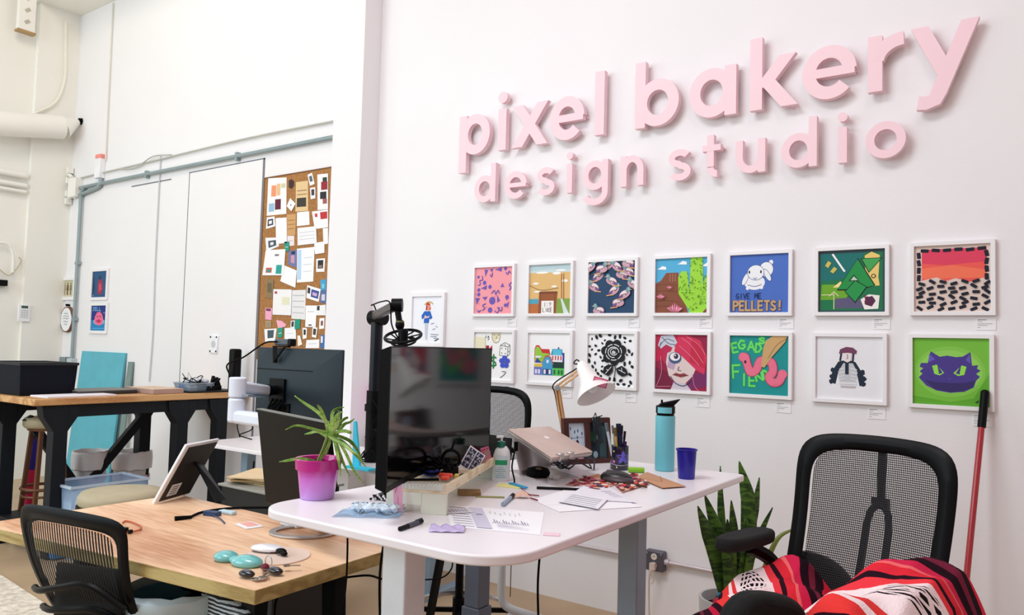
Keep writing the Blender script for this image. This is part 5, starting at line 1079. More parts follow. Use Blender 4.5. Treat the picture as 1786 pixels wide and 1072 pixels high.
for x in (c10.x-.22, WX0+.25):
    b = trestle(x, c10.y+.14, WY1-.1); b.build('leg_frame', BLKM, t, bevel=.003)
b = MB(); b.bb((WX0+.25, (WY0+WY1)/2+.05, WH-.09), (c10.x-.22, (WY0+WY1)/2+.11, WH-.043)); b.build('stretcher', BLKM, t)
# things on it
def WP(x, y, dz=0): return ZP(x, y, WH+dz)
# photo display leaning back
A0, A1 = WP(270, 879), WP(318, 866)   # lower edge
top1 = DP(357, 773, 3.0); top0 = DP(318, 780, 3.03)
t = thing('tablet', (A0+A1)/2, 'white edged tablet propped with its dark back and black leg towards the camera', 'tablet')
dvec = (A1-A0).normalized(); A0b = DP(271, 880, (A0-CAM).dot(FW)); 
Bx = (WP(268, 880), WP(330, 862)); LB, RB = Bx[0], Bx[1]
dp = (LB-CAM).dot(FW); dq = (RB-CAM).dot(FW)
LT = DP(326, 776, dp+.05); RT_ = LT+(RB-LB)
b = MB(); b.slab([LB+Vector((0, 0, .002)), RB+Vector((0, 0, .002)), RT_, LT], .012); b.build('white_shell', WHT, t, bevel=.003)
nr = (RB-LB).cross(LT-LB).normalized(); nr = nr if nr.dot(CAM-LB) > 0 else -nr
ins = lambda u, v, o: LB+(RB-LB)*u+(LT-LB)*v+nr*o
b = MB(); pts = [ins(.10, .04, .0005), ins(.97, .04, .0005), ins(.97, .95, .0005), ins(.10, .95, .0005)]; b.slab([p+nr*.0015 for p in pts] if (pts[1]-pts[0]).cross(pts[2]-pts[1]).dot(nr) > 0 else [p+nr*.0015 for p in pts][::-1], .0012); b.build('back_panel', mat('dark_brown_black', (28, 22, 20), .45), t)
b = MB(); foot = WP(384, 873); hs = ins(.72, .55, .006); sv = Vector((dvec.x, dvec.y, 0))*.035
b.hexa([hs-sv+Vector((0, 0, .03)), hs+sv+Vector((0, 0, .0)), foot+sv, foot-sv], [p+nr*.006+Vector((0, 0, .004)) for p in (hs-sv+Vector((0, 0, .03)), hs+sv, foot+sv, foot-sv)]); b.build('prop_leg', BLK, t)
A = Art(ins(.22, .10, .0035), (RB-LB)*.28, (LT-LB)*.20, nr, .0002); A.rect((226, 228, 232), 0, 0, 1, 1)
for i in range(4): A.rect((60, 60, 70), .15, .15+.2*i, .8, .22+.2*i)
A.build('sticker', t)
def flat_box(name, x, y, dx, dy, dz, rz, m_, label, cat_, z=WH, bevel=.002, group=None):
    p = ZP(x, y, z); b = MB(); b.box((p.x, p.y, z+dz/2+.0003), (dx, dy, dz), rz=rz); return one(b, name, m_, label, cat_, group, bevel=bevel)
b = MB(); pts = [WP(330, 902, .006), WP(352, 893, .006), WP(390, 887, .006), WP(430, 885, .006), WP(480, 885, .006), WP(540, 888, .006)]; b.tube(pts, .005); b.cyl(WP(305, 904, .008), WP(334, 901, .008), .009, .006, n=10)
one(b, 'black_cable', RUB, 'black cable with plug end lying across the back of the wooden desk', 'cable')
b = MB(); p = WP(370, 899); b.box((p.x, p.y, WH+.009), (.065, .03, .018), rz=.3); b.tube([p+Vector((.02, -.01, .008)), WP(385, 905, .006), WP(392, 912, .004)], .003); one(b, 'usb_adapter', mat('navy_adapter', (30, 60, 100), .4), 'dark blue adapter with short tail on the wooden desk', 'adapter', bevel=.004)
flat_box('power_brick', 397, 896, .075, .028, .014, .15, mat('pale_blue_plastic', (190, 216, 226), .4), 'pale blue rectangular adapter beside the dark blue one', 'adapter', bevel=.004)
t = thing('photo_card', WP(434, 916), 'small pink and white printed card on the wooden desk', 'card')
p = WP(434, 916); b = MB(); b.box((p.x, p.y, WH+.0015), (.105, .07, .001), rz=-.2); b.build('card', WHT, t, smooth=0)
b = MB(); b.box((p.x-.008, p.y+.008, WH+.0024), (.07, .045, .0006), rz=-.2); b.build('picture', K((236, 170, 160)), t, smooth=0)
b = MB(); b.tube([WP(214, 911, .004), WP(220, 908, .004), WP(233, 911, .006), WP(246, 918, .006), WP(242, 924, .006), WP(222, 928, .006)], .003); b.m(1); p = WP(214, 929); b.box((p.x, p.y, WH+.01), (.03, .022, .018), rz=.3); b.box((p.x+.03, p.y+.01, WH+.008), (.012, .014, .012), rz=.3)
one(b, 'orange_cable', [K((196, 96, 60)), BLK], 'thin orange cable with black plug near the office chair on the wooden desk', 'cable')
# crack line in the grain
p = [WP(x, y, .0004) for x, y in ((184, 885), (200, 892), (212, 895), (222, 898), (240, 902), (280, 909))]
# mouse pad with gel rests, mouse
pc = WP(470, 971); t = thing('mouse_pad', pc, 'round pale mouse pad with teal gel wrist rest on the wooden desk', 'mouse pad')
b = MB(); b.lathe((pc.x+.01, pc.y+.02, WH), [(0, .0003), (.105, .0003), (.107, .002), (.105, .004), (0, .004)], 40); b.build('pad', mat('pad_pinkish', (230, 206, 190), .7), t)
b = MB(); gl = mat('teal_gel', (118, 196, 196), .15, coat=.5)
g1, g2 = WP(394, 977), WP(430, 986); b.ell((g1.x, g1.y, WH+.012), (.040, .034, .019), rot=Matrix.Rotation(.4, 3, 'Z')); b.ell((g2.x, g2.y, WH+.012), (.054, .036, .021), rot=Matrix.Rotation(.3, 3, 'Z')); b.ell(((g1.x+g2.x)/2, (g1.y+g2.y)/2, WH+.010), (.03, .02, .012)); b.v = [Vector((v.x, v.y, max(v.z, WH+.0005))) for v in b.v]; b.build('gel_rest', gl, t, label='teal gel wrist rest')
p = WP(466, 964); t = thing('computer_mouse', (p.x, p.y, WH+.004), 'flat white computer mouse on the mouse pad', 'mouse')
Rm = Matrix.Rotation(.45, 3, 'Z')
b = MB(); b.ell((p.x, p.y, WH+.016), (.058, .030, .013), rot=Rm, nu=28, nv=12); b.build('top_shell', mat('glossy_white', (245, 245, 250), .15, coat=.6), t)
b = MB(); b.ell((p.x, p.y, WH+.011), (.055, .027, .0065), rot=Rm); b.build('base', BLK, t)
b = MB(); q = WP(490, 970); b.ell((q.x, q.y, WH+.018), (.022, .014, .008)); b.ell((q.x+.02, q.y-.005, WH+.014), (.014, .010, .008)); b.v = [Vector((v.x, v.y, max(v.z, WH+.0045))) for v in b.v]
one(b, 'earbud_case', BLK, 'small black earbuds lying on the mouse pad beside the mouse', 'earbuds')
# keys
p = WP(458, 1000); t = thing('key_bunch', (p.x, p.y, WH), 'bunch of keys with two black car fobs at the front corner of the wooden desk', 'keys')
for (x, y, rz) in ((430, 1008, .3), (480, 1003, .2)):
    q = WP(x, y); b = MB(); b.ell((q.x, q.y, WH+.013), (.027, .015, .011), rot=Matrix.Rotation(rz, 3, 'Z')); b.v = [Vector((v.x, v.y, max(v.z, WH+.0005))) for v in b.v]; fob_ = b.build('car_fob', mat('fob_black', (10, 13, 20), .25, coat=.5), t)
    b = MB(); b.ell((q.x, q.y, WH+.0225), (.017, .008, .003), rot=Matrix.Rotation(rz, 3, 'Z')); b.build('fob_button', mat('fob_grey', (90, 96, 106), .4), fob_)
for i, (x, y, a) in enumerate(((445, 1012, .9), (450, 1014, 1.6), (457, 1013, 2.2), (462, 1000, .2), (500, 996, .8))):
    q = WP(x, y); b = MB(); R3 = Matrix.Rotation(a, 3, 'Z'); b.cyl((q.x, q.y, WH+.004+.003*i), (q.x, q.y, WH+.0065+.003*i), .011, n=14); b.box(Vector((q.x, q.y, WH+.005+.003*i))+R3@Vector((.024, 0, 0)), (.032, .007, .002), rot=R3); b.build('key', mat('nickel_key', (190, 186, 180), .25, metal=.9), t)
q = WP(470, 990); b = MB(); b.tube([(q.x+.016*math.cos(k*PI/8), q.y-.004, WH+.02+.018*math.sin(k*PI/8)) for k in range(16)], .0014, closed=True, smooth=False); b.build('key_ring', STEEL, t)
b = MB(); q = WP(462, 998); b.ell((q.x, q.y, WH+.015), (.014, .012, .012)); b.v = [Vector((v.x, v.y, max(v.z, WH+.0005))) for v in b.v]; b.build('charm', K((110, 30, 50)), t, label='dark red charm')

# ------------------------------------------------------------------ front standing desk
DX0, DX1, DY0, DY1, DH = -1.772, -.940, -2.578, -1.035, 1.0
t = thing('standing_desk', ((DX0+DX1)/2, (DY0+DY1)/2, 0), 'large white standing desk with rounded corners in the middle of the room', 'desk')
b = MB(); desk_top(b, DX0, DX1, DY0, DY1, DH, .024, (.14, .02, .02, .11)); b.build('desktop', mat('white_desk_laminate', (242, 238, 242), .3, noise=.008), t, bevel=.005, seg=3)
colm = mat('pale_grey_column', (196, 212, 226), .4, metal=.1)
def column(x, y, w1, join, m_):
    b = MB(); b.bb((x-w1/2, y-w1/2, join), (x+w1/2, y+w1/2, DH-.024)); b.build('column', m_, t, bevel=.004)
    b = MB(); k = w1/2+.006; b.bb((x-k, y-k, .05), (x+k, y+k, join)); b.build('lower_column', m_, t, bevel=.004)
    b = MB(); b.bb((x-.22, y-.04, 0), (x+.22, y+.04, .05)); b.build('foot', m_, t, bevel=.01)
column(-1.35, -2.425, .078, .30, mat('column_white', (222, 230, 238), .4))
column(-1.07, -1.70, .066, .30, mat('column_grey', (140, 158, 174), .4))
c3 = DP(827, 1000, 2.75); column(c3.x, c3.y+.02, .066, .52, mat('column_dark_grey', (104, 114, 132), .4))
b = MB(); b.bb((-1.40, -2.38, DH-.06), (-1.36, -1.2, DH-.0245)); b.build('under_rail', GREYM, t)
def TP(x, y, dz=0): return ZP(x, y, DH+dz)

# plant pot
c = TP(553, 868); t = thing('potted_plant', (c.x, c.y, DH), 'spiky spider plant in a pink to lilac pot on the white desk', 'plant')
pm = bpy.data.materials.new('pink_glazed_pot'); pm.use_nodes = True; nt = pm.node_tree; pb = nt.nodes['Principled BSDF']
tc = nt.nodes.new('ShaderNodeTexCoord'); sp = nt.nodes.new('ShaderNodeSeparateXYZ'); nt.links.new(tc.outputs['Object'], sp.inputs[0])
rp = nt.nodes.new('ShaderNodeValToRGB'); mr = nt.nodes.new('ShaderNodeMapRange'); mr.inputs['From Max'].default_value = .12
nt.links.new(sp.outputs[2], mr.inputs[0]); nt.links.new(mr.outputs[0], rp.inputs[0]); nt.links.new(rp.outputs[0], pb.inputs['Base Color'])
rp.color_ramp.elements[0].color = (*lin((196, 150, 226)), 1); rp.color_ramp.elements[1].color = (*lin((186, 22, 130)), 1); e_ = rp.color_ramp.elements.new(.55); e_.color = (*lin((214, 110, 212)), 1); e_.position = .5; e2_ = rp.color_ramp.elements.new(.72); e2_.color = (*lin((196, 30, 140)), 1)
pb.inputs['Roughness'].default_value = .2; pb.inputs['Coat Weight'].default_value = .4
b = MB(); b.lathe((c.x, c.y, DH), [(0, 0), (.045, 0), (.048, .003), (.058, .082), (.064, .084), (.0665, .112), (.065, .115), (.060, .113), (.057, .098), (0, .098)], 44); b.build('pot', pm, t, smooth=30)
b = MB(); q = random.Random(2)
for i in range(50): a = q.random()*6.28; r = .052*math.sqrt(q.random()); b.ell((c.x+r*math.cos(a), c.y+r*math.sin(a), DH+.100), (.006, .006, .005), nu=8, nv=5)
b.build('soil', mat('dark_soil', (46, 26, 24), .95, noise=.3), t)
lf = wood_mat('striped_leaf_green', (204, 224, 130), (100, 156, 44), scale=2, stretch=(1, 6, 6), rough=.4)
crown = DP(572, 758, (c-CAM).dot(FW)); st0 = Vector((c.x-.005, c.y, DH+.100))
b = MB(); b.tube([st0, (st0+crown)/2+Vector((.002, 0, 0)), crown], .004, rs=lambda u: .0045); b.build('stem', mat('stem_green', (120, 150, 60), .5), t)
cd0 = (c-CAM).dot(FW)
LV = [((590, 757), (560, 752), (520, 742), (498, 749), 0), ((575, 745), (556, 720), (530, 702), (514, 690), .02), ((568, 735), (560, 715), (555, 708), (555, 706), -.02), ((572, 762), (555, 752), (540, 755), (531, 757), .03),
      ((578, 745), (580, 720), (590, 712), (600, 710), .05), ((582, 745), (584, 730), (592, 720), (598, 718), -.03), ((584, 748), (595, 735), (605, 728), (606, 730), .04), ((585, 754), (600, 751), (612, 754), (606, 755), 0),
      ((575, 770), (567, 790), (560, 800), (556, 812), .0), ((585, 765), (600, 772), (625, 798), (638, 814), .03), ((588, 766), (603, 790), (618, 822), (634, 842), -.02), ((584, 768), (592, 790), (600, 810), (610, 830), .01),
      ((583, 770), (588, 790), (592, 812), (594, 830), -.03), ((590, 760), (612, 770), (626, 790), (632, 806), .05), ((578, 758), (588, 740), (592, 722), (590, 716), -.05), ((540, 802), (520, 800), (500, 803), (487, 805), -.02), ((586, 757), (600, 740), (610, 736), (618, 730), .02), ((580, 764), (600, 775), (612, 785), (628, 795), -.05)]
for i, L_ in enumerate(LV):
    pts = [crown if i != 15 else st0]+[DP(x, y, cd0+L_[4]*k) for k, (x, y) in zip((.3, .6, .9, 1), L_[:4])]
    pts = cat_rom(pts, 5); n = len(pts); vs = []
    for k, p in enumerate(pts):
        d = (pts[min(k+1, n-1)]-pts[max(k-1, 0)]).normalized(); sd = d.cross(FW+Vector((0, 0, .4*(-1)**i))).normalized(); u = k/(n-1); wd = .0048*math.sin(PI*min(.95, .15+u*.85))**.7
        vs += [p-sd*wd, p-FW*(-wd*.5), p+sd*wd]
    fs = []
    for k in range(n-1):
        for j in range(2): fs.append((k*3+j, k*3+j+1, (k+1)*3+j+1, (k+1)*3+j))
    b = MB(); b.add(vs, fs); b.build('leaf', lf, t, solid=.0012)

# ultrawide monitor
ML, MR = DP(677, 740, 1.90), DP(856, 690, 2.67)
dM = Vector((MR.x-ML.x, MR.y-ML.y, 0)); wM = dM.length; dM.normalize(); nM = Vector((dM.y, -dM.x, 0)); nM = nM if nM.dot(CAM-ML) > 0 else -nM
zb, zt = DP(690, 860, 1.9).z, DP(668, 603, 1.9).z
t = thing('computer_monitor', ((ML.x+MR.x)/2, (ML.y+MR.y)/2, DH), 'wide curved black monitor facing right on the white desk', 'monitor')
def mon(u, v, off):   # u 0..1 across, v height, off towards the viewer
    cur = .035*(1-(2*u-1)**2)
    p = Vector((ML.x, ML.y, 0))+dM*wM*u-nM*cur+nM*off; return Vector((p.x, p.y, zb+(zt-zb)*v))
scr = mat('glossy_black_screen', (5, 5, 8), .09, spec=.28, noise=.1, nscale=2)
b = MB(); b.grid(lambda u, v: mon(.008+.984*u, .045+.945*v, .0005), 24, 2); b.build('screen', scr, t)
b = MB(); N = 24
vs = []
for k in range(N+1):
    u = k/N; vs += [mon(u, 0, 0), mon(u, 1, 0), mon(u, .97, -.03), mon(u, .03, -.03)]
fs = [(k*4+j, k*4+(j+1) % 4, (k+1)*4+(j+1) % 4, (k+1)*4+j) for k in range(N) for j in range(4)]+[(3, 2, 1, 0), (N*4, N*4+1, N*4+2, N*4+3)]
b.add(vs, fs); b.build('casing', BLK, t, smooth=30)
b = MB(); mc = mon(.5, .4, -.062); b.box((mc.x, mc.y, mc.z), (.12, .05, .12), rz=math.atan2(dM.y, dM.x)); b.bar(mc-nM*.035, Vector((mc.x, mc.y, DH+.012))-nM*.035, .06, .03); b.build('stand_neck', BLK, t, bevel=.006)
b = MB(); fc = Vector((mc.x, mc.y, DH))-nM*.045; b.box((fc.x, fc.y, DH+.007), (.24, .07, .013), rz=math.atan2(dM.y, dM.x)); b.build('stand_base', BLK, t, bevel=.005)

# desk shelf tray with cables
YA, YB = TP(742, 900), TP(868, 833)
ta = math.atan2(YB.y-TP(778, 897).y, YB.x-TP(778, 897).x)
pine = wood_mat('pale_pine', (236, 222, 192), (206, 184, 142), scale=3, stretch=(2, 8, 8), rough=.6)
mint = mat('pale_mint_weave', (224, 230, 220), .7, noise=.06)
N0, N1 = TP(778, 899), TP(870, 834); L0 = TP(700, 882)
ey_ = (N1-N0).normalized(); ex_ = (L0-N0); ex_ = (ex_-ey_*ex_.dot(ey_)).normalized(); TWd = (L0-N0).length*.98; TL_ = (N1-N0).length
t = thing('desk_shelf', (N0+ey_*TL_/2+ex_*TWd/2).to_tuple()[:2]+(DH,), 'low pale wooden desk shelf heaped with cables and photos on the white desk', 'desk shelf')
Tz = .055
def tp(a, l, z): p = N0+ex_*a+ey_*l; return Vector((p.x, p.y, DH+z))
def tbox(a0, a1, l0, l1, z0, z1): b = MB(); b.hexa([tp(a0, l0, z0), tp(a1, l0, z0), tp(a1, l1, z0), tp(a0, l1, z0)], [tp(a0, l0, z1), tp(a1, l0, z1), tp(a1, l1, z1), tp(a0, l1, z1)]); return b
tbox(0, TWd, 0, TL_, Tz, Tz+.008).build('shelf_board', pine, t, bevel=.001)
tbox(0, .010, 0, TL_, Tz+.008, Tz+.024).build('side_rail', pine, t, bevel=.001)
tbox(TWd-.010, TWd, 0, TL_, Tz+.008, Tz+.024).build('side_rail', pine, t, bevel=.001)
b = tbox(.010, TWd-.01, 0, .010, Tz+.008, Tz+.022); b.build('front_rail', mint, t, bevel=.001)
for k in range(14): tbox(.012+k*(TWd-.03)/14, .018+k*(TWd-.03)/14, -.0015, .03, Tz+.009, Tz+.0235).build('slat', mint, t)
tbox(0, TWd*.42, 0, .012, 0, Tz).build('front_panel', mat('pale_green_paint', (226, 228, 212), .6), t, bevel=.001)
tbox(TWd*.72, TWd, 0, .012, 0, Tz).build('front_panel', mat('pale_green_paint', (226, 228, 212), .6), t, bevel=.001)
tbox(TWd*.40, TWd*.75, 0, .012, .022, Tz).build('front_arch', mat('pale_green_paint', (226, 228, 212), .6), t, bevel=.001)
tbox(0, TWd, TL_-.012, TL_, 0, Tz).build('back_panel', mint, t, bevel=.001)
zs = Tz+.009
def on_tray(a, l, z=0): return tp(a*TWd, l*TL_, zs+z)
q = random.Random(9)
for k in range(3):
    b = MB(); pts = []
    for i in range(12): pts.append(on_tray(.5+.35*math.sin(i*1.1+k*2)+.08*q.random(), .35+.16*math.cos(i*.9+k)+.06*q.random(), .012+.055*q.random()))
    b.tube(pts, .0035, k=6); one(b, 'coiled_cable', RUB, ['black cable coiled over the near end of the desk shelf', 'second black cable looped through the pile on the desk shelf', 'third black cable looped around the phone mount on the desk shelf'][k], 'cable')
b = MB(); p = on_tray(.35, .38, .05); b.tube([p+RT*(.026*math.cos(2*PI*i/20))+UP*(.026*math.sin(2*PI*i/20)) for i in range(20)], .005, closed=True, smooth=False); b.bar(p+UP*.026, p+UP*.055+RT*.012, .006, .006); b.box(p-UP*.035, (.03, .03, .02))
one(b, 'phone_mount', BLK, 'black ring shaped mount standing in the cables on the desk shelf', 'mount')
b = MB(); b.ell(on_tray(.62, .30, .016), (.026, .017, .014), rot=Matrix.Rotation(.6, 3, 'Z')); one(b, 'blue_clip', mat('deep_blue_plastic', (30, 50, 170), .2), 'glossy deep blue gadget in the cables on the desk shelf', 'gadget')
b = MB(); p = on_tray(.16, .12, .022); b.box(p, (.07, .022, .012), rot=Matrix.Rotation(ta+.2, 3, 'Z')@Matrix.Rotation(.12, 3, 'Y')); b.box(p+Vector((-.01, .012, .004)), (.04, .014, .012), rz=.4); one(b, 'utility_knife', mat('orange_red_plastic', (232, 76, 52), .4), 'orange red box cutter at the near end of the desk shelf', 'knife', bevel=.004)
b = MB(); b.box(on_tray(.12, .26, .012), (.012, .02, .014), rz=.6); one(b, 'yellow_clip', K((240, 214, 110)), 'small yellow cap beside the orange box cutter', 'cap', bevel=.002)
b = MB(); b.box(on_tray(.10, .33, .006), (.06, .014, .008), rz=ta+.1); one(b, 'black_clip', BLK, 'small black bar on the right rail of the desk shelf', 'clip', bevel=.002)
b = MB(); b.bar(on_tray(.75, .04, .018), on_tray(.25, .10, .018), .006, .006); one(b, 'black_pen', BLK, 'black pen lying on the near rail of the desk shelf', 'pen')
b = MB(); p = on_tray(.8, .75, .012); b.box(p, (.10, .07, .012), rz=.3); one(b, 'brown_case', mat('brown_leather', (150, 100, 80), .6), 'brown leather case at the back of the desk shelf behind the cables', 'case', bevel=.004)
# leaning photo strips
pc0 = TP(830, 850); 
def card3(c, ux, uy, w_, h_, nm, base, draw, label, cat_, th=.0012, group=None):
    ux = ux.normalized(); uy = (uy-ux*uy.dot(ux)).normalized(); n = ux.cross(uy); n = n if n.dot(CAM-c) > 0 else -n
    o = c-ux*w_/2-uy*h_/2; t = thing(nm, c, label, cat_, group)
    P4 = [o, o+ux*w_, o+ux*w_+uy*h_, o+uy*h_]; b = MB(); b.hexa([p-n*th for p in P4], P4); b.build('card' if nm != 'card' else 'sheet', base, t, smooth=0)
    if draw:
        A = Art(o+n*.0002, ux*w_, uy*h_, n); draw(A); A.build('print', t)
    return t
def strips(A):
    for k, x in enumerate((.06, .52)):
        A.rect((60, 64, 90), x, .22, x+.40, .95)
        rr_ = random.Random(k)
        for i in range(26): A.ell([(176, 180, 206), (110, 116, 150), (30, 30, 50), (206, 200, 216)][i % 4], x+.05+.3*rr_.random(), .25+.66*rr_.random(), .04, .05, n=8)
        for j in range(3): A.rect((226, 226, 236), x, .40+.19*j, x+.40, .415+.19*j)
ccn = DP(822, 806, (on_tray(.2, .65)-CAM).dot(FW)-.01)
card3(ccn, RT*.80-UP*.62+FW*.25, UP*.8+RT*.55+FW*.5, .06, .088, 'photo_strip', PAPER, strips, 'white photo strip print leaning on the desk shelf beside the monitor', 'photo')
card3(ccn+RT*.035-UP*.003+FW*.02, RT*.80-UP*.55+FW*.25, UP*.8+RT*.5+FW*.5, .02, .085, 'photo_strip', mat('mauve_brown_print', (150, 110, 110), .5), None, 'brown toned print behind the white photo strip', 'photo')
def pinkdraw(A):
    for y in (.85, .7, .55): A.line((200, 50, 110), [(.1, y), (.9, y+.05)], .06)
card3(DP(849, 795, (TP(868, 836)-CAM).dot(FW)), RT*.95+UP*.25, UP, .028, .062, 'pink_note', K((250, 140, 180)), pinkdraw, 'bright pink note standing between the monitor and lotion bottle', 'note')
def stk(A): A.line((230, 110, 160), [(.5, .25), (.5, .45)], .06); A.line((230, 110, 160), [(.2, .6), (.4, .75), (.3, .9)], .05)
sn = TP(696, 893); card3(DP(694, 864, (sn-CAM).dot(FW)-.02), RT*.92+FW*.3, UP+RT*(-.30), .024, .092, 'pink_note', K((250, 196, 226)), stk, 'pale pink note stuck upright at the lower left of the big monitor', 'note')

# lotion bottle
c = TP(873, 838); t = thing('lotion_bottle', (c.x, c.y, DH), 'white pump lotion bottle with green cap beside the big monitor', 'bottle')
Wl = mat('white_bottle', (236, 240, 242), .25)
b = MB(); prof = [(0, 0), (.022, 0), (.025, .004), (.0255, .06), (.025, .085), (.021, .103), (.013, .114), (.010, .116)]
b.lathe((c.x, c.y, DH), prof, 32); b.v = [Vector((c.x, c.y, 0))+Vector((RT.x*((v-c).dot(RT))*1.15+0, RT.y*((v-c).dot(RT))*1.15, 0))+(Vector((FW.x, FW.y, 0)).normalized()*((v-c).dot(Vector((FW.x, FW.y, 0)).normalized()))*.75)+Vector((0, 0, v.z)) for v in b.v]
b.build('bottle_body', Wl, t)
b = MB(); b.lathe((c.x, c.y, DH+.112), [(.011, 0), (.014, 0), (.014, .018), (.009, .020), (0, .020)], 24); b.build('cap', mat('green_cap', (20, 104, 84), .35), t, label='dark green cap')
b = MB(); b.cyl((c.x, c.y, DH+.131), (c.x, c.y, DH+.142), .004); b.box(Vector((c.x, c.y, DH+.146))-RT*.006, (.024, .012, .008), rz=.6); b.build('pump_head', Wl, t, bevel=.002)
fr_ = -Vector((FW.x, FW.y, 0)).normalized(); rx_ = Vector((RT.x, RT.y, 0)).normalized()
o_ = Vector((c.x, c.y, DH+.012))+fr_*.0215-rx_*.016
b = MB(); b.grid(lambda u, v: Vector((c.x, c.y, DH+.010+.075*v))+rx_*(.0302*math.sin((u-.5)*1.5))+fr_*(.0202*math.cos((u-.5)*1.5)), 10, 1); lbl_ = b.build('label', mat('label_pale', (206, 226, 230), .4), t)
b = MB(); b.grid(lambda u, v: Vector((c.x, c.y, DH+.055+.016*v))+rx_*(.0306*math.sin((u-.5)*1.5))+fr_*(.0206*math.cos((u-.5)*1.5)), 10, 1); b.build('green_band', K((44, 160, 110)), lbl_)
b = MB()
for k in range(6): b.grid(lambda u, v, k=k: Vector((c.x, c.y, DH+.014+.0065*k+.0015*v))+rx_*(.0306*math.sin((u-.5)*(1.1-.1*(k % 3))))+fr_*(.0206*math.cos((u-.5)*1.1)), 8, 1)
b.build('label_text', K((90, 130, 150)), lbl_)

# laptop on stand
t = thing('laptop_stand', TP(925, 825), 'silver curved laptop stand on the white desk', 'laptop stand')
TLp, TRp = DP(886, 749, 2.70), DP(958, 744, 2.98); BRp = DP(1027, 789, 2.62); BLp = DP(962, 799, 2.42)
up_n = (BLp-TLp).cross(TRp-TLp).normalized(); up_n = up_n if up_n.z > 0 else -up_n
BRp = BLp+(TRp-TLp)
b = MB(); q = [p-up_n*.012 for p in (TLp, BLp, BRp, TRp)]; ctr = sum(q, Vector())/4; q = [ctr+(p-ctr)*.96 for p in q]; b.hexa([p-up_n*.004 for p in q], q); b.build('support_plate', SILV, t, bevel=.002)
bk0, bk1 = q[0], q[3]; g0 = Vector((bk0.x, bk0.y, DH+.002)); mid = (bk0+bk1)/2
b = MB(); pr = []
dn_ = (bk1-bk0).normalized(); fw_ = Vector((q[1].x-q[0].x, q[1].y-q[0].y, 0)).normalized()
for s_ in range(9):
    u = s_/8; ang = PI*.5*(1-u)
    pr.append((fw_*(-.02*math.sin(PI*u))+Vector((0, 0, 0)), u))
w0, w1 = .25, .75
vs = []
for s_ in range(9):
    u = s_/8; z = (bk0.z-.004)*(1-u)+(DH+.003)*u; off = fw_*(.055*math.sin(PI*u*.5)**2 - .012*math.sin(PI*u))
    for k in (0, 1):
        p = bk0.lerp(bk1, .12+.76*k); vs.append(Vector((p.x, p.y, z))+off)
b.add(vs, [(2*i, 2*i+1, 2*i+3, 2*i+2) for i in range(8)]); b.build('curved_back', SILV, t, solid=.004)
b = MB(); p = (bk0+bk1)/2+fw_*.11; b.box((p.x, p.y, DH+.002), (.20, .17, .004), rz=math.atan2(fw_.y, fw_.x)); b.build('base_plate', SILV, t, bevel=.001)
for u in (.2, .45):
    p = q[1].lerp(q[2], u); b = MB(); b.box(p+up_n*.012, (.028, .02, .022), rz=math.atan2(dn_.y, dn_.x)); b.build('front_hook', SILV, t, bevel=.004)
t = thing('laptop', (TLp+BRp)/2, 'closed silver laptop with fruit emblem resting tilted on the stand', 'laptop')
b = MB(); P4 = [TLp, BLp, BRp, TRp]; b.hexa([p-up_n*.0112 for p in P4], [p-up_n*.0015 for p in P4]); b.build('base', SILV, t, bevel=.003)
lidm = mat('warm_silver_lid', (212, 190, 180), .42, metal=.35)
b = MB(); b.hexa([p-up_n*.0012 for p in P4], [p+up_n*.003 for p in P4]); lid_ = b.build('lid', lidm, t, bevel=.0015)
A = Art(TLp+(BLp-TLp)*.46+(TRp-TLp)*.44+up_n*.0032, (TRp-TLp)*.14, (TLp-BLp)*.14, up_n)
A.ell((246, 244, 246), .38, .42, .22, .30, 10); A.ell((246, 244, 246), .62, .42, .22, .30, -10); A.ell((212, 190, 180), .90, .50, .13, .13); A.ell((246, 244, 246), .56, .84, .05, .11, -35); A.build('emblem', lid_)
b = MB(); b.tube([TP(897, 843, .004), TP(897, 835, .02), DP(893, 815, 2.55), DP(896, 795, 2.56), DP(900, 778, 2.58)], .0028); b.m(0); b.box(DP(900, 778, 2.58), (.01, .01, .03))
one(b, 'usb_cable', RUB, 'black charging cable hanging beside the lotion bottle', 'cable')

# small cases and cords
c = TP(938, 832); t = thing('headphone_case', (c.x, c.y, DH), 'small black round pouch on the desk in front of the silver stand', 'case')
b = MB(); b.lathe((c.x, c.y, DH), [(0, .0005), (.028, .0005), (.040, .008), (.043, .018), (.036, .030), (.018, .036), (0, .036)], 28); b.build('pouch', mat('soft_black', (8, 8, 10), .8, spec=.15), t)
b = MB(); b.ell((c.x+.015, c.y-.02, DH+.033), (.012, .008, .006)); b.build('zip_pull', mat('brown_tab', (110, 80, 60), .6), t)
for k, (x, y, s_, lb) in enumerate(((945, 812, 21, 'white earphone cord heaped behind the small black pouch'), (962, 812, 33, 'grey cable looped below the tilted laptop'), (1000, 818, 40, 'dark blue cable tangled in front of the brown photo frame'))):
    p = TP(x, y); b = coil(p.x, p.y, DH+.0005, .075 if k < 2 else .085, 20, s_, .003, .02 if k < 2 else .05); one(b, 'coiled_cable', (K((214, 206, 206)), mat('cable_grey_blue', (60, 70, 84), .5), mat('cable_navy', (24, 34, 50), .5))[k], lb, 'cable')
b = MB(); p = TP(970, 836); b.tube([TP(955, 832, .004), TP(958, 840, .004), TP(968, 843, .004)], .0025); b.box(p+Vector((.0, .0, .008)), (.02, .014, .014), rz=.5); one(b, 'earbuds', mat('white_black_plug', (226, 226, 230), .4), 'white earbud plug lying right of the small black pouch', 'earbuds', bevel=.003)

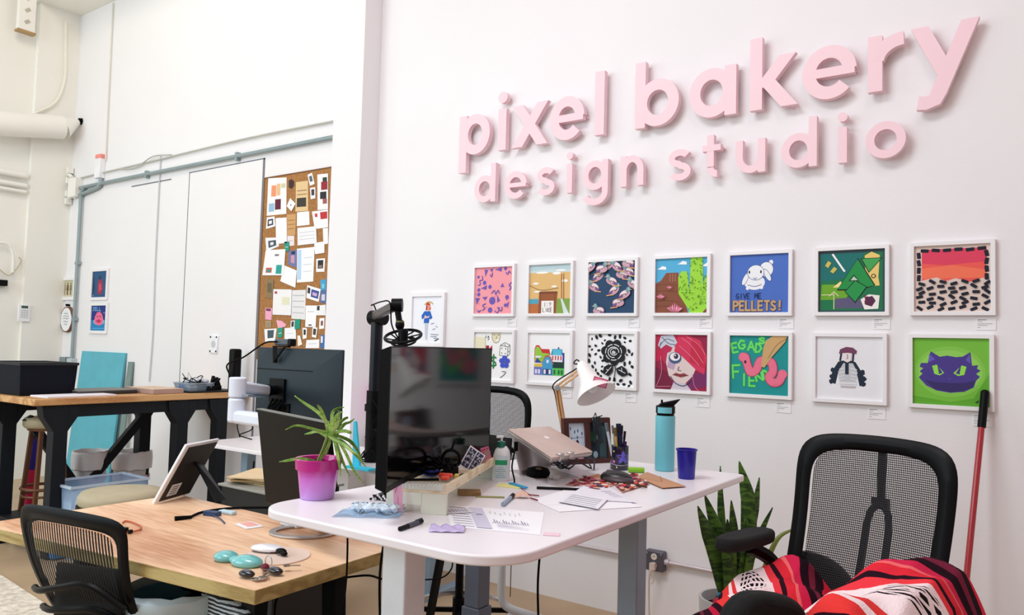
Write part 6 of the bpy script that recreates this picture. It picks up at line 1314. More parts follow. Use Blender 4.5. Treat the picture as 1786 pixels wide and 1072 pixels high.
# twin photo frame
FLc, FRc = TP(984, 810), TP(1066, 806)
c = (FLc+FRc)/2; fx = (FRc-FLc); FWd = fx.length; fx.normalize(); fn = Vector((fx.y, -fx.x, 0)); fn = fn if fn.dot(CAM-c) > 0 else -fn
FHt = .175*(FLc-CAM).dot(FW)/2.95; FHt = (807-728)/F*(c-CAM).dot(FW)
fu = (Vector((0, 0, 1))-fn*.14).normalized()
t = thing('photo_frame', (c.x, c.y, DH), 'dark brown double photo frame standing on the white desk under the lamp', 'photo frame')
brn = mat('mahogany', (74, 26, 18), .35, noise=.15)
def fp(u, v, o): return FLc+fx*(u*FWd)+fu*(v*FHt)+fn*o
def rct(u0, v0, u1, v1, o): return [fp(u0, v0, o), fp(u1, v0, o), fp(u1, v1, o), fp(u0, v1, o)]
b = MB(); b.hexa(rct(0, 0, 1, 1, -.012), rct(0, 0, 1, 1, .0)); b.build('backing', brn, t)
b = MB(); b.ring(rct(0, 0, 1, 1, .0005), rct(.11, .12, .47, .88, .0005), fn*.008) if False else None
for (u0, v0, u1, v1) in ((0, 0, 1, .11), (0, .89, 1, 1), (0, .11, .11, .89), (.45, .11, .56, .89), (.92, .11, 1, .89)): b.hexa(rct(u0, v0, u1, v1, .0003), rct(u0, v0, u1, v1, .010))
b.build('moulding', brn, t, bevel=.001)
def ph1(A):
    A.rect((206, 224, 240), 0, 0, 1, 1)
    for x, y in ((.15, .85), (.4, .75), (.6, .78), (.85, .7), (.2, .55), (.55, .6), (.85, .3)): A.ell((60, 80, 120), x, y, .035, .05)
    A.line((110, 130, 160), [(.1, .58), (.9, .60)], .012); A.ell((50, 24, 30), .54, .42, .10, .11); A.ell((226, 190, 206), .60, .1, .28, .22)
def ph2(A):
    A.rect((26, 44, 54), 0, 0, 1, 1); A.poly((30, 90, 50), blob(.15, .6, .2, 4)); A.poly((60, 90, 96), [(.55, 0), (.6, .9), (1, .9), (1, 0)]); A.ell((200, 214, 210), .45, .6, .08, .1); A.ell((150, 180, 190), .3, .1, .14, .1)
A = Art(fp(.11, .11, .0008), fx*FWd*.34, fu*FHt*.78, fn); ph1(A); A.build('photograph', t, label='pale photograph of a person among blue dots')
A = Art(fp(.56, .11, .0008), fx*FWd*.36, fu*FHt*.78, fn); ph2(A); A.build('photograph', t, label='dark green photograph')
# jewellery / charms hung over it
b = MB(); q = random.Random(8)
for k in range(6):
    b.tube([fp(.62+.03*k, 1.02, .012), fp(.60+.035*k, .8, .02), fp(.63+.03*k, .55, .02), fp(.66+.02*k, .30+.03*k, .018)], .0022)
b.tube([fp(.60, .95, .014), fp(.68, 1.10, .010), fp(.74, 1.06, -.005), fp(.70, 1.02, .014), fp(.82, 1.05, .014)], .0022)
for k in range(14): b.ell(fp(.60+.2*q.random(), .35+.6*q.random(), .016), (.005, .005, .006), nu=8, nv=5)
one(b, 'necklace', mat('dark_beads', (20, 34, 44), .3), 'dark beaded necklaces draped over the brown photo frame', 'necklace')

# pen cup
c = TP(1080, 818); t = thing('pen_cup', (c.x, c.y, DH), 'dark navy cup with purple flower pattern full of pens', 'cup')
R0, H0 = .0345, .088
b = MB(); b.lathe((c.x, c.y, DH), [(0, 0), (R0*.94, 0), (R0, .003), (R0, H0), (R0*.93, H0), (R0*.93, .004), (0, .004)], 36); b.build('cup_body', mat('navy_ceramic', (22, 18, 44), .2, coat=.4), t)
def cupp(a, z, o=.0004): d = fr_*math.cos(a)+rx_*math.sin(a); return Vector((c.x, c.y, DH+z))+d*(R0+o)
def petal(a0, z0, ang, ln, wd, mm_, nm, o):
    b = MB(); vs = [cupp(a0, z0, o)]
    for u, s_ in ((.35, 1), (.7, .85), (1, 0), (.7, -.85), (.35, -1)):
        x = ln*u*math.cos(ang)-wd*s_*math.sin(ang); z = ln*u*math.sin(ang)+wd*s_*math.cos(ang); vs.append(cupp(a0+x/R0, z0+z, o))
    b.add(vs, [(0, 1, 2), (0, 2, 3), (0, 3, 4), (0, 4, 5)]); b.build(nm, mm_, t)
for k in range(5): petal(.25, .048, PI/2+2*PI*k/5, .026, .007, K((112, 104, 220)), 'flower_petal', .0012)
for a0, z0 in ((-.85, .07), (.95, .075), (-.5, .012), (.9, .015)): petal(a0, z0, 0, .006, .004, K((230, 210, 150)), 'small_flower', .0012)
petal(-.9, .03, .4, .012, .006, K((220, 120, 190)), 'small_flower', .0014)
b = MB(); b.grid(lambda u, v: cupp(-1.1+2.2*u, .018+.002*v+.006*(2*u-1)**2, .0014), 14, 1); b.build('ribbon_line', K((200, 196, 230)), t)
PENS = [((1057, 738), (190, 206, 214), .0055, 'slim silver blade of scissors leaning left in the pen cup', 'scissors'), ((1068, 742), (220, 224, 226), .004, 'white pen with dark end in the pen cup', 'pen'), ((1073, 746), (206, 166, 60), .0045, 'mustard yellow pencil in the pen cup', 'pencil'), ((1079, 739), (22, 40, 100), .0085, 'thick dark blue marker standing tallest in the pen cup', 'marker'), ((1083, 742), (18, 24, 60), .007, 'second dark navy marker in the pen cup', 'marker'), ((1090, 752), (40, 40, 50), .004, 'thin black pen with silver clip at the right of the pen cup', 'pen'), ((1090, 770), (96, 30, 130), .006, 'short purple highlighter at the right of the pen cup', 'highlighter')]
for k, ((x, y), cc, r, lb, ct) in enumerate(PENS):
    cdp = (c-CAM).dot(FW); tip = DP(x, y, cdp+(.02 if k % 2 else -.005)); bt = Vector((c.x, c.y, DH+.008))+rx_*((x-1078)/F*cdp*.4)+fr_*(.008*(-1)**k)
    b = MB(); b.cyl(bt, tip, r, n=12); b.m(1); dd = (tip-bt).normalized(); b.cyl(tip-dd*.03, tip+dd*.001, r*1.18, n=12)
    one(b, ct if ct != 'pen' else 'pen', [K(cc), K(tuple(max(0, int(v*.55)) for v in cc))], lb, ct, 'pens in the navy cup')
# green roll, mouse, cards
p = TP(1110, 824); b = MB(); b.cyl(p+rx_*(-.030)+Vector((0, 0, .010)), p+rx_*.028+Vector((0, 0, .010)), .010, n=16); one(b, 'green_marker', mat('lime_green', (140, 206, 40), .35), 'thick lime green highlighter lying right of the pen cup', 'highlighter')
def collage(A):
    A.rect((190, 130, 120), 0, 0, 1, 1); rr_ = random.Random(4)
    for i in range(50): A.poly([(214, 170, 150), (150, 40, 60), (90, 50, 70), (232, 206, 190), (190, 60, 110), (210, 70, 50)][i % 6], blob(rr_.random(), rr_.random(), .10, i))
def flat_card(x, y, w_, h_, rz, base, draw, label, nm, cat_, z=.0004, th=.0008):
    p = TP(x, y); c_ = Vector((p.x, p.y, DH+z+th)); ux = Vector((math.cos(rz), math.sin(rz), 0)); uy = Vector((-math.sin(rz), math.cos(rz), 0))
    return card3(c_, ux, uy, w_, h_, nm, base, draw, label, cat_, th)
def quad_card(P, base, draw, label, nm, cat_, z=.0004, th=.0008):
    """sheet lying on the desk, corners far-left, far-right, near-right, near-left"""
    q = [TP(x, y) for x, y in P]; q = [Vector((p.x, p.y, DH+z+th)) for p in q]
    c_ = sum(q, Vector())/4; t = thing(nm, (c_.x, c_.y, DH+z), label, cat_)
    b = MB(); b.hexa([p-Vector((0, 0, th)) for p in q], q); b.build('sheet', base, t, smooth=0)
    if draw:
        A = Art(q[3]+Vector((0, 0, .0002)), q[2]-q[3], q[0]-q[3], (0, 0, 1)); draw(A); A.build('print', t)
    return t
quad_card([(986, 845), (1043, 826), (1080, 842), (1050, 857)], CARD, collage, 'red and pink printed postcard left of the black mouse', 'postcard', 'postcard')
quad_card([(1062, 838), (1100, 826), (1133, 845), (1086, 860)], CARD, collage, 'red and tan printed postcard right of the black mouse', 'postcard', 'postcard', z=.0014)
p = TP(1075, 840); t = thing('computer_mouse', (p.x, p.y, DH), 'large black ergonomic mouse on the printed postcards', 'mouse')
Rm = Matrix.Rotation(-.05, 3, 'Z')
b = MB(); b.ell((p.x, p.y, DH+.012), (.060, .040, .027), rot=Rm, nu=30, nv=14); b.v = [Vector((v.x, v.y, max(v.z, DH+.004))) for v in b.v]; shl_ = b.build('shell', mat('mouse_black', (16, 18, 22), .35, noise=.1), t)
b = MB(); b.ell((p.x+.012, p.y-.012, DH+.010), (.058, .038, .016), rot=Rm, nu=30, nv=10); b.v = [Vector((v.x, v.y, max(v.z, DH+.004))) for v in b.v]; b.build('thumb_rest', mat('mouse_plum', (60, 48, 56), .45), t)
b = MB(); b.cyl((p.x-.034, p.y+.0, DH+.032), (p.x-.030, p.y+.010, DH+.033), .006, n=12); b.build('scroll_wheel', mat('wheel_grey', (130, 130, 136), .4), shl_)
def envd(A): A.line((130, 84, 56), [(0, .95), (.5, .45), (1, .95)], .02)
quad_card([(1110, 833), (1129, 825), (1197, 850), (1155, 853)], mat('kraft_env', (196, 146, 110), .7), envd, 'brown kraft envelope lying in front of the turquoise bottle', 'envelope', 'envelope', z=.004)
b = MB(); b.bar(TP(1070, 838, .007), TP(1128, 849, .007), .006, .006); one(b, 'pencil', K((90, 60, 50)), 'thin dark pencil between the postcards and the kraft envelope', 'pencil')

# bottle and cup
c = TP(1159, 820); t = thing('water_bottle', (c.x, c.y, DH), 'tall turquoise water bottle with black spout lid', 'bottle')
tq = mat('turquoise_steel', (112, 196, 210), .38, noise=.02)
b = MB(); b.lathe((c.x, c.y, DH), [(0, 0), (.033, 0), (.0365, .004), (.037, .20), (.036, .206), (0, .206)], 40); b.build('body', tq, t)
b = MB(); b.lathe((c.x, c.y, DH+.2062), [(.033, 0), (.033, .008), (.036, .009), (.036, .034), (.033, .037), (0, .037)], 36); b.build('collar', BLK, t)
b = MB(); b.grid(lambda u, v: Vector((c.x, c.y, DH+.216+.022*v))+(fr_*math.cos(-1.1+1.6*u)+rx_*math.sin(-1.1+1.6*u))*.0368, 12, 1); b.build('collar_band', tq, t)
b = MB(); lt = Vector((c.x, c.y, DH+.2432)); b.hexa([lt+rx_*-.028+fr_*.012, lt+rx_*.03+fr_*.012, lt+rx_*.03-fr_*.012, lt+rx_*-.028-fr_*.012], [lt+rx_*-.016+fr_*.010+Vector((0, 0, .010)), lt+rx_*.056+fr_*.010+Vector((0, 0, .026)), lt+rx_*.056-fr_*.010+Vector((0, 0, .026)), lt+rx_*-.016-fr_*.010+Vector((0, 0, .010))]); b.cyl(lt+rx_*-.014, lt+rx_*-.014+Vector((0, 0, .022)), .004); b.build('spout', BLK, t, bevel=.003)
c = TP(1197, 834); t = thing('plastic_cup', (c.x, c.y, DH), 'deep blue plastic tumbler right of the turquoise bottle', 'cup')
b = MB(); b.lathe((c.x, c.y, DH), [(0, 0), (.0275, 0), (.029, .003), (.0345, .098), (.038, .100), (.038, .104), (.0335, .104), (.027, .006), (0, .005)], 36); b.build('tumbler', mat('deep_blue_plastic_cup', (22, 18, 150), .3), t)

# desk lamp
lb_ = TP(987, 800); lb_ = Vector((lb_.x-.06, lb_.y+.10, DH)); ld = (lb_-CAM).dot(FW)
t = thing('desk_lamp', lb_, 'white shaded desk lamp with jointed light wood arm', 'lamp')
lw = wood_mat('lamp_wood', (222, 180, 132), (190, 140, 92), scale=4, stretch=(6, 6, 1), rough=.5)
b = MB(); b.lathe(lb_, [(0, 0), (.075, 0), (.078, .004), (.075, .014), (.012, .020), (.012, .05), (0, .05)], 32); b.build('base', mat('lamp_white', (240, 238, 236), .35), t)
j1 = DP(972, 676, ld); j2 = DP(1012, 646, ld-.05); lowp = Vector((lb_.x, lb_.y, DH+.05))
for s_ in (-1, 1):
    b = MB(); b.bar(lowp+rx_*.006*s_, j1+rx_*.006*s_, .007, .014); b.build('lower_arm', lw, t)
for s_ in (-1, 1):
    b = MB(); b.bar(j1+Vector((0, 0, .009*s_)), j2+Vector((0, 0, .009*s_)), .012, .007, up=(0, 0, 1)); b.build('upper_arm', lw, t)
b = MB(); b.cyl(j1-fr_*.012, j1+fr_*.014, .011); b.build('hinge', STEEL, t); b = MB(); b.cyl(j2-fr_*.012, j2+fr_*.014, .009); b.build('hinge', STEEL, t)
apex = DP(1017, 641, ld-.06); axd = (RT*24-UP*52).normalized()*.86-FW*.50; axd.normalize(); rim = apex+axd*.132; xx = axd.cross(RT).normalized(); yy = axd.cross(xx); Ax = Matrix((xx, yy, axd)).transposed(); H_ = (rim-apex).length
prof = [(.001, -.028), (.014, -.026), (.024, -.012), (.030, .01), (.033, .035), (.044, .07), (.072, .11), (.086, H_)]
prof = [(r, z) for r, z in prof if z < H_*.95]+[(.085, H_)]
b = MB(); b.lathe(apex, prof+[(.081, H_-.001)]+[(r*.93, z+.001) for r, z in prof[::-1][1:-1]], 40, ax=Ax); shade_ = b.build('lamp_shade', mat('lamp_white', (240, 238, 236), .35), t)
b = MB(); b.cyl(apex+axd*.03, apex+axd*.07, .018); b.ell(apex+axd*.09, (.024, .024, .03)); b.build('bulb', mat('frosted_bulb', (230, 230, 225), .3), shade_)
b = MB(); b.tube([apex-axd*.024, apex-axd*.04-rx_*.01, apex-axd*.02-rx_*.03, j2+Vector((0, 0, .02)), j1+Vector((0, 0, .03)), j1-rx_*.02+Vector((0, 0, 0)), j1-rx_*.008-Vector((0, 0, .03)), lowp-rx_*.01], .0028); b.build('cord', BLK, t)
# pink tag on shade
pt = apex+axd*.080-FW*.062+RT*.030+UP*.012
card3(pt, RT-UP*.28, UP+RT*.08-FW*.25, .060, .038, 'price_tag', K((200, 70, 110)), lambda A: (A.rect((236, 150, 178), .06, .1, .94, .9), [A.ell((160, 30, 60), x, y, .02, .03) for x, y in ((.1, .8), (.9, .8), (.1, .2), (.9, .2))]), 'pink patterned tag stuck on the lamp shade', 'tag')

# near desktop papers and odds
b = MB(); p0, p1_ = TP(697, 922, .006), TP(736, 908, .006); b.cyl(p0, p1_, .0055, n=12); b.m(1); b.cyl(p0.lerp(p1_, .35), p0.lerp(p1_, .8), .0062, n=12); b.bar(p0.lerp(p1_, .7)+Vector((0, 0, .007)), p1_+Vector((0, 0, .007)), .003, .002)
one(b, 'ballpoint_pen', [BLK, mat('pen_grey', (60, 64, 76), .4)], 'black ballpoint pen lying near the front edge of the white desk', 'pen')
b = MB(); p0, p1_ = TP(877, 879, .007), TP(895, 863, .007); b.cyl(p0, p1_, .006, n=12); b.m(1); b.cyl(p0.lerp(p1_, .72), p1_, .0066, n=12)
one(b, 'marker_pen', [mat('grey_blue_marker', (150, 166, 190), .4), BLK], 'grey marker with black cap lying beside the green ruler', 'marker')
flat_box('ruler', 855, 867, .085, .020, .002, .60, mat('olive_ruler', (150, 150, 90), .5), 'short olive green ruler in front of the desk shelf', 'ruler', z=DH, bevel=0)
def receipt(A):
    for i in range(9): A.rect((170, 166, 186), .05, .08+.1*i, .28, .10+.1*i)
    A.rect((206, 204, 222), .30, .05, .48, .95); A.rect((120, 120, 150), .36, .6, .44, .64)
    for i in range(16): A.rect((130, 126, 150), .52+.027*i, .30, .53+.027*i, .30+.08*((i*7) % 4)/2+.03)
    for i in range(7): A.ell((150, 146, 170), .55+.06*i, .75-.03*(i % 3), .008, .02)
    for i in range(5): A.rect((190, 186, 204), .55, .12+.03*i, .9-.05*i, .13+.03*i)
quad_card([(776, 880), (949, 894), (942, 933), (787, 919)], PAPER, receipt, 'wide printed receipt sheet lying flat at the front of the white desk', 'receipt', 'paper')
flat_card(795, 893, .09, .05, 1.0, mat('clear_white_sheet', (232, 232, 240), .3), lambda A: [A.rect((150, 150, 176), .1+.1*i, .2, .13+.1*i, .8) for i in range(8)], 'small crumpled printed slip at the left end of the receipt', 'receipt', 'paper', z=.003)
b = MB(); p = TP(780, 925); q = random.Random(11)
b.grid(lambda u, v: Vector((p.x, p.y, DH+.002+.012*abs(math.sin(u*9+v*4))*(.3+v)*.6))+rx_*((u-.5)*.085)+Vector((-.55, .8, 0))*((v-.5)*.05), 12, 6)
one(b, 'lens_wipe_packet', mat('lilac_foil', (206, 190, 232), .2, spec=.7), 'small lilac plastic packet near the front edge of the white desk', 'packet', solid=.0006)
def env2(A):
    for i in range(5): A.line((60, 60, 80), [(.12+.17*i, .1), (.12+.17*i, .88)], .018)
quad_card([(929, 872), (1009, 847), (1120, 884), (975, 893)], PAPER, lambda A: A.line((200, 200, 214), [(.02, .5), (.98, .5)], .006), 'large white letter lying under the striped envelope', 'letter', 'paper', z=.0008)
quad_card([(1006, 849), (1053, 845), (1111, 878), (1059, 875)], mat('letter_white2', (232, 230, 240), .7), lambda A: [A.rect((190, 186, 206), .55, .3+.12*i, .9, .33+.12*i) for i in range(4)], 'white folded letter behind the striped envelope', 'letter', 'paper', z=.003)
quad_card([(973, 878), (1016, 852), (1060, 874), (1043, 891)], mat('envelope_white', (236, 236, 244), .7), env2, 'striped lined envelope on top of the white letters', 'envelope', 'envelope', z=.006)
b = MB(); b.bar(TP(936, 850, .005), TP(1010, 853, .005), .010, .007); one(b, 'black_pen', BLK, 'long flat black pen lying left of the printed postcards', 'pen', bevel=.001)
flat_box('sticky_note', 890, 848, .085, .05, .003, .15, K((246, 240, 160)), 'pale yellow sticky note pad in front of the lotion bottle', 'sticky note', z=DH, bevel=0)
b = MB(); b.bar(TP(890, 842, .006), TP(918, 850, .006), .014, .004); one(b, 'sticky_flag', K((60, 170, 226)), 'bright blue sticky flag strip on the yellow note pad', 'sticky note', bevel=0)
b = MB(); p = TP(912, 868); q = random.Random(6)
b.poly = None
pts = [Vector((p.x, p.y, DH))+rx_*x+Vector((-.55, .8, 0))*y+Vector((0, 0, z)) for x, y, z in ((-.025, -.01, .001), (.0, -.02, .012), (.022, -.008, .001), (.012, .012, .014), (-.008, .016, .001), (-.02, .008, .016), (.0, .0, .022))]
b.add(pts, [(0, 1, 6), (1, 2, 6), (2, 3, 6), (3, 4, 6), (4, 5, 6), (5, 0, 6)]); 
one(b, 'folded_wrapper', mat('peach_paper', (236, 196, 176), .5), 'crumpled peach wrapper beside the black pen', 'wrapper', solid=.0006, smooth=0)
b = MB(); b.bar(TP(920, 862, .004), TP(940, 864, .004), .003, .003); b.bar(TP(925, 868, .004), TP(938, 872, .004), .003, .003); b.tube([TP(925, 864, .004), TP(918, 858, .012), TP(909, 852, .006)], .0012); one(b, 'hair_pin', K((130, 30, 50)), 'small dark red pins beside the peach wrapper', 'pin')
# plastic bag with tissues
p = TP(645, 896); t = thing('plastic_bag', (p.x, p.y, DH), 'clear bluish plastic bag with white crumpled contents in front of the plant pot', 'bag')
yv = Vector((-.5, .86, 0)).normalized()
b = MB(); b.grid(lambda u, v: Vector((p.x, p.y, DH+.001+.010*(math.sin(u*8)*math.cos(v*7))**2))+rx_*((u-.5)*.17)+yv*((v-.5)*.10), 24, 14); b.build('film', clear('bluish_film', (170, 206, 236), .45, .08), t, solid=.0004)
q = random.Random(14)
for k in range(6):
    cc_ = Vector((p.x, p.y, DH+.014))+rx_*(-.035+.02*k)+yv*(.02*q.random()-.005); b = MB(); cc_ += yv*q.uniform(-.025, .025); b.ell(cc_, (q.uniform(.012, .024), .014, .011), rot=Matrix.Rotation(q.random()*3, 3, 'Z'), nu=14, nv=8)
    b.v = [Vector((v.x, v.y, max(v.z, DH+.002)))+Vector((q.uniform(-.004, .004), q.uniform(-.004, .004), q.uniform(0, .006))) for v in b.v]; b.build('tissue_wad', mat('icy_tissue', (220, 234, 246), .7), t)
b = MB(); ctr = TP(668, 874)
for k in range(22):
    b.m(k % 2); u = k/21; pp = ctr+rx_*(-.035+.07*u)+yv*(.012*math.sin(u*PI*2)); b.ell(Vector((pp.x, pp.y, DH+.006+.004*(k % 3))), (.004, .004, .004), nu=8, nv=6)
one(b, 'bead_bracelet', [K((20, 20, 26)), K((236, 232, 236))], 'black and white bead bracelet in front of the big monitor', 'bracelet')
b = MB(); b.tube([TP(662, 868, .004), TP(668, 862, .006), DP(685, 846, 2.12), DP(700, 838, 2.15), DP(712, 836, 2.2)], .003); one(b, 'power_cable', RUB, 'black cable running from the bracelet up to the big monitor', 'cable')
# brown wooden triangle under shelf end, small print at desk edge
flat_box('wood_block', 818, 862, .07, .05, .012, .7, mat('brown_block', (150, 116, 70), .6), 'brown wooden block under the right rail of the desk shelf', 'block', z=DH)
p = TP(962, 932); b = MB(); b.box((p.x, p.y, DH+.0012), (.04, .03, .0016), rz=.5); one(b, 'paper_corner', K((240, 206, 220)), 'tiny pink edged paper scrap at the front right edge of the white desk', 'paper', smooth=0)

# ------------------------------------------------------------------ chairs
def office_chair(loc, rz, label, bw, z0, z1, seatz, backy, tilt, mesh, armz, kind='star', arms=(-1, 1), detail='spine', curve=.035, r_arm=.30, taper=.86, seatcol=None, armlen=.13, fr=.05, sq=6, armdx=0, armdz=0):
    t = thing('office_chair', (loc[0], loc[1], 0), label, 'office chair', None, rz)
    B = lambda mb, nm, mm_, **k: mb.build(nm, mm_, t, local=True, **k)
    def hw(z): v = (z-z0)/(z1-z0); return bw/2*(taper+(1-taper)*min(1, v*1.15))
    def by(u, z): v = (z-z0)/(z1-z0); return backy+tilt*v+.03*math.sin(v*PI)-curve*u*u
    def loop(g, off=0):
        L = []
        for i in range(56):
            a = 2*PI*i/56; cx, cy = math.cos(a), math.sin(a); k = (abs(cx)**sq+abs(cy)**sq)**(-1/sq); u, v = cx*k, cy*k
            z = (z0+z1)/2+v*((z1-z0)/2-g); z += -.012*u*u*(1 if v > 0 else 0)
            w_ = hw(z)-g; L.append(Vector((u*w_, by(u, z)+off, z)))
        return L
    o_, i_ = loop(0), loop(fr)
    b = MB(); n = 56; md = [a*.5+c*.5+Vector((0, -.012, 0)) for a, c in zip(o_, i_)]; bo = [a+Vector((0, .026, 0)) for a in md]
    vs = o_+md+i_+bo; fs = []
    for k in range(4):
        for i in range(n): j = (i+1) % n; a, c = k*n, ((k+1) % 4)*n; fs.append((a+i, a+j, c+j, c+i))
    b.add(vs, fs); B(b, 'back_frame', BLK, sub=1)
    b = MB(); vs = []; uv = []; ctr = (z0+z1)/2
    K_ = 7
    for k in range(K_+1):
        s_ = k/K_
        for p in loop(fr-.014):
            x = p.x*s_; z = ctr+(p.z-ctr)*s_; vs.append(Vector((x, by(x/hw(z) if hw(z) else 0, z)+.006, z))); uv.append((x, z))
    b.add(vs, [(k*n+i, k*n+(i+1) % n, (k+1)*n+(i+1) % n, (k+1)*n+i) for k in range(K_) for i in range(n)], uv); B(b, 'back_mesh', mesh)
    if detail == 'spine':
        zt_ = z1-.04; zm = z0+(z1-z0)*.60
        b = MB(); b.tube([(0, by(0, zt_)+.03, zt_), (0, by(0, zm)+.045, zm)], .012, smooth=False); b.box((0, by(0, zm)+.045, zm), (.045, .02, .03)); B(b, 'spine', BLK)
        b = MB(); lp = [(0, zm), (.026, zm-.03), (.032, zm-.12), (.026, zm-.23), (0, zm-.27), (-.026, zm-.23), (-.032, zm-.12), (-.026, zm-.03)]
        b.tube([(x, by(0, z)+.04, z) for x, z in lp], .010, closed=True); B(b, 'spine_loop', BLK)
        b = MB(); b.grid(lambda u, v: Vector((-hw(z0+.12)*.92+u*.15, by(0, z0+.1)+.045+.03*math.sin(u*PI), z0+.01+v*(.13-.05*u*u))), 8, 4); B(b, 'lumbar_pad', BLK, solid=.02)
    else:
        b = MB(); b.grid(lambda u, v: Vector((-hw(z0+.1)*.75+u*hw(z0+.1)*1.3, by((u-.5)*1.3, z0+.15)-.012, z0+.04+v*(.20-.02*u))), 8, 4); B(b, 'lumbar_pad', FOAM, solid=.015)
        for k, (zz, hh_) in enumerate(((z0+.15, .05), (z0+.08, .035))):
            b = MB(); b.tube([(-hw(z0)*.95, by(-1, zz)+.02, zz-.02), (-hw(z0)*.5, by(0, zz)+.05, zz+hh_), (0, by(0, zz)+.06, zz+hh_*.6), (hw(z0)*.5, by(0, zz)+.05, zz), (hw(z0)*.95, by(1, zz)+.02, zz-.02)], .011); B(b, 'cross_arm', BLK)
    b = MB(); b.tube([(0, backy+.03, z0+.1), (0, backy+.05, z0-.06), (0, backy-.02, seatz-.06), (0, 0, seatz-.07)], .022); B(b, 'back_post', BLK)
    b = MB()
    def st(u, v): x = (u-.5)*.50; y = -.25+(v)*.47; r = max(abs(2*u-1), abs(2*v-1)); return Vector((x*(1-.06*abs(2*v-1)**3), y, seatz+.035*(1-r**6)+.006*math.sin(u*PI)))
    b.grid(st, 14, 14); B(b, 'seat', seatcol or FOAM, solid=.05)
    for s_ in arms:
        b = MB(); ax = s_*(r_arm if s_ < 0 else r_arm+armdx); ay = backy-.06; az_ = armz if s_ < 0 else armz-armdz
        ring_ = []
        for i in range(24):
            a = 2*PI*i/24; ring_.append(Vector((ax+.042*math.copysign(abs(math.cos(a))**.7, math.cos(a)), ay-armlen+.5*.24*math.copysign(abs(math.sin(a))**.7, math.sin(a)), 0)))
        b.hexa([p+Vector((0, 0, az_-.035)) for p in ring_], [p+Vector((0, 0, az_)) for p in ring_]); B(b, 'arm_pad', FOAM if detail == 'spine' else BLK, bevel=.012, seg=3)
        b = MB(); b.tube([(ax, ay-armlen+.02, az_-.04), (ax*.98, ay-.03, az_-.09), (ax*.9, ay+.02, az_-.17), (ax*.85, ay-.06, seatz-.01), (ax*.5, 0, seatz-.03)], .020); B(b, 'arm_support', BLK)
    b = MB(); b.box((0, 0, seatz-.075), (.18, .22, .04)); B(b, 'mechanism', BLK, bevel=.008)
    b = MB(); b.cyl((0, 0, .08), (0, 0, seatz-.36 if seatz > .6 else .25), .028); b.cyl((0, 0, .2), (0, 0, seatz-.08), .018); B(b, 'gas_lift', BLK)
    if kind == 'ring' or seatz > .6:
        b = MB(); zr = .285; b.tube([(.23*math.cos(2*PI*i/36), .23*math.sin(2*PI*i/36), zr) for i in range(36)], .011, closed=True, smooth=False); B(b, 'foot_ring', mat('chrome', (190, 192, 196), .2, metal=.9), label='chrome foot ring')
        b = MB()
        for k in range(4): a = k*PI/2+.5; b.bar((0, 0, zr), (.23*math.cos(a), .23*math.sin(a), zr), .012, .02)
        B(b, 'ring_spokes', BLK)
    for k in range(5):
        a = 2*PI*k/5+.3; d = Vector((math.cos(a), math.sin(a), 0)); b = MB(); b.bar(Vector((0, 0, .11)), d*.30+Vector((0, 0, .075)), .045, .03); ba_ = B(b, 'base_arm', BLK, bevel=.006)
        b = MB(); pc_ = d*.30; tt = Vector((-d.y, d.x, 0)); b.cyl(pc_+Vector((0, 0, .028))-tt*.022, pc_+Vector((0, 0, .028))+tt*.022, .0275); b.build('caster', RUB, ba_, local=True)
    return t
fine = mesh_fabric('fine_black_mesh', (22, 20, 26), 2*PI/.0052, 2*PI/.0060, -.30)
strm = mesh_fabric('striped_black_mesh', (12, 14, 20), 2*PI/.0125, 1, .35, axis='x')
# right chair
TLr, TRr = DP(1410, 768, 2.37), DP(1675, 800, 2.05)
cm_ = (TLr+TRr)/2; rr_v = Vector((TRr.x-TLr.x, TRr.y-TLr.y, 0)); bwr = rr_v.length*1.12; rzr = math.atan2(rr_v.y, rr_v.x)
fv = Vector((rr_v.y, -rr_v.x, 0)).normalized(); bk = .25
base_ = Vector((cm_.x, cm_.y, 0))+fv*(bk+.15)
office_chair((base_.x, base_.y), rzr, 'black mesh office chair in front of the pink wall, draped with striped blanket', bwr, .72, 1.232, .68, bk, .15, fine, .955, arms=(-1, 1), r_arm=.205, armdx=.077, armdz=.09, armlen=.15, fr=.068, sq=7, taper=.92)
RC, RZR = base_, rzr
# chair at the wooden desk
TLl, TRl = DP(20, 876, 2.53), DP(212, 915, 2.30)
cl = (TLl+TRl)/2; rv = Vector((TLl.x-TRl.x, TLl.y-TRl.y, 0)); bwl = rv.length; rzl = math.atan2(rv.y, rv.x); fv2 = Vector((rv.y, -rv.x, 0)).normalized()
bl_ = Vector((cl.x, cl.y, 0))+fv2*.34
office_chair((bl_.x, bl_.y), rzl, 'black mesh office chair seen from behind at the wooden desk', bwl*1.04, .48, .915, .46, .20, .14, strm, .66, arms=(-1, 1), detail='rear', curve=.02, r_arm=.27, taper=.84, armlen=.16, fr=.075, sq=12)
# drafting chair behind the big monitor
pc_ = DP(800, 1060, 3.4); bt_ = DP(880, 700, 3.42)
office_chair((pc_.x, pc_.y), .15, 'tall black mesh drafting chair with chrome foot ring behind the white desk', .46, .80, 1.27, .70, .24, .03, fine, .93, kind='ring', arms=(), detail='none')

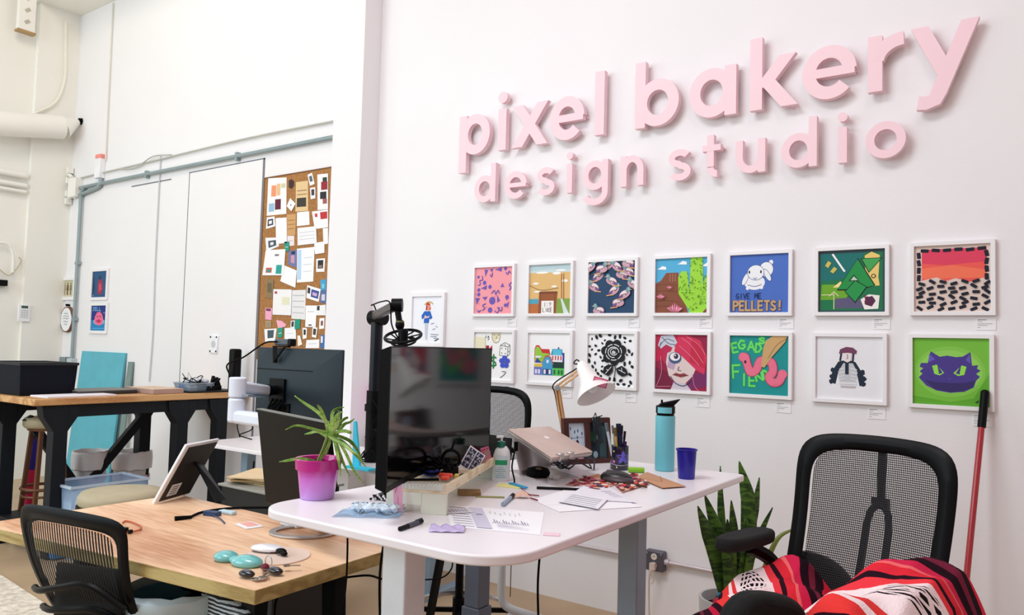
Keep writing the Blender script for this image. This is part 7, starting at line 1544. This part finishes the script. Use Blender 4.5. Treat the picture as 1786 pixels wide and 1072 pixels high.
# ------------------------------------------------------------------ striped blanket heaped on the right office chair
bm_ = bpy.data.materials.new('striped_serape'); bm_.use_nodes = True; nt = bm_.node_tree; L = nt.links.new; pb = nt.nodes['Principled BSDF']; pb.inputs['Roughness'].default_value = .95; pb.inputs['Specular IOR Level'].default_value = .1
tc = nt.nodes.new('ShaderNodeTexCoord'); sp = nt.nodes.new('ShaderNodeSeparateXYZ'); L(tc.outputs['UV'], sp.inputs[0])
fr0 = nt.nodes.new('ShaderNodeMath'); fr0.operation = 'FRACT'; L(sp.outputs[0], fr0.inputs[0])
BANDS = [(.00, (246, 226, 228)), (.20, (226, 60, 60)), (.225, (246, 226, 228)), (.25, (232, 60, 58)), (.30, (40, 14, 28)), (.33, (190, 34, 66)), (.36, (52, 20, 36)), (.40, (110, 40, 60)), (.42, (30, 14, 24)), (.46, (240, 90, 70)), (.52, (244, 70, 60)), (.56, (236, 190, 196)), (.575, (232, 50, 90)), (.61, (236, 196, 200)), (.64, (226, 40, 70)), (.68, (36, 14, 26)), (.72, (120, 36, 60)), (.75, (36, 14, 26)), (.79, (214, 40, 80)), (.84, (240, 110, 110)), (.86, (224, 44, 60)), (.92, (40, 18, 30)), (.95, (236, 60, 70))]
rp = nt.nodes.new('ShaderNodeValToRGB'); rp.color_ramp.interpolation = 'CONSTANT'; L(fr0.outputs[0], rp.inputs[0])
cr = rp.color_ramp
for k, (p, c) in enumerate(BANDS):
    e = cr.elements[k] if k < 2 else cr.elements.new(p)
    e.position = p; e.color = (*lin(c), 1)
# woven black lozenges inside the white band
def mth(op, a, b=None):
    n = nt.nodes.new('ShaderNodeMath'); n.operation = op
    for i, v in enumerate((a, b)):
        if v is None: continue
        if isinstance(v, (int, float)): n.inputs[i].default_value = v
        else: L(v, n.inputs[i])
    return n.outputs[0]
inb = mth('MULTIPLY', mth('LESS_THAN', fr0.outputs[0], .175), mth('GREATER_THAN', fr0.outputs[0], .03))
ux = mth('SUBTRACT', fr0.outputs[0], .1025); vv = mth('SUBTRACT', mth('FRACT', mth('MULTIPLY', sp.outputs[1], 3.6)), .5)
dia = mth('ADD', mth('MULTIPLY', mth('ABSOLUTE', ux), 8.5), mth('MULTIPLY', mth('ABSOLUTE', vv), 1.5))
rings = mth('GREATER_THAN', mth('SINE', mth('MULTIPLY', dia, 30)), -.3)
steps = mth('GREATER_THAN', mth('SINE', mth('MULTIPLY', sp.outputs[1], 230)), -.35)
msk = mth('MULTIPLY', mth('MULTIPLY', mth('MULTIPLY', rings, steps), inb), mth('LESS_THAN', dia, .72))
mx = nt.nodes.new('ShaderNodeMixRGB'); L(msk, mx.inputs[0]); L(rp.outputs[0], mx.inputs[1]); mx.inputs[2].default_value = (*lin((24, 16, 24)), 1)
wv = nt.nodes.new('ShaderNodeTexNoise'); wv.inputs['Scale'].default_value = 260; L(tc.outputs['Object'], wv.inputs[0])
bp = nt.nodes.new('ShaderNodeBump'); bp.inputs['Strength'].default_value = .5; bp.inputs['Distance'].default_value = .004; L(wv.outputs[0], bp.inputs['Height']); L(bp.outputs[0], pb.inputs['Normal'])
L(mx.outputs[0], pb.inputs['Base Color'])
ur = Vector((math.cos(RZR), math.sin(RZR), 0)); uf = fv
PROF = [(-.27, .50), (-.265, .66), (-.245, .76), (-.20, .83), (-.15, .87), (-.09, .885), (-.04, .85), (.01, .80), (.05, .83), (.10, .89), (.16, .94), (.23, .965), (.29, .95), (.325, .88), (.34, .76), (.345, .60), (.35, .45)]
from mathutils import noise as mn
def blk(u, v):
    k = u*(len(PROF)-1); i = min(int(k), len(PROF)-2); f = k-i; f = f*f*(3-2*f)*.5+f*.5
    x = PROF[i][0]*(1-f)+PROF[i+1][0]*f; z = PROF[i][1]*(1-f)+PROF[i+1][1]*f
    d = -.10+v*.62
    dr = .02*v+(.20*max(0, v-.35)**1.3)+(0 if v < .8 else (v-.8)*1.0)
    z = z-dr*(.6+.5*(x < 0)) - .05*max(0, .12-v)/.12
    n = mn.noise(Vector((x*7, d*7, 3.1)))*.034+mn.noise(Vector((x*16, d*16, 7.7)))*.012
    z += n+.016*math.sin(x*34+d*22); d += .02*mn.noise(Vector((x*9, d*9, 9.)))
    p = RC+ur*x+uf*(d-.12); return Vector((p.x, p.y, max(z, .2)))
b = MB(); NU, NV = 110, 80; vs = []; uv = []
for j in range(NV+1):
    for i in range(NU+1):
        u, v = i/NU, j/NV; p = blk(u, v); vs.append(p)
        x = -.27+.62*u; d = v*.62
        s1_ = d*1.5+(-x*2.2 if x < 0 else x*.5*(1-.3*v))+.10*mn.noise(Vector((x*5, d*5, 1.3)))
        uv.append((s1_+.50, x*1.6+d*1.3))
b.add(vs, [(j*(NU+1)+i, j*(NU+1)+i+1, (j+1)*(NU+1)+i+1, (j+1)*(NU+1)+i) for j in range(NV) for i in range(NU)], uv)
one(b, 'striped_blanket', bm_, 'red, black and white striped woven blanket heaped over the right office chair', 'blanket', solid=.008, smooth=80)

# second black chair back just in front of the blanket
t = thing('office_chair', (DP(1300, 1072, 1.62).x, DP(1300, 1072, 1.62).y, 0), 'black padded chair back at the bottom edge in front of the striped blanket', 'office chair')
cc = DP(1302, 1030, 1.62); cb = Vector((cc.x+.02, cc.y, 0)); rx2 = (RT*.9+FW*.5); rx2 = Vector((rx2.x, rx2.y, 0)).normalized(); ry2 = Vector((-rx2.y, rx2.x, 0))
b = MB(); vs = []
NN = 40
for o_ in (-.03, .03):
    for i in range(NN):
        a = 2*PI*i/NN; cx, cy = math.cos(a), math.sin(a); k = (abs(cx)**3+abs(cy)**3)**(-1/3)
        p = cb+rx2*(cx*k*.135+.045)+ry2*(o_+.02*(cx*k)**2); vs.append(Vector((p.x, p.y, cc.z-.22+cy*k*.215-.03*cx*k)))
b.hexa(vs[:NN], vs[NN:]); b.build('backrest', FOAM, t, bevel=.02, seg=3)
b = MB(); b.tube([cb-ry2*.05+Vector((0, 0, .62)), cb-ry2*.06+Vector((0, 0, .45)), cb+ry2*.1+Vector((0, 0, .40))], .02); b.build('back_post', BLK, t)
b = MB(); sc_ = cb+ry2*.22; b.ell((sc_.x, sc_.y, .44), (.23, .23, .04)); b.build('seat', FOAM, t)
b = MB(); b.cyl((sc_.x, sc_.y, .08), (sc_.x, sc_.y, .41), .025); b.build('gas_lift', BLK, t)
for k in range(5):
    a = 2*PI*k/5; d = Vector((math.cos(a), math.sin(a), 0)); b = MB(); b.bar(Vector((sc_.x, sc_.y, .10)), Vector((sc_.x, sc_.y, .04))+d*.28, .04, .03); b.build('base_arm', BLK, t)

# ------------------------------------------------------------------ snake plant, broom
pl = DP(1275, 1060, 3.05); t = thing('snake_plant', (pl.x, pl.y, 0), 'tall snake plant in a white planter between the desk and the right chair', 'plant')
b = MB(); b.lathe((pl.x, pl.y, 0), [(0, 0), (.10, 0), (.105, .01), (.125, .47), (.125, .48), (.115, .48), (.11, .44), (0, .44)], 36); b.build('planter', mat('white_planter', (232, 232, 238), .4), t)
b = MB(); b.lathe((pl.x, pl.y, .4405), [(0, .012), (.10, 0), (.108, 0)], 24); b.build('soil', mat('dark_soil', (46, 26, 24), .95, noise=.3), t)
sg = wood_mat('banded_snake_leaf', (84, 128, 44), (16, 52, 22), scale=9, stretch=(3, 3, 9), rough=.4)
SN = [((1289, 804), (1304, 870), (1306, 960), .026, 0), ((1324, 832), (1314, 900), (1298, 980), .017, .03), ((1217, 882), (1240, 945), (1262, 1025), .030, -.02), ((1229, 862), (1252, 930), (1270, 1010), .026, .03), ((1256, 812), (1258, 900), (1272, 1000), .015, .06),
      ((1275, 872), (1280, 930), (1286, 1020), .017, -.01), ((1347, 884), (1326, 930), (1300, 1010), .011, .03), ((1293, 856), (1296, 920), (1290, 1000), .010, .05), ((1268, 905), (1274, 960), (1276, 1040), .020, -.05), ((1300, 900), (1302, 960), (1290, 1030), .024, -.03), ((1262, 920), (1268, 980), (1272, 1045), .018, -.07), ((1312, 925), (1306, 980), (1294, 1040), .016, -.04)]
for (tp_, md_, lo_, wd, dd) in SN:
    a, m2, l2 = DP(*tp_, 3.05+dd), DP(*md_, 3.05+dd*.7), DP(*lo_, 3.05+dd*.4)
    bs = Vector((pl.x+(l2.x-pl.x)*.5, pl.y+(l2.y-pl.y)*.5, .445))
    if (bs-Vector((pl.x, pl.y, .445))).length > .09: bs = Vector((pl.x, pl.y, .445))+(bs-Vector((pl.x, pl.y, .445))).normalized()*.09
    pts = cat_rom([bs, l2, m2, a], 7); n = len(pts); vs = []
    for k, p in enumerate(pts):
        u = k/(n-1); w_ = wd*1.05*min(1, .55+u*1.2)*(1 if u < .72 else max(.02, (1-u)/.28)**.7); sd = (RT*.9+FW*.3*math.sin(wd*900)).normalized()
        vs += [p-sd*w_-FW*.004, p, p+sd*w_-FW*.004]
    fs = [(k*3+j, k*3+j+1, (k+1)*3+j+1, (k+1)*3+j) for k in range(n-1) for j in range(2)]
    b = MB(); b.add(vs, fs); b.build('leaf', sg, t, solid=.003)
lw2 = mat('arching_leaf_green', (120, 136, 60), .5)
for P_ in ([(1384, 922), (1360, 935), (1345, 960), (1325, 1010), (1305, 1040)], [(1352, 918), (1366, 928), (1376, 936)]):
    b = MB(); b.tube([DP(x, y, 2.98) for x, y in P_], .007, rs=lambda u: .004+.006*math.sin(u*PI)); 
    if len(P_) > 3: b.build('leaf', lw2, t)
q = DP(1262, 1042, 2.90); t2 = None
b = MB()
for k, (dx, dz, c) in enumerate(((0, 0, 0), (.014, -.012, 0), (-.014, .010, 0), (.004, .020, 1), (-.02, -.03, 1), (.02, .008, 0), (-.03, -.012, 2), (-.004, -.022, 0))):
    b.m(c).ell(Vector((q.x, q.y, q.z))+RT*dx+UP*dz, (.012, .010, .010), nu=10, nv=6)
b.m(1).tube([q-RT*.03+UP*.004, q-RT*.01+UP*.008, q+RT*.03+UP*.002], .002); b.m(0).tube([q+RT*.012, q+RT*.02-UP*.02, q+FW*.06-UP*.03], .004)
one(b, 'pompom_ornament', [mat('teal_yarn', (60, 150, 190), .8), mat('dark_yarn', (30, 40, 60), .8), mat('red_yarn', (200, 60, 90), .8)], 'small teal and red yarn ornament clipped to the rim of the snake plant', 'ornament')
pt_ = YP(1718, 684, -.035); pm_ = YP(1690, 965, -.20); dv = (pm_-pt_).normalized(); gr = pt_+dv*((pt_-CAM).dot(FW)*62/F); bt = pt_+dv*((pt_.z-.10)/-dv.z)
t = thing('broom', (bt.x, bt.y, 0), 'red broom handle with black grip leaning on the wall at far right', 'broom')
b = MB(); b.tube([pt_, pt_+dv*.01, gr-dv*.01, gr], .0165, smooth=False, n=14); b.ell(pt_, (.0165, .0165, .012)); b.build('grip', BLK, t)
b = MB(); b.cyl(gr-dv*.01, bt, .0125, n=14); b.build('handle', mat('red_pole', (170, 24, 36), .25, coat=.5), t, label='glossy red handle')
b = MB(); b.bb((bt.x-.14, bt.y-.025, .08), (bt.x+.14, bt.y+.025, .125)); b.build('brush_head', BLK, t, bevel=.008)
b = MB(); b.hexa([Vector((bt.x+sx*.17, bt.y+sy*.04, .001)) for sx, sy in ((-1, -1), (1, -1), (1, 1), (-1, 1))], [Vector((bt.x+sx*.135, bt.y+sy*.02, .08)) for sx, sy in ((-1, -1), (1, -1), (1, 1), (-1, 1))]); b.build('bristles', mat('grey_bristle', (60, 60, 64), .9, noise=.3, nscale=80), t)

# ------------------------------------------------------------------ wall conduit and outlet right of the desk
zc = .345; ox = YP(1143, 977, -.03).x; oz = YP(1143, 977, -.03).z
t = thing('wall_outlet', (ox, 0, oz-.05), 'grey steel outlet box on a pipe low on the pink wall', 'outlet')
gb = mat('outlet_grey', (96, 92, 104), .4, metal=.4)
b = MB(); b.box((ox, -.024, oz), (.105, .046, .105)); b.build('housing', gb, t, bevel=.006)
for dz in (.024, -.022):
    b = MB(); b.cyl((ox, -.047, oz+dz), (ox, -.050, oz+dz), .017, n=20); b.build('socket', mat('ivory', (226, 216, 206), .4), t)
for sx in (-1, 1):
    b = MB(); b.cyl((ox+.04*sx, -.047, oz+.04), (ox+.04*sx, -.051, oz+.04), .006, n=8); b.build('screw', STEEL, t)
for dx in (-.004, .004):
    b = MB(); b.box((ox+dx, -.0505, oz+.026), (.002, .002, .008)); b.build('slot', BLK, t)
pp = mat('pipe_pinkish_steel', (206, 196, 200), .4, metal=.4)
for (x0_, x1_, lb) in ((-3.6, ox-.05, 'thin steel pipe running along the pink wall left of the outlet'), (ox+.05, -.4, 'thin steel pipe running along the pink wall right of the outlet')):
    b = MB(); b.cyl((x0_, -.022, oz), (x1_, -.022, oz), .0105, n=12); e_ = ox-.06 if x1_ < ox else ox+.06; b.cyl((e_-.015, -.022, oz), (e_+.015, -.022, oz), .017, n=12)
    if x1_ < ox:
        g = YP(967, 945, -.02); b.box((g.x, -.012, oz), (.03, .022, .05))
    one(b, 'steel_pipe', pp, lb, 'pipe')
b = MB(); b.box((ox, -.062, oz-.024), (.03, .024, .034)); b.tube([(ox-.002, -.07, oz-.035), (ox-.012, -.075, oz-.07), (ox-.02, -.06, oz-.16), (ox-.022, -.05, oz-.25), (ox-.02, -.04, .01)], .0045); b.tube([(ox, -.07, oz-.04), (ox+.008, -.072, oz-.07), (ox+.008, -.07, oz-.10), (ox-.004, -.07, oz-.115)], .0025)
one(b, 'loose_cable', mat('beige_cord', (214, 196, 186), .5), 'beige power cord plugged into the low wall outlet and hanging down', 'cord')

# ------------------------------------------------------------------ cords and things under the desks
def cord(pts, r, label, m_=RUB, name='loose_cable'): b = MB(); b.tube([DP(*p) for p in pts], r); return one(b, name, m_, label, 'cord')
cord([(606, 925, 2.25), (606, 960, 2.25), (604, 1010, 2.25), (597, 1072, 2.25), (590, 1120, 2.25)], .003, 'black cord hanging straight down in front of the wooden desk edge')
cord([(587, 925, 2.40), (600, 934, 2.38), (622, 938, 2.34), (640, 936, 2.3)], .003, 'short black cord crossing under the left end of the white desk')
cord([(669, 950, 2.3), (664, 985, 2.3), (662, 1030, 2.3), (664, 1120, 2.3)], .004, 'black cord running down beside the near white desk leg')
cord([(545, 1010, 2.75), (590, 1008, 2.75), (640, 1003, 2.7), (665, 1009, 2.6)], .004, 'black cord sagging across between the two desks')
cord([(485, 1040, 2.6), (480, 1055, 2.6), (478, 1100, 2.6)], .004, 'black cord under the front corner of the wooden desk')
cord([(732, 962, 2.35), (728, 985, 2.35), (730, 1020, 2.35), (728, 1060, 2.4), (727, 1110, 2.4)], .004, 'black cord just right of the near white desk leg')
cord([(790, 970, 3.0), (787, 992, 3.0), (770, 1007, 3.0), (735, 1011, 3.0)], .003, 'thin black cord curling back under the white desk')
cord([(892, 972, 3.0), (891, 1000, 3.0), (890, 1040, 3.1)], .002, 'very thin brown cord hanging near the white bent tube', K((120, 90, 80)))
cord([(944, 950, 2.9), (940, 985, 2.9), (938, 1030, 2.9), (940, 1110, 2.9)], .0045, 'black cord hanging right of the white bent tube')
t = thing('footrest', (DP(900, 1060, 3.1).x, DP(900, 1060, 3.1).y, 0), 'white bent metal tube under the right side of the white desk', 'stand')
b = MB(); e = [DP(*p) for p in ((877, 962, 2.95), (875, 1000, 2.95), (875, 1040, 2.95), (880, 1054, 2.95), (892, 1062, 2.95), (910, 1068, 2.95), (960, 1084, 2.9))]; b.tube(e, .0155, n=12); b.build('tube', mat('white_tube', (232, 242, 248), .35), t)
b = MB(); tt_ = e[0]; b.cyl((e[-1].x, e[-1].y, 0), e[-1], .0155); b.build('foot', mat('white_tube', (232, 242, 248), .35), t)
b = MB(); p = DP(758, 1010, 3.0); _a, _b = DP(770, 965, 3.05), DP(752, 1062, 3.05); _b = _a+(_b-_a)*(_a.z/(_a.z-_b.z)); b.bar(_a, _b, .02, .03); b.box((_b.x, _b.y, .01), (.08, .12, .02)); one(b, 'black_strut', BLK, 'slanting black metal strut behind the near white desk leg', 'strut')
# bins beneath the wooden desk
p = DP(305, 1050, 2.55); t = thing('storage_bin', (p.x, p.y, 0), 'blue translucent bin under the wooden desk behind the left leg frame', 'bin')
b = MB(); zt_ = p.z+.02; b.lathe((p.x, p.y, 0), [(0, 0), (.12, 0), (.15, zt_), (.158, zt_), (.158, zt_+.012), (.14, zt_+.012), (.115, .02), (0, .02)], 32); b.build('body', mat('dusty_blue_bin', (96, 156, 182), .4), t)
b = MB(); N = 30; q = random.Random(3); vs = []
for k, (r, z) in enumerate(((.138, zt_), (.150, zt_+.03), (.165, zt_+.02), (.168, zt_-.03))):
    for i in range(N): vs.append((p.x+(r+.006*q.random())*math.cos(2*PI*i/N), p.y+(r+.006*q.random())*math.sin(2*PI*i/N), z+.012*q.random()))
b.add(vs, [(k*N+i, k*N+(i+1) % N, (k+1)*N+(i+1) % N, (k+1)*N+i) for k in range(3) for i in range(N)]); b.build('bin_liner', mat('icy_liner', (196, 220, 230), .4), t, solid=.002)
p = DP(400, 1062, 2.45); t = thing('tote_bag', (p.x, p.y, 0), 'black and white striped bag under the front edge of the wooden desk', 'bag')
zt_ = DP(395, 1046, 2.45).z
bs_ = bpy.data.materials.new('striped_cloth'); bs_.use_nodes = True; nt = bs_.node_tree; L = nt.links.new; pb = nt.nodes['Principled BSDF']; tc = nt.nodes.new('ShaderNodeTexCoord'); wv = nt.nodes.new('ShaderNodeTexWave'); wv.bands_direction = 'Z'; wv.inputs['Scale'].default_value = 26; wv.inputs['Distortion'].default_value = 2.5; wv.inputs['Detail Scale'].default_value = 1
L(tc.outputs['Object'], wv.inputs[0]); rp = nt.nodes.new('ShaderNodeValToRGB'); rp.color_ramp.interpolation = 'CONSTANT'; rp.color_ramp.elements[0].color = (*lin((14, 30, 40)), 1); rp.color_ramp.elements[1].color = (*lin((206, 220, 228)), 1); rp.color_ramp.elements[1].position = .55; L(wv.outputs['Fac'], rp.inputs[0]); L(rp.outputs[0], pb.inputs['Base Color'])
b = MB(); b.hexa([p*Vector((1, 1, 0)) if False else Vector((p.x+x, p.y+y, .0)) for x, y in ((-.15, -.06), (.16, -.06), (.16, .08), (-.15, .08))], [Vector((p.x+x, p.y+y, zt_+z)) for x, y, z in ((-.12, -.03, .03), (.13, -.03, -.01), (.13, .04, -.01), (-.12, .04, .03))]); b.build('body', bs_, t, bevel=.02, seg=3)
